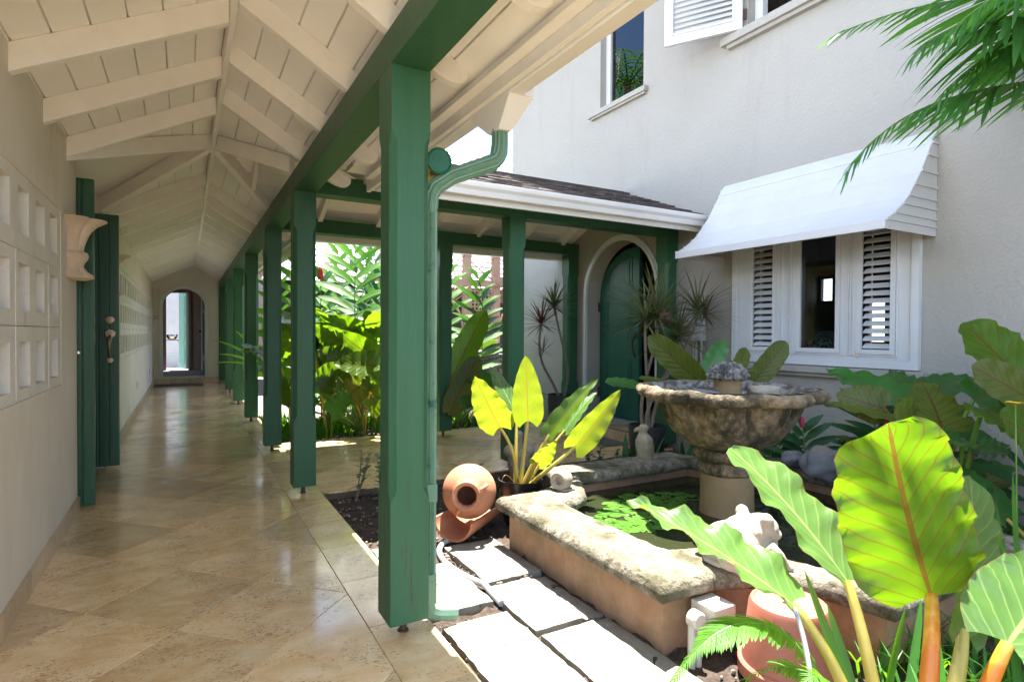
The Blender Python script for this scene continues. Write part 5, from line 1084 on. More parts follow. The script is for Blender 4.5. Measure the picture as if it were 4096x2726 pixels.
# ================================================================ gazebo far in the garden
GY_ = 10.0
gz = thing('gazebo', 'weathered brown lattice gazebo at the back of the garden', 'gazebo', (5.0, GY_, 0))
def gpost(x, y): return MB().box((x-0.07, y-0.07, -0.05), (x+0.07, y+0.07, 2.9)).build('gazebo_post', gazebo_wood, gz, bev=0.006)
gxs = [3.05, 4.66, 5.28, 6.7]
for x in gxs: gpost(x, GY_)
MB().box((2.8, GY_-0.09, 2.03), (7.0, GY_-0.071, 2.16)).build('beam', gazebo_wood, gz); MB().box((2.8, GY_-0.09, 2.62), (7.0, GY_-0.071, 2.74)).build('beam', shingle_pale, gz)
MB().box((5.17, GY_-0.11, 2.05), (5.39, GY_-0.0905, 2.24)).build('rosette_block', gazebo_wood, gz, bev=0.004)
MB().lathe([(0.06, 0), (0.06, 0.015), (0.04, 0.02), (0.001, 0.02)], (5.28, GY_-0.11, 2.145), 20, mtx=rotm).build('rosette', gazebo_wood, gz, smooth=True)
def bar(a, b, w=0.016): a, b = Vector(a), Vector(b); return MB().tube([a, b], w, 4)
for x0_, x1_ in ((3.12, 3.88), (3.88, 4.59), (4.59, 5.21), (5.35, 5.99), (5.99, 6.63)):
    for p in (((x0_, GY_-0.05, 2.17), (x1_, GY_-0.05, 2.61)), ((x0_, GY_-0.02, 2.61), (x1_, GY_-0.02, 2.17)), ((x1_, GY_-0.035, 2.16), (x1_, GY_-0.035, 2.62))): bar(*p).build('brace', gazebo_wood, gz)
def lattice(x0, x1, z0, z1, pitch=0.075):
    x = x0
    while x <= x1: MB().box((x-0.014, GY_-0.02, z0), (x+0.014, GY_-0.008, z1)).build('lattice_strip', gazebo_wood, gz); x += pitch
    z = z0
    while z <= z1: MB().box((x0, GY_-0.034, z-0.014), (x1, GY_-0.0205, z+0.014)).build('lattice_strip', gazebo_wood, gz); z += pitch
lattice(4.75, 5.19, 0.3, 2.0)
for cx, r, x0_, x1_ in ((3.85, 0.72, 3.13, 4.58), (5.99, 0.64, 5.36, 6.62)):
    zc = 1.2
    MB().tube([(cx+r*math.cos(a), GY_-0.03, zc+r*math.sin(a)) for a in [math.pi*i/20 for i in range(21)]], 0.022, 6).build('arch', gazebo_wood, gz)
    for i in range(-14, 15):
        x = cx+i*0.10
        for s in (1, -1):
            # slats radiating in the corners above the arch
            a = math.pi/2-s*(abs(i)*0.055); p = Vector((cx+r*math.cos(a), GY_-0.02, zc+r*math.sin(a)))
            if i >= 0: 
                e = p+Vector((s*0.25*(0.4+abs(i)*0.12), 0, 0.35)); k = min(1, (2.03-p.z)/0.35) if p.z < 2.03 else 0
                kx = ((x1_ if s > 0 else x0_)-p.x)/(e.x-p.x) if abs(e.x-p.x) > 1e-4 else 9
                k = min(k, kx)
                if k > 0.05: bar(p, p+(e-p)*k, 0.012).build('arch_slat', gazebo_wood, gz)
fh = thing('far_house', 'low far house with a bright pale shingle roof behind the gazebo', 'house', (6, 13, 0)); MB().box((1.5, 12.3, -0.05), (10.4, 12.5, 2.2)).build('wall', deep_shade, fh)
ra, rb_ = Vector((4.2, 14.5, 6.22)), Vector((8.2, 14.5, 5.98)); base = [(0.9, 11.75, 2.12), (11.2, 11.75, 2.12), (11.2, 17.2, 2.12), (0.9, 17.2, 2.12)]
ncg = 30
for side in range(4):
    a, b = Vector(base[side]), Vector(base[(side+1) % 4])
    if side == 2: continue
    for i in range(ncg):
        t0, t1 = i/ncg, (i+1.25)/ncg
        ea, eb = (ra, rb_) if side == 0 else (rb_, rb_) if side == 1 else (ra, ra)
        p = [a.lerp(ea, t0), b.lerp(eb, t0), b.lerp(eb, min(1, t1)), a.lerp(ea, min(1, t1))]; up = Vector((0, 0, 0.05*(1)))
        MB().add([tuple(p[0]+up), tuple(p[1]+up), tuple(p[2]), tuple(p[3]), tuple(p[0]+up-Vector((0, 0, 0.03))), tuple(p[1]+up-Vector((0, 0, 0.03)))], [(0, 1, 2, 3), (4, 5, 1, 0)]).build('shingle_course', shingle_pale, fh, jit=0.01, jsc=3)
for k in (0, 1): MB().tube([Vector(base[k])+Vector((0, 0, 0.05)), (ra, rb_)[k]+Vector((0, 0, 0.04))], 0.05, 6).build('hip_ridge', shingle_pale, fh)
gw = MB().box((1.4, 17.5, -0.05), (14.0, 17.7, 3.0)).build('garden_wall', white_plain); tag(gw, 'pale garden wall closing the far end of the planted court', 'wall')
bt = thing('bird_bath', 'dark shallow stone bowl on a pedestal among the garden plants', 'bird bath', (4.2, 8.6, 0))
MB().lathe([(0.12, -0.05), (0.08, 0.1), (0.08, 0.65), (0.14, 0.72), (0.36, 0.80), (0.42, 0.85), (0.40, 0.86), (0.2, 0.80), (0.001, 0.79)], (4.2, 8.6, 0), 28).build('bowl', cap_stone, bt, smooth=True)
lp = MB().lathe([(0.13, 0), (0.16, 0.22), (0.17, 0.23), (0.17, 0.25), (0.15, 0.25), (0.12, 0.02)], (4.62, 9.0, 0.78), 24).build('plant_pot', lime_plastic, smooth=True, angle=40); tag(lp, 'lime green plastic pot on a ledge before the gazebo', 'plant pot')
ld = MB().box((4.35, 8.85, -0.05), (5.3, 9.15, 0.78)).build('ledge', cap_stone); tag(ld, 'low dark ledge carrying the lime green pot', 'ledge')
# ================================================================ plants
UP = Vector((0, 0, 1)); TC = -Fv
PHIL = [(0, .55), (.04, .80), (.10, .95), (.2, 1.0), (.35, .97), (.5, .86), (.65, .70), (.8, .48), (.9, .30), (.97, .12), (1, .0)]
OVAL = [(0, .12), (.05, .38), (.15, .70), (.3, .92), (.45, 1.0), (.6, .95), (.75, .78), (.88, .48), (.96, .2), (1, .0)]
LANCE = [(0, .15), (.08, .45), (.2, .82), (.35, 1.0), (.55, .92), (.75, .62), (.9, .26), (1, .0)]
STRAP = [(0, .75), (.1, 1.0), (.5, .95), (.8, .65), (.93, .32), (1, .0)]
BROAD = [(0, .5), (.05, .76), (.14, .95), (.3, 1.0), (.55, .96), (.75, .88), (.88, .74), (.95, .55), (.985, .3), (1, .06)]
PADDLE = [(0, .45), (.05, .72), (.15, .92), (.3, 1.0), (.6, .97), (.8, .86), (.9, .66), (.96, .42), (1, .08)]
def prof_at(p, v):
    for (a, x), (b, y) in zip(p, p[1:]):
        if v <= b: t = (v-a)/(b-a); t = t*t*(3-2*t)*0.4+t*0.6; return x+(y-x)*t
    return 0
def leaf(base, tip, W, Nh, m, par, prof=PHIL, sag=0.12, fold=0.18, wave=0.03, lobe=0.10, ns=18, nc=8, rs=0, name='leaf', twist=0.0, curl=0.0, wf=4.5):
    base, tip = Vector(base), Vector(tip); d = tip-base; L_ = d.length; Nh = Vector(Nh).normalized()
    rr = random.Random(rs*7919+int(abs(base.x*1000))+int(abs(tip.z*977)))
    mid = (base+tip)/2 + Nh*sag*L_; sp = [(1-t)**2*base+2*(1-t)*t*mid+t*t*tip for t in [i/ns for i in range(ns+1)]]
    mb = MB(); uv = []; vs = []; ph1, ph2 = rr.uniform(0, 6), rr.uniform(0, 6)
    for i, p in enumerate(sp):
        t = (sp[min(i+1, ns)]-sp[max(i-1, 0)]).normalized(); v = i/ns; s = t.cross(Nh)
        s = s.normalized() if s.length > 1e-4 else Vector((1, 0, 0)); n = s.cross(t).normalized()
        if twist: s, n = s*math.cos(twist*v)+n*math.sin(twist*v), -s*math.sin(twist*v)+n*math.cos(twist*v)
        w = prof_at(prof, v)*W/2
        for k in range(nc+1):
            u = -1+2*k/nc; au = abs(u); wv = wave*W*(au**2)*(math.sin(v*wf*6.28+(ph1 if u > 0 else ph2))+0.5*math.sin(v*wf*2.3*6.28+ph2*u))
            ew = 1+0.014*math.sin(v*34+ph1)*au
            q = p+s*u*w*ew*math.cos(fold*1.5)+n*(au*w*math.sin(fold*1.5)*1.0+wv-curl*W*au*au*0.5) - t*(lobe*L_*(au**1.6)*max(0, 1-v*3.2)**1.5)
            vs.append(q); uv.append((0.5+u*0.5*(w/(W/2)+1e-6) if False else 0.5+u*0.5, v))
    K = nc+1; mb.add(vs, [(i*K+k, i*K+k+1, (i+1)*K+k+1, (i+1)*K+k) for i in range(ns) for k in range(nc)]); mb.uv = uv
    return mb.build(name, m, par, smooth=True, angle=180)
def stalk(pts, r0, r1, m, par, name='stalk', n=10, fl=1.0):
    k = len(pts); return MB().tube(pts, [r0+(r1-r0)*i/(k-1) for i in range(k)], n, flat=fl).build(name, m, par, smooth=True)
def pstalk(root, base, r0, r1, m, par, out=0.35, n=12):
    root, base = Vector(root), Vector(base); mid = Vector((root.x+(base.x-root.x)*out, root.y+(base.y-root.y)*out, root.z+(base.z-root.z)*0.62)); return stalk(q3(root, mid, base, n), r0, r1, m, par)
# ---- foreground philodendron, bottom right
fp = thing('philodendron', 'large foreground philodendron with glowing yellow green leaves on thick stalks', 'plant', (1.55, 0.62, -0.05))
root = at(2090, 1960, 1.34)
def bigleaf(b, t, W, Nh, m, sm, via, r, **kw):
    B_ = at(*b); leaf(B_, at(*t), W, Nh, m, fp, **kw); v = at(*via)
    stalk(bez(root+(v-root)*0.02, root.lerp(v, 0.75)+Vector((0, 0, -0.03)), v, B_, 16), r*1.15, r*0.62, sm, fp, n=14)
bigleaf((1822, 1388, 1.50), (1442, 1150, 1.72), 0.205, UP*0.92+TC*0.30+R0*0.25, lf_pale_top, stalk_y, (1925, 1500, 1.42), 0.017, prof=PHIL, sag=0.07, fold=0.24, wave=0.07, lobe=0.05, rs=1, ns=30, wf=4)
bigleaf((1948, 1335, 1.58), (1680, 1030, 1.86), 0.235, UP*0.70+TC*0.50+R0*0.35, lf_pale_top, stalk_y, (1985, 1430, 1.52), 0.018, prof=PADDLE, sag=0.08, fold=0.16, wave=0.05, lobe=0.06, rs=2, ns=30, wf=3)
bigleaf((2143, 1372, 1.44), (2045, 972, 1.36), 0.325, TC*0.9-UP*0.35, lf_phil, stalk_o, (2150, 1480, 1.33), 0.023, prof=BROAD, sag=-0.07, fold=-0.10, wave=0.035, lobe=0.04, rs=3, ns=30, nc=12)
bigleaf((2215, 1450, 1.66), (2232, 1095, 1.80), 0.250, TC*0.8+UP*0.3+R0*0.5, lf_pale_top, stalk_y, (2215, 1520, 1.6), 0.024, prof=PADDLE, sag=0.06, fold=0.12, wave=0.03, rs=4, ns=24)
bigleaf((2318, 1480, 1.24), (2470, 1270, 1.45), 0.235, UP*0.72+TC*0.62-R0*0.1, lf_pale_top, stalk_o, (2285, 1540, 1.22), 0.020, prof=PHIL, sag=0.05, fold=0.12, wave=0.04, lobe=0.12, rs=5, ns=24)
# ---- fern
fe = thing('fern', 'bright green fern arching in front of the upturned pot', 'fern', (1.45, 0.85, -0.05))
lfm = {}
def frond(path, n, Lmax, m, par, name='frond', prof=None, hang=0.3, wid=0.22, lname='leaflet', rad=0.003, sm=None, up=UP, tipang=0.5, meshn=None, both=True, sd=0, start=0.06, sweep=0.35, side=1.0, roll=0.0):
    """rachis along path with paired leaflets that share one mesh"""
    k = len(path); rch = MB().tube(path, [rad*(1-0.75*i/(k-1)) for i in range(k)], 6).build(name, sm or stalk_g, par, smooth=True)
    if m.name not in lfm:
        a = leaf((0, 0, 0), (0, 1, 0), wid, (0, 0, 1), m, None, prof=STRAP if meshn is None else meshn, sag=0.10, fold=0.12, wave=0.01, lobe=0, ns=7, nc=2, name='leaflet'); lfm[m.name] = a.data; bpy.data.objects.remove(a)
    me = lfm[m.name]; rr = random.Random(sd)
    for i in range(n):
        f = start+(1-start)*i/(n-1); x = f*(k-1); j = min(int(x), k-2); p = path[j].lerp(path[j+1], x-j); t = (path[j+1]-path[j]).normalized()
        s = t.cross(up); s = s.normalized() if s.length > 1e-3 else Rv; nn = s.cross(t).normalized()
        Lh = Lmax*(math.sin(min(1, f*1.15+0.12)*math.pi*0.94)**0.7 if f < 0.98 else 0.35)*rr.uniform(0.88, 1.1)
        for sg in ((-1, 1) if both else (1,)):
            d = (s*sg*side*(1-tipang*f)+t*(sweep+tipang*f)+nn*0.05-UP*hang*rr.uniform(0.7, 1.3)).normalized()
            nz = nn.lerp(UP, 0.2).normalized(); xx = d.cross(nz).normalized(); zz = xx.cross(d).normalized(); ra_ = rr.uniform(-roll, roll)-sg*roll*0.5; xx, zz = xx*math.cos(ra_)+zz*math.sin(ra_), zz*math.cos(ra_)-xx*math.sin(ra_)
            o = bpy.data.objects.new(lname, me); C.objects.link(o); o.parent = rch
            M_ = Matrix(((xx.x, d.x, zz.x), (xx.y, d.y, zz.y), (xx.z, d.z, zz.z))).to_4x4(); g0 = ORG.get(par.name) or Vector()
            o.matrix_local = Matrix.Translation(p-g0) @ M_ @ Matrix.Diagonal((Lh, Lh, Lh, 1))
    return rch
frond(q3(at(1905, 1580, 1.42), at(1800, 1405, 1.48), at(1692, 1436, 1.45), 10)+q3(at(1692, 1436, 1.45), at(1620, 1455, 1.43), at(1548, 1568, 1.38), 12)[1:], 44, 0.085, lf_fern, fe, name='frond', hang=0.25, wid=0.17, sd=1)
frond(q3(at(1920, 1640, 1.5), at(1850, 1480, 1.55), at(1720, 1560, 1.5), 12), 26, 0.07, lf_fern, fe, hang=0.2, sd=2)
frond(q3(at(1925, 1640, 1.35), at(1905, 1500, 1.35), at(1830, 1590, 1.3), 10), 22, 0.06, lf_fern, fe, hang=0.2, sd=3)
# ---- strap leaved clump
def clump(name, label, cat, c, n, L_, W, m, sd, spread=0.5, group=None, prof=STRAP, sag=0.10, zb=-0.06, up=1.0):
    t = thing(name, label, cat, (c[0], c[1], zb), group=group); rr = random.Random(sd)
    for i in range(n):
        a = rr.uniform(0, 6.283); l_ = L_*rr.uniform(0.6, 1.05); el = rr.uniform(0.15, 1)*spread
        d = Vector((math.cos(a)*el, math.sin(a)*el, up)).normalized(); b = Vector((c[0]+0.03*math.cos(a), c[1]+0.03*math.sin(a), zb))
        nh = Vector((-math.cos(a), -math.sin(a), 0.3)); tp_ = b+d*l_-Vector((0, 0, l_*el*0.35))
        leaf(b, tp_, W*rr.uniform(0.8, 1.1), nh*-1 if False else nh, m, t, prof=prof, sag=-sag if False else sag*1.0*(-1 if False else 1), fold=0.15, wave=0.0, lobe=0, ns=8, nc=2, rs=i+sd)
    return t
sw1 = thing('lily_clump', 'clump of long bright green sword shaped leaves beside the foreground philodendron', 'plant', (1.8, 0.75, -0.05))
for i, (a, b, w) in enumerate((((1992, 1590, 1.62), (1850, 1308, 1.80), .030), ((1985, 1590, 1.72), (1902, 1385, 1.85), .036), ((2030, 1600, 1.75), (2085, 1392, 1.9), .038), ((2075, 1600, 1.8), (2120, 1370, 2.0), .032), ((2055, 1600, 1.9), (2020, 1310, 2.2), .030), ((2100, 1600, 1.9), (2160, 1400, 2.1), .03), ((2180, 1600, 1.8), (2150, 1420, 2.0), .035), ((2290, 1620, 1.9), (2335, 1300, 2.3), .034), ((2330, 1620, 1.8), (2300, 1230, 2.2), .032), ((2350, 1600, 1.7), (2290, 1150, 2.3), .03), ((2400, 1600, 1.7), (2330, 1080, 2.2), .034), ((2420, 1500, 1.9), (2270, 1180, 2.1), .026), ((2250, 1640, 2.0), (2240, 1480, 2.2), .04), ((2010, 1620, 1.9), (2060, 1475, 2.1), .02))):
    A_, B_ = at(*a), at(*b); leaf(A_-Vector((0, 0, 0.12)), B_, w, TC+R0*0.3*(i % 3-1), lf_strap, sw1, prof=STRAP, sag=0.05*(1 if i % 2 else -1), fold=0.12, wave=0, lobe=0, ns=12, nc=2, rs=i)
# black tubing by the pot
tb2 = MB().tube(q3(at(1868, 1600, 1.35), at(1862, 1490, 1.38), at(1828, 1398, 1.46), 12), 0.006, 8).build('garden_tube', hose_mat, smooth=True); tag(tb2, 'dark irrigation tube rising behind the fern', 'tube')
# ---- potted philodendron behind the pool corner
pc_ = Vector((1.86, 3.17, -0.04))
pt = thing('plant_pot', 'shiny black nursery pot behind the pool corner', 'plant pot', tuple(pc_))
MB().lathe([(0.105, 0), (0.128, 0.20), (0.130, 0.225), (0.140, 0.227), (0.142, 0.262), (0.136, 0.264), (0.130, 0.235), (0.125, 0.21)], pc_, 40, cap=False).build('pot_body', black_plastic, pt, smooth=True, angle=40)
MB().lathe([(0.127, 0.215), (0.08, 0.222), (0.001, 0.225)], pc_, 20, cap=False).build('potting_soil', soil, pt, jit=0.01, jsc=30)
pp = thing('philodendron', 'potted philodendron with glowing lime yellow leaves behind the pool corner', 'plant', (pc_.x, pc_.y, 0.18))
def potleaf(b, t, W, Nh, m, foot, via=None, **kw):
    B_ = at(*b); leaf(B_, at(*t), W, Nh, m, pp, **kw); f_ = Vector((pc_.x+foot[0], pc_.y+foot[1], 0.17)); v = at(*via) if via else f_.lerp(B_, 0.6)+Vector((0, 0, 0.03))
    stalk(q3(f_, v, B_, 12), 0.014, 0.0085, stalk_y, pp, n=10)
potleaf((1150, 983, 3.66), (1092, 864, 3.56), 0.235, TC-UP*0.35-R0*0.15, lf_pale, (-0.04, -0.02), (1195, 1040, 3.6), sag=0.04, fold=0.05, wave=0.05, rs=11)
potleaf((1189, 960, 3.85), (1126, 842, 4.05), 0.16, TC*0.4+UP*0.8+R0*0.2, lf_pale_top, (-0.02, 0.03), sag=0.08, fold=0.05, wave=0.03, rs=12)
potleaf((1215, 968, 3.70), (1210, 816, 3.58), 0.205, TC-UP*0.3, lf_pale, (0.0, 0.0), sag=0.04, fold=0.06, wave=0.02, rs=13)
potleaf((1264, 1000, 3.70), (1377, 871, 3.85), 0.15, TC*0.7+UP*0.3-R0*0.5, lf_phil, (0.02, 0.01), sag=0.08, fold=0.30, wave=0.06, rs=14)
potleaf((1322, 1028, 3.62), (1428, 895, 3.55), 0.185, TC*0.75-UP*0.35-R0*0.2, lf_pale, (0.03, -0.03), (1310, 1040, 3.5), sag=0.10, fold=0.2, wave=0.05, rs=15)
potleaf((1300, 990, 3.8), (1375, 900, 3.95), 0.13, UP*0.8+TC*0.5-R0*0.5, lf_pale_top, (0.04, 0.0), sag=0.1, fold=0.1, wave=0.04, rs=16)
potleaf((1238, 1062, 3.50), (1278, 1012, 3.42), 0.125, TC*0.8-UP*0.4, lf_pale, (0.01, -0.04), sag=0.12, fold=0.15, wave=0.08, lobe=0.2, rs=17)
for i in range(5):
    a = i*1.3; stalk(q3(pc_+Vector((0.03*math.cos(a), 0.03*math.sin(a), 0.22)), pc_+Vector((0.12*math.cos(a), 0.12*math.sin(a), 0.36)), pc_+Vector((0.13*math.cos(a+0.4), 0.13*math.sin(a+.4), 0.20)), 8), 0.003, 0.002, stalk_r, pp, name='aerial_root', n=6)
# ---- philodendron behind the fountain
pb = thing('philodendron', 'philodendron rising behind the fountain bowl with paddle leaves', 'plant', (3.5, 3.1, -0.05))
for i, (b, t, W, Nh, m) in enumerate((((1612, 880, 4.3), (1492, 772, 4.2), .20, TC-UP*.25, lf_olive), ((1618, 872, 4.4), (1668, 783, 4.5), .15, TC*.7+UP*.6, lf_dark), ((1690, 868, 4.4), (1716, 800, 4.5), .12, TC+UP*.3, lf_olive), ((1735, 878, 4.3), (1808, 785, 4.3), .17, TC+UP*.2, lf_olive), ((1478, 890, 4.2), (1392, 880, 4.1), .13, UP*.8+TC*.5, lf_dark), ((1560, 900, 4.4), (1470, 868, 4.5), .12, UP+TC*.4, lf_olive), ((1600, 905, 4.5), (1640, 862, 4.5), .12, TC+UP, lf_olive))):
    B_ = at(*b); leaf(B_, at(*t), W, Nh, m, pb, prof=PADDLE, sag=0.07, fold=0.1, wave=0.04, lobe=0.03, rs=20+i); pstalk((3.45+0.03*i, 3.05, -0.05), B_, 0.012, 0.008, stalk_g, pb)
# ---- bed along the house wall, right
rb = thing('philodendron', 'broad philodendron with olive backed leaves against the house wall', 'plant', (3.6, 1.65, -0.05))
spec = [((2092, 930, 3.3), (1900, 848, 3.7), .30, UP*.75+TC*.55, lf_dark, stalk_g), ((2035, 940, 3.2), (1922, 905, 3.3), .22, TC+UP*.2, lf_olive, stalk_r), ((2090, 975, 3.1), (1870, 925, 3.3), .15, UP+TC*.3, lf_olive, stalk_g),
        ((2168, 985, 3.1), (2118, 872, 3.3), .34, TC+UP*.15, lf_olive, stalk_r), ((2105, 905, 3.5), (2050, 850, 3.7), .22, TC*.6+UP*.7, lf_dark, stalk_g), ((2070, 985, 3.0), (2120, 960, 3.2), .3, TC+UP*.1, lf_olive, stalk_r),
        ((2215, 1010, 3.0), (2098, 1008, 2.9), .22, UP*.9+TC*.35, lf_dark, stalk_g), ((2245, 1030, 3.0), (2330, 1045, 2.9), .26, UP*.9+TC*.3, lf_dark, stalk_r), ((2240, 920, 3.1), (2360, 900, 3.2), .26, TC*.7+UP*.6, lf_dark, stalk_g),
        ((2262, 940, 2.9), (2330, 1000, 2.7), .24, TC*.9+UP*.3, lf_phil, stalk_g), ((2130, 900, 3.4), (2250, 870, 3.6), .2, UP*.8+TC*.5, lf_dark, stalk_g)]
for i, (b, t, W, Nh, m, sm) in enumerate(spec):
    B_ = at(*b); leaf(B_, at(*t), W, Nh, m, rb, prof=PHIL, sag=0.06, fold=0.08, wave=0.05, lobe=0.08, rs=40+i, ns=20); pstalk((3.62+0.05*(i % 4), 1.55+0.06*(i % 3), -0.05), B_, 0.019, 0.010, sm, rb, out=0.3)
rc = thing('philodendron', 'tall philodendron leaf clump at the right edge rising against the wall', 'plant', (3.5, 1.05, -0.05))
for i, (b, t, W, Nh, m) in enumerate((((2420, 960, 2.9), (2215, 742, 3.1), .36, TC*.8+UP*.5, lf_phil), ((2395, 935, 2.8), (2235, 842, 2.8), .20, TC+UP*.15, lf_olive), ((2330, 950, 2.9), (2460, 900, 2.9), .24, UP*.8+TC*.4, lf_dark), ((2380, 1010, 2.7), (2300, 960, 2.6), .2, TC+UP*.4, lf_phil))):
    B_ = at(*b); leaf(B_, at(*t), W, Nh, m, rc, prof=PADDLE, sag=0.06, fold=0.12, wave=0.04, lobe=0.05, rs=60+i, ns=22); pstalk((3.45, 0.95+0.05*i, -0.05), B_, 0.02, 0.011, stalk_g, rc)
def ginger(loc, h, az, n, Ll, W, label, sd, m=lf_ging, lean=(0, 0), flower=None, z0=0.35, group='ginger canes', nm='ginger_plant', r=0.009):
    t = thing(nm, label, 'plant', (loc[0], loc[1], -0.05), group=group); rr = random.Random(sd)
    b = Vector((loc[0], loc[1], -0.06)); tp = b+Vector((lean[0], lean[1], h)); md = b.lerp(tp, 0.5)+Vector((-lean[0]*0.2, -lean[1]*0.2, 0))
    pth = q3(b, md, tp, 16); stalk(pth, r, r*0.45, stalk_g, t, name='cane', n=8); s = Vector((math.cos(az), math.sin(az), 0))
    for i in range(n):
        f = z0+(0.99-z0)*i/(n-1); x = f*16; j = min(int(x), 15); p = pth[j].lerp(pth[j+1], x-j); sg = 1 if i % 2 else -1
        l_ = Ll*(0.6+0.5*math.sin(math.pi*min(1, (i+1)/n*0.95+0.05)))*rr.uniform(0.9, 1.1); el = 0.25+0.75*f**3+rr.uniform(-0.1, 0.15); yaw = rr.uniform(-0.25, 0.25)
        d = (Matrix.Rotation(yaw, 3, 'Z') @ s)*sg; tip = p+(d*math.cos(el)+UP*math.sin(el))*l_-UP*l_*0.12
        leaf(p, tip, W*rr.uniform(0.85, 1.1), UP*0.5+TC*0.6-d*0.35, m, t, prof=LANCE, sag=0.13, fold=0.12, wave=0.02, lobe=0, ns=9, nc=4, rs=sd*31+i, wf=3)
    if flower:
        c = tp+Vector((0, 0, 0.0)); mb = MB()
        for k in range(26): a = k*2.4; zz = k/26; fk = 1.0 if flower is red_flower else 0.5; rr_ = 0.028*(1-0.6*zz)*fk; mb.ball((c.x+rr_*math.cos(a), c.y+rr_*math.sin(a), c.z+0.13*zz*fk), 0.013*fk, 6, 5, sc=(1, 1, 1.5))
        mb.build('flower_head', flower, t, smooth=True)
    return t
def philclump(loc, n, label, sd, H=(0.5, 1.05), L_=(0.38, 0.55), m=(lf_phil, lf_dark, lf_phil), grp='philodendrons in the planted court', face=0.5):
    t = thing('philodendron', label, 'plant', (loc[0], loc[1], -0.05), group=grp); rr = random.Random(sd)
    for i in range(n):
        a = rr.uniform(0, 6.28); hh = rr.uniform(*H); ro = rr.uniform(0.08, 0.32); l_ = rr.uniform(*L_); d = Vector((math.cos(a), math.sin(a), 0)); b = Vector((loc[0], loc[1], 0))+d*ro+UP*hh
        el = rr.uniform(-0.3, 0.8); tip = b+(d*math.cos(el)+UP*math.sin(el))*l_
        leaf(b, tip, l_*rr.uniform(0.48, 0.62), UP*0.8+TC*face-d*0.3, m[i % len(m)], t, prof=PHIL, sag=0.10, fold=0.12, wave=0.05, lobe=0.1, ns=14, nc=6, rs=sd*17+i)
        pstalk((loc[0]+d.x*0.04, loc[1]+d.y*0.04, -0.05), b, 0.015, 0.009, stalk_g if i % 2 else stalk_y, t, out=0.2)
    return t
# gingers along the house wall behind the pool
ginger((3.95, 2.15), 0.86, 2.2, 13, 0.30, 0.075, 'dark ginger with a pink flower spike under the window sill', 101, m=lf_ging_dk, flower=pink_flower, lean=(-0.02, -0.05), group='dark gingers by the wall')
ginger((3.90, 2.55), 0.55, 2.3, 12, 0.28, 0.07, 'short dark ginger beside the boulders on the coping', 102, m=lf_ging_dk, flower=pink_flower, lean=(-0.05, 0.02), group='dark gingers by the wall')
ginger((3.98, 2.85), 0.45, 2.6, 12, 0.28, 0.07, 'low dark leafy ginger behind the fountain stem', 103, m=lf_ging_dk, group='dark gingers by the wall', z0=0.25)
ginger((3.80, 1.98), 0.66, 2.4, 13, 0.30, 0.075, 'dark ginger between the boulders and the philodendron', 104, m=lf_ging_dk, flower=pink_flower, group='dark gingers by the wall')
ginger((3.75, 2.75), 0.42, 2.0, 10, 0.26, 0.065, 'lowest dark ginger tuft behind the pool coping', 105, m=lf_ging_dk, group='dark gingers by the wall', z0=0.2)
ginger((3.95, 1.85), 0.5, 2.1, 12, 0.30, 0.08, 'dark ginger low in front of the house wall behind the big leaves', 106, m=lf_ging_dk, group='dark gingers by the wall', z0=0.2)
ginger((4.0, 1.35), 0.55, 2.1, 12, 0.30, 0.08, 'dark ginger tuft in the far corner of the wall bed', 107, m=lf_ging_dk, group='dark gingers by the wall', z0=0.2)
philclump((3.85, 1.75), 9, 'low dark philodendron filling the foot of the house wall', 320, (0.2, 0.6), (0.28, 0.42), m=(lf_dark, lf_olive, lf_dark), grp='philodendrons along the house wall')
philclump((3.55, 1.05), 9, 'low dark philodendron at the right edge behind the sword leaves', 321, (0.2, 0.6), (0.28, 0.42), m=(lf_dark, lf_phil, lf_dark), grp='philodendrons along the house wall')
yf = thing('yellow_flower', 'small yellow flower on a thin stem at the right edge', 'flower', (2.9, 1.0, 0))
yp = at(2336, 930, 2.5); stalk(q3((yp.x, yp.y-0.02, -0.05), (yp.x+0.03, yp.y, 0.5), yp, 10), 0.004, 0.003, stalk_g, yf, name='stem', n=6)
for k in range(5): a = k*1.257; leaf(yp, yp+Vector((0.04*math.cos(a), 0.04*math.sin(a), 0.008)), 0.03, UP, yellow_flower, yf, prof=OVAL, sag=0.1, lobe=0, wave=0.05, ns=5, nc=2, name='petal', rs=k)
# ---- small round leaved seedlings
def sapling(loc, h, n, label, sd, R_=0.035, grp='small round leaved shrubs'):
    t = thing('small_shrub', label, 'shrub', (loc[0], loc[1], -0.05), group=grp); rr = random.Random(sd)
    for b in range(3):
        az = rr.uniform(0, 6.28); tp = Vector((loc[0]+0.10*math.cos(az), loc[1]+0.10*math.sin(az), h*rr.uniform(0.7, 1))); p0 = Vector((loc[0], loc[1], -0.06)); pth = q3(p0, p0.lerp(tp, 0.5)+Vector((0.02, 0, 0.03)), tp, 8)
        stalk(pth, 0.005, 0.0025, bark, t, name='stem', n=6)
        for i in range(n//3):
            f = 0.25+0.75*i/(n//3-1); x = f*8; j = min(int(x), 7); p = pth[j].lerp(pth[j+1], x-j); a = i*2.4+az; d = Vector((math.cos(a), math.sin(a), 0.35)).normalized()
            leaf(p, p+d*R_*rr.uniform(1.1, 1.8), R_*rr.uniform(0.8, 1.1), UP+d*0.2, lf_small, t, prof=OVAL, sag=0.05, lobe=0, wave=0.02, fold=0.12, ns=6, nc=4, rs=i)
    return t
sapling((1.035, 4.06), 0.30, 36, 'round leaved seedling in the soil bed between the two nearest posts', 1)
sapling((1.23, 3.70), 0.34, 48, 'round leaved shrub behind the terracotta jar', 2); sapling((1.18, 3.95), 0.30, 42, 'second round leaved shrub farther behind the jar', 3)
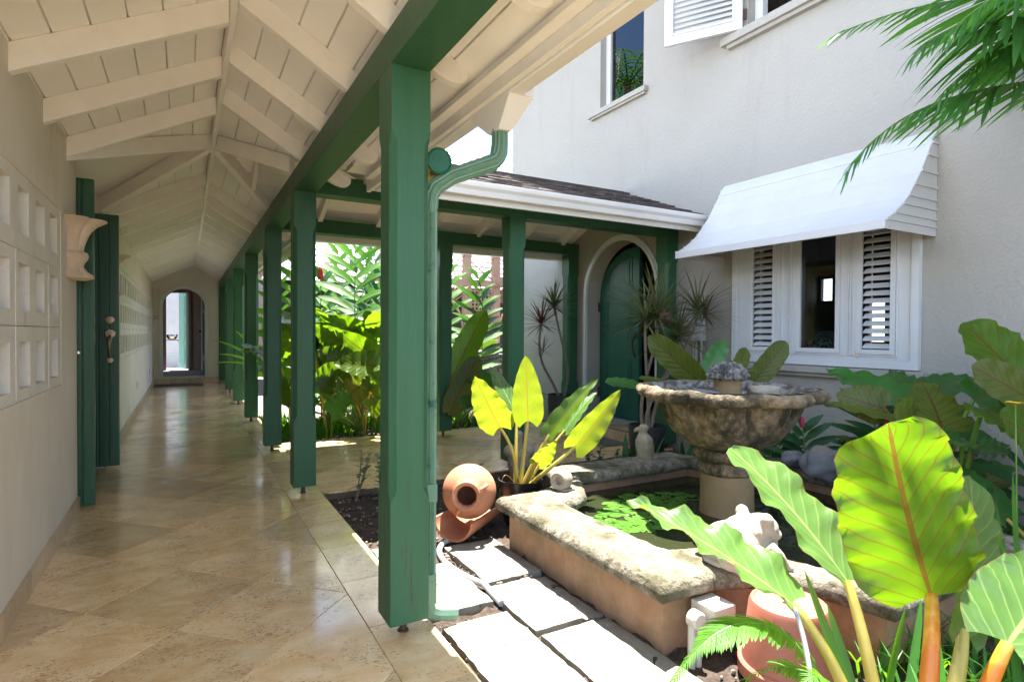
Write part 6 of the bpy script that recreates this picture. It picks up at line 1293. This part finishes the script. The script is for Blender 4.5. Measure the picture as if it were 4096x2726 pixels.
sapling((2.78, 3.62), 0.36, 48, 'round leaved shrub left of the stone bird on the far coping', 4, 0.04); sapling((3.02, 3.60), 0.24, 30, 'small round leaved shrub right behind the stone bird', 5, 0.035); sapling((1.72, 3.62), 0.26, 18, 'thin sprig standing behind the black nursery pot', 6, 0.04)
for i, (x, y) in enumerate(((3.05, 3.55), (3.35, 3.62), (3.6, 3.45), (3.85, 3.5))): clump('snake_plant', ('%s mottled upright snake plant in the shade behind the far coping' % ('first', 'second', 'third', 'fourth')[i]), 'plant', (x, y), 9, 0.42, 0.055, lf_ging_dk, 70+i, spread=0.45, group='snake plants behind the pool')
# ---- dracaenas
def dhead(c, n, Lh, W, m, par, sd, droop=0.15, tilt=None):
    if (m.name, W) not in lfm:
        a = leaf((0, 0, 0), (0, 1, 0), W/Lh, (0, 0, 1), m, None, prof=[(0, .6), (.2, 1), (.6, .8), (1, 0)], sag=0.07, fold=0.2, wave=0, lobe=0, ns=7, nc=2); lfm[(m.name, W)] = a.data; bpy.data.objects.remove(a)
    me = lfm[(m.name, W)]; rr = random.Random(sd); g0 = ORG[par.name]; c = Vector(c)
    for i in range(n):
        a = i*2.39996; z = 1-1.45*((i+0.5)/n)**0.9; z = max(-0.75, z); q_ = math.sqrt(max(0.02, 1-z*z)); d = Vector((q_*math.cos(a), q_*math.sin(a), z+rr.uniform(-0.1, 0.1))).normalized()
        nz = (UP-d*d.z); nz = nz.normalized() if nz.length > 0.05 else Vector((1, 0, 0)); xx = d.cross(nz).normalized(); zz = xx.cross(d); l_ = Lh*rr.uniform(0.75, 1.1)
        o = bpy.data.objects.new('leaf', me); C.objects.link(o); o.parent = par
        o.matrix_local = Matrix.Translation(c-g0-UP*0.03*(1-z)*0.6) @ Matrix(((xx.x, d.x, zz.x), (xx.y, d.y, zz.y), (xx.z, d.z, zz.z))).to_4x4() @ Matrix.Diagonal((l_, l_, l_, 1))
def roundpot(loc, r, h, label):
    t = thing('plant_pot', label, 'plant pot', loc); MB().lathe([(r*0.86, 0), (r*0.9, 0.01), (r, h-0.01), (r, h), (r*0.93, h), (r*0.92, h-0.05)], loc, 40, cap=False).build('pot_body', black_pot, t, smooth=True, angle=40)
    MB().lathe([(r*0.93, h-0.05), (0.001, h-0.045)], loc, 20, cap=False).build('potting_soil', soil, t); return t
lp1 = (3.92, 5.72, 0.001); roundpot(lp1, 0.165, 0.42, 'dark round pot against the post left of the arched door')
dl = thing('dracaena', 'two headed dracaena with a red tinged lower head left of the arched door', 'plant', (3.92, 5.72, 0.38))
hA = at(1275, 703, 6.35); hB = at(1246, 742, 6.2)
for hh, o_, k in ((hA, 0.03, 1), (hB, -0.03, -1)):
    stalk(bez((3.92+o_, 5.72, 0.36), (3.92+o_*2+0.12*k, 5.72, 0.75), (hh.x+0.10*k, hh.y, hh.z-0.5), hh, 18), 0.017, 0.012, bark, dl, name='trunk', n=8)
dhead(hA, 66, 0.36, 0.022, lf_drac, dl, 1); dhead(hB, 60, 0.34, 0.018, lf_red, dl, 2); dhead(hB-UP*0.30+R0*0.02, 22, 0.26, 0.012, lf_red, dl, 3)
rp1 = (3.62, 3.92, 0.001); roundpot(rp1, 0.165, 0.33, 'dark navy round pot before the arched door holding the bushy dracaena')
dr = thing('dracaena', 'bushy green and pink dracaena with several trunks before the arched door', 'plant', (3.62, 3.92, 0.28))
heads = [(at(1512, 722, 5.05), lf_drac, 80, .52), (at(1605, 712, 5.1), lf_drac, 60, .42), (at(1485, 735, 4.95), lf_drac, 46, .48), (at(1560, 775, 5.0), lf_drac, 60, .44)]
for i, (hh, m_, n_, l_) in enumerate(heads):
    k = (i-1.5)*0.03; stalk(bez((3.62+k, 3.92, 0.26), (3.60+k*3, 3.92, 0.7), (hh.x-k, hh.y, hh.z-0.35), hh, 14), 0.017, 0.011, bark, dr, name='trunk', n=8); dhead(hh, n_, l_, 0.024, m_, dr, 10+i)
nest = MB().ball(at(1530, 728, 4.93), 0.06, 14, 10, nz=0.6, seed=3).build('bird_nest', trunk_mat if False else iron, smooth=True); tag(nest, 'brown bird nest wedged in the bushy dracaena', 'nest')
dw = thing('dracaena', 'slim single stemmed dracaena standing clear against the house wall by the window', 'plant', (3.95, 3.62, -0.05))
hC = at(1622, 722, 5.15); stalk(bez((3.98, 3.70, -0.06), (4.0, 3.72, 0.5), (hC.x+0.14, hC.y, hC.z-0.35), hC, 16), 0.014, 0.010, bark, dw, name='trunk', n=8); dhead(hC, 44, 0.27, 0.014, lf_red, dw, 30); dhead(at(1625, 870, 5.1), 16, 0.26, 0.012, lf_red, dw, 31)
# ---- palm at the upper right
pm = thing('palm_tree', 'palm reaching green feathered fronds over the awning from the right', 'palm tree', (3.75, -0.45, -0.05))
crown = at(2560, 120, 3.0); stalk([Vector((3.75, -0.45, -0.06)), Vector((3.7, -0.40, 1.2)), crown.lerp(Vector((3.7, -0.4, 1.2)), 0.15)], 0.07, 0.05, trunk_mat, pm, name='trunk', n=12)
def palmfrond(p0, p1, p2, p3, n, L_, sd, hang, up=UP, ta=0.55): frond(bez(p0, p1, p2, p3, 18), int(n*0.72), L_*1.75, lf_palm, pm, hang=hang*0.95, wid=0.070, roll=0.75, sweep=0.75, side=0.8, rad=0.007, sd=sd, up=up, tipang=ta, start=0.12)
palmfrond(crown, at(2400, -60, 2.95), at(2150, -10, 2.9), at(1945, 70, 2.8), 48, 0.28, 1, 0.55)
palmfrond(crown, at(2420, 20, 2.7), at(2250, 10, 2.6), at(2120, 105, 2.5), 46, 0.34, 2, 0.85)
palmfrond(crown+Vector((0, 0, -0.05)), at(2390, 215, 2.8), at(2100, 165, 2.75), at(1950, 395, 2.65), 62, 0.24, 3, 0.62)
palmfrond(crown, at(2480, -100, 2.6), at(2330, -60, 2.4), at(2200, 60, 2.35), 40, 0.33, 4, 0.8)
palmfrond(crown, at(2500, 60, 3.3), at(2380, 60, 3.3), at(2290, 170, 3.3), 34, 0.30, 5, 0.9)
palmfrond(crown, at(2560, -300, 3.2), at(2450, -350, 3.4), at(2300, -200, 3.5), 40, 0.35, 6, 0.5)
palmfrond(crown, at(2700, -100, 3.0), at(2900, 0, 3.0), at(3050, 250, 3.0), 36, 0.35, 7, 0.6)
palmfrond(crown, crown+Vector((-0.7, 0.05, 0.75)), Vector((2.3, 1.15, 3.25)), Vector((1.66, 1.22, 2.85)), 130, 0.26, 8, 0.2)  # this frond and the next are unseen, added to shade the foreground leaf
palmfrond(crown, crown+Vector((-0.7, 0.25, 0.85)), Vector((2.3, 1.35, 3.3)), Vector((1.70, 1.38, 2.9)), 110, 0.24, 9, 0.2)
palmfrond(crown, at(2440, 60, 2.85), at(2290, 80, 2.75), at(2170, 215, 2.65), 46, 0.26, 11, 0.8)
# palm beyond the corridor roof (seen mirrored in the small upper window)
p2 = thing('palm_tree', 'tall palm standing beyond the corridor roof', 'palm tree', (-2.4, 13.2, 0)); c2 = Vector((-2.3, 13.0, 8.3))
stalk([Vector((-2.6, 13.4, -0.1)), Vector((-2.5, 13.2, 4)), c2], 0.16, 0.10, trunk_mat, p2, name='trunk', n=10)
for i in range(13):
    a = i*0.483+0.2; d = Vector((math.cos(a), math.sin(a), 0)); frond(bez(c2, c2+d*0.9+UP*(0.9-0.15*(i % 3)), c2+d*2.0+UP*0.7, c2+d*2.7-UP*(0.3+0.3*(i % 3)), 12), 26, 0.75, lf_palm, p2, hang=0.5, wid=0.06, rad=0.03, sd=50+i)
# ---- planted garden court beyond the cross walk
ginger((1.74, 6.86), 2.40, -0.35, 19, 0.56, 0.125, 'tall backlit ginger cane centred between the two nearest posts', 201, lean=(0.02, 0.05), z0=0.42)
gl = [(1.42, 7.15, 1.85, 0.2), (1.95, 7.35, 2.15, -0.1), (1.28, 7.6, 2.0, 0.4), (2.15, 7.2, 1.9, 0.0), (2.9, 8.2, 2.3, 0.5), (1.9, 8.3, 2.3, 0.2), (2.25, 8.6, 2.1, -0.3), (3.3, 7.9, 2.15, 0.3), (1.15, 8.7, 1.9, 0.1), (2.6, 8.9, 2.4, -0.2), (3.62, 7.45, 2.0, 0.2), (2.7, 9.6, 1.9, 0.6), (2.8, 10.6, 2.0, 0.0), (2.7, 11.8, 1.9, 0.4)]
for i, (x, y, h, az) in enumerate(gl):
    ginger((x, y), h, az-0.4, 17, 0.50, 0.115, 'leafy green ginger cane in the planted court, %s' % ('front row left with a red flower head', 'behind the tall backlit cane', 'second row left under a red flower head', 'right of the tall cane', 'at the rear right', 'in the middle of the rear row', 'rear left by the gazebo', 'right side before the gazebo', 'tucked behind the third post', 'tallest of the rear row', 'nearest the bird bath', 'beside the fourth post', 'beyond the fourth post', 'farthest along the corridor')[i], 210+i, m=lf_ging if i % 3 else lf_ging_dk, lean=(0.05*math.sin(i*2), 0.05*math.cos(i*3)), flower=red_flower if i in (2, 0) else None, z0=0.3)
philclump((1.45, 6.85), 8, 'philodendron clump at the garden edge between the nearest posts, left', 301, (0.35, 1.15), (0.42, 0.62), m=(lf_phil, lf_phil, lf_dark)); philclump((1.68, 7.25), 6, 'tall lit philodendron in the second row behind the garden edge', 311, (0.8, 1.35), (0.4, 0.55), m=(lf_phil,)); philclump((2.02, 6.90), 8, 'big lit philodendron at the garden edge between the nearest posts, right', 302, (0.4, 1.25), (0.45, 0.65), m=(lf_phil, lf_phil, lf_pale))
philclump((1.12, 7.1), 8, 'philodendron glimpsed between the second and third posts', 303); philclump((2.75, 6.95), 8, 'dark philodendron hidden behind the nearest post', 304, (0.3, 0.8), m=(lf_dark, lf_phil))
philclump((2.6, 9.0), 8, 'philodendron beside the fourth post', 305); philclump((3.55, 6.75), 7, 'low philodendron with a broad leaf right of the middle garden post', 306, (0.15, 0.5), m=(lf_dark, lf_olive)); philclump((3.1, 7.3), 7, 'philodendron in front of the bird bath', 307, (0.3, 0.8), m=(lf_dark,)); philclump((2.0, 7.6), 8, 'philodendron in the second row of the court', 308, (0.6, 1.2)); philclump((2.8, 10.4), 8, 'philodendron far along the court', 309)
ls = thing('philodendron', 'broad layered backlit leaves filling the garden between the two nearest posts', 'plant', (1.75, 6.75, -0.05), group='philodendrons in the planted court')
for i, (b, t, W, Nh, m) in enumerate((((826, 768, 6.6), (757, 728, 6.5), .30, TC*.8+UP*.5, lf_phil), ((790, 792, 6.5), (722, 748, 6.4), .30, TC+UP*.3, lf_phil), ((880, 838, 6.5), (772, 758, 6.4), .36, TC*.9+UP*.4, lf_phil), ((872, 842, 6.3), (768, 836, 6.2), .34, TC*.6+UP*.8, lf_phil),
    ((778, 866, 6.3), (716, 880, 6.2), .36, TC*.8+UP*.5, lf_phil), ((806, 905, 6.3), (862, 868, 6.2), .34, TC+UP*.2, lf_olive), ((760, 950, 6.3), (812, 902, 6.3), .26, TC+UP*.3, lf_dark), ((800, 838, 6.4), (730, 806, 6.3), .34, TC*.7+UP*.7, lf_phil), ((835, 740, 6.8), (888, 760, 6.7), .30, TC*.8+UP*.5, lf_phil),
    ((850, 805, 6.6), (800, 735, 6.6), .30, TC+UP*.1, lf_phil), ((852, 900, 6.2), (890, 850, 6.2), .30, TC+UP*.3, lf_phil), ((735, 905, 6.2), (770, 850, 6.3), .26, TC+UP*.3, lf_phil), ((850, 945, 6.2), (884, 915, 6.2), .22, TC*.8+UP*.5, lf_phil), ((640, 900, 6.8), (668, 800, 6.9), .22, TC+UP*.2, lf_phil), ((650, 930, 6.6), (655, 865, 6.6), .24, TC+UP*.4, lf_phil))):
    B_ = at(*b); leaf(B_, at(*t), W, Nh-UP*0.5 if m is lf_phil else Nh, m, ls, prof=PHIL, sag=0.08, fold=0.12, wave=0.06, lobe=0.1, rs=400+i, ns=16, nc=6); pstalk((1.78+0.05*math.sin(i*2), 6.72, -0.05), B_, 0.015, 0.009, (stalk_g, stalk_y, stalk_g)[i % 3], ls, out=0.25)
# the upright paddle leaf between the near post and the middle garden post
pq = thing('philodendron', 'upright dark green paddle leaves just right of the near post', 'plant', (2.75, 6.5, -0.05))
for i, (b, t, W, Nh, m) in enumerate((((1022, 905, 6.4), (1117, 713, 6.6), .30, TC+UP*.2, lf_phil), ((1035, 950, 6.3), (1100, 820, 6.4), .28, TC+UP*.3, lf_olive), ((1150, 905, 6.3), (1060, 850, 6.5), .30, UP*.8+TC*.5, lf_dark), ((1060, 930, 6.2), (1180, 890, 6.3), .26, UP+TC*.4, lf_dark))):
    B_ = at(*b); leaf(B_, at(*t), W, Nh, m, pq, prof=PADDLE, sag=0.05, fold=0.1, wave=0.03, lobe=0.04, rs=80+i, ns=20); pstalk((2.72+0.05*i, 6.5, -0.05), B_, 0.016, 0.010, stalk_g, pq)
ginger((3.42, 6.85), 1.75, 0.2, 15, 0.40, 0.09, 'dark leafed ginger cane right of the upright paddle leaves', 240, m=lf_ging_dk, z0=0.3, group='ginger canes')
ginger((3.1, 6.7), 0.75, 0.4, 9, 0.30, 0.07, 'low ginger with a small pink flower in the garden gap', 241, m=lf_ging_dk, flower=pink_flower, z0=0.3, group='ginger canes')
# strap leaves poking through the posts
cd = thing('cordyline', 'strap leaved plant poking through between the fourth and fifth posts', 'plant', (0.98, 8.5, -0.05))
cb = Vector((1.0, 8.45, 0.62))
stalk(q3((1.05, 8.5, -0.06), (1.06, 8.5, 0.3), cb, 8), 0.014, 0.01, bark, cd, name='trunk')
for i, (u, v, dd) in enumerate(((486, 781, 7.9), (478, 838, 7.8), (492, 815, 8.0), (540, 760, 8.2), (610, 760, 8.5), (640, 850, 8.0), (575, 870, 7.9), (600, 720, 8.6), (655, 800, 8.4))):
    leaf(cb, at(u, v, dd), 0.075, UP+TC*0.3, lf_strap, cd, prof=LANCE, sag=0.16, fold=0.15, wave=0.01, lobe=0, ns=12, nc=4, rs=i)
for i in range(9):
    x, y = 1.0+0.33*i+0.06*math.sin(i*5), 6.50+0.08*math.sin(i*3); clump('variegated_plant', '%s small yellow edged plant along the garden kerb' % ('first', 'second', 'third', 'fourth', 'fifth', 'sixth', 'seventh', 'eighth', 'ninth')[i], 'plant', (x, y), 12, 0.17, 0.030, lf_varieg, 90+i, spread=1.3, group='variegated plants on the garden edge')
def grassy(name, label, pts, n, h, m, sd, w=0.012):
    rr = random.Random(sd); mb = MB(); uv = []; vs = []; fs = []
    for i in range(n):
        cx, cy_, r = rr.choice(pts); a = rr.uniform(0, 6.28); q_ = r*math.sqrt(rr.random()); x, y = cx+q_*math.cos(a), cy_+q_*math.sin(a); a2 = rr.uniform(0, 6.28); hh = h*rr.uniform(0.4, 1.1); d = Vector((math.cos(a2), math.sin(a2), 0)); s = Vector((-d.y, d.x, 0))*w*0.5*rr.uniform(0.6, 1.3); b = len(vs)
        for t, k in ((0, 1), (0.4, 1), (0.75, 0.7)):
            p = Vector((x, y, -0.06))+d*hh*0.5*t*t+UP*hh*(t-0.25*t*t); vs += [p-s*k, p+s*k]; uv += [(0.3, t), (0.7, t)]
        vs.append(Vector((x, y, -0.06))+d*hh*0.55+UP*hh*0.72); uv.append((0.5, 1)); fs += [(b, b+1, b+3, b+2), (b+2, b+3, b+5, b+4), (b+4, b+5, b+6)]
    mb.add(vs, fs); mb.uv = uv; return tag(mb.build(name, m, smooth=True, angle=180), label, kind='stuff')
grassy('ground_cover', 'low grassy ground cover in the planted court', [(1.1+0.4*i, 6.9+0.25*(i % 3), 0.35) for i in range(8)]+[(1.1, 7.5, 0.3), (2.3, 9, 0.5), (2.4, 10.3, 0.6)], 2600, 0.30, lf_strap, 5, 0.016)
grassy('ground_cover', 'low leafy tufts at the foot of the foreground plants', [(2.2, 0.9, 0.35), (2.6, 0.9, 0.4), (3.2, 1.2, 0.5), (3.9, 1.5, 0.35), (3.95, 2.4, 0.25)], 900, 0.22, lf_strap, 6, 0.012)
grassy('leaf_litter', 'short dark sprouts on the shaded soil behind the pool', [(3.2, 3.8, 0.4), (3.9, 3.6, 0.3), (2.2, 3.75, 0.3)], 260, 0.10, lf_ging_dk, 7, 0.02)
# rear hedge mass of broad leaves against the garden wall
def leafmass(name, label, boxes, n, L_, W, m, sd):
    rr = random.Random(sd); vs = []; fs = []; uv = []
    for i in range(n):
        x0, x1, y0, y1, z0, z1 = rr.choice(boxes); c = Vector((rr.uniform(x0, x1), rr.uniform(y0, y1), z0+(z1-z0)*rr.random()**0.8)); a = rr.uniform(0, 6.28); el = rr.uniform(-0.5, 0.9); d = Vector((math.cos(a)*math.cos(el), math.sin(a)*math.cos(el), math.sin(el))); s = d.cross(UP).normalized(); s = (s+UP*rr.uniform(-0.6, 0.6)).normalized(); l_ = L_*rr.uniform(0.5, 1.1); w = W*rr.uniform(0.6, 1.1)/2; b = len(vs)
        nn = s.cross(d)
        for t, k in ((0, 0.15), (0.3, 1), (0.65, 0.85)): p = c+d*l_*t-UP*l_*0.25*t*t; vs += [p-s*w*k+nn*w*0.25, p, p+s*w*k+nn*w*0.25]; uv += [(0, t), (0.5, t), (1, t)]
        vs.append(c+d*l_-UP*l_*0.25); uv.append((0.5, 1))
        for j in (0, 3): fs += [(b+j, b+j+1, b+j+4, b+j+3), (b+j+1, b+j+2, b+j+5, b+j+4)]
        fs += [(b+6, b+7, b+9), (b+7, b+8, b+9)]
    mb = MB().add(vs, fs); mb.uv = uv; return tag(mb.build(name, m, smooth=True, angle=180), label, kind='stuff')
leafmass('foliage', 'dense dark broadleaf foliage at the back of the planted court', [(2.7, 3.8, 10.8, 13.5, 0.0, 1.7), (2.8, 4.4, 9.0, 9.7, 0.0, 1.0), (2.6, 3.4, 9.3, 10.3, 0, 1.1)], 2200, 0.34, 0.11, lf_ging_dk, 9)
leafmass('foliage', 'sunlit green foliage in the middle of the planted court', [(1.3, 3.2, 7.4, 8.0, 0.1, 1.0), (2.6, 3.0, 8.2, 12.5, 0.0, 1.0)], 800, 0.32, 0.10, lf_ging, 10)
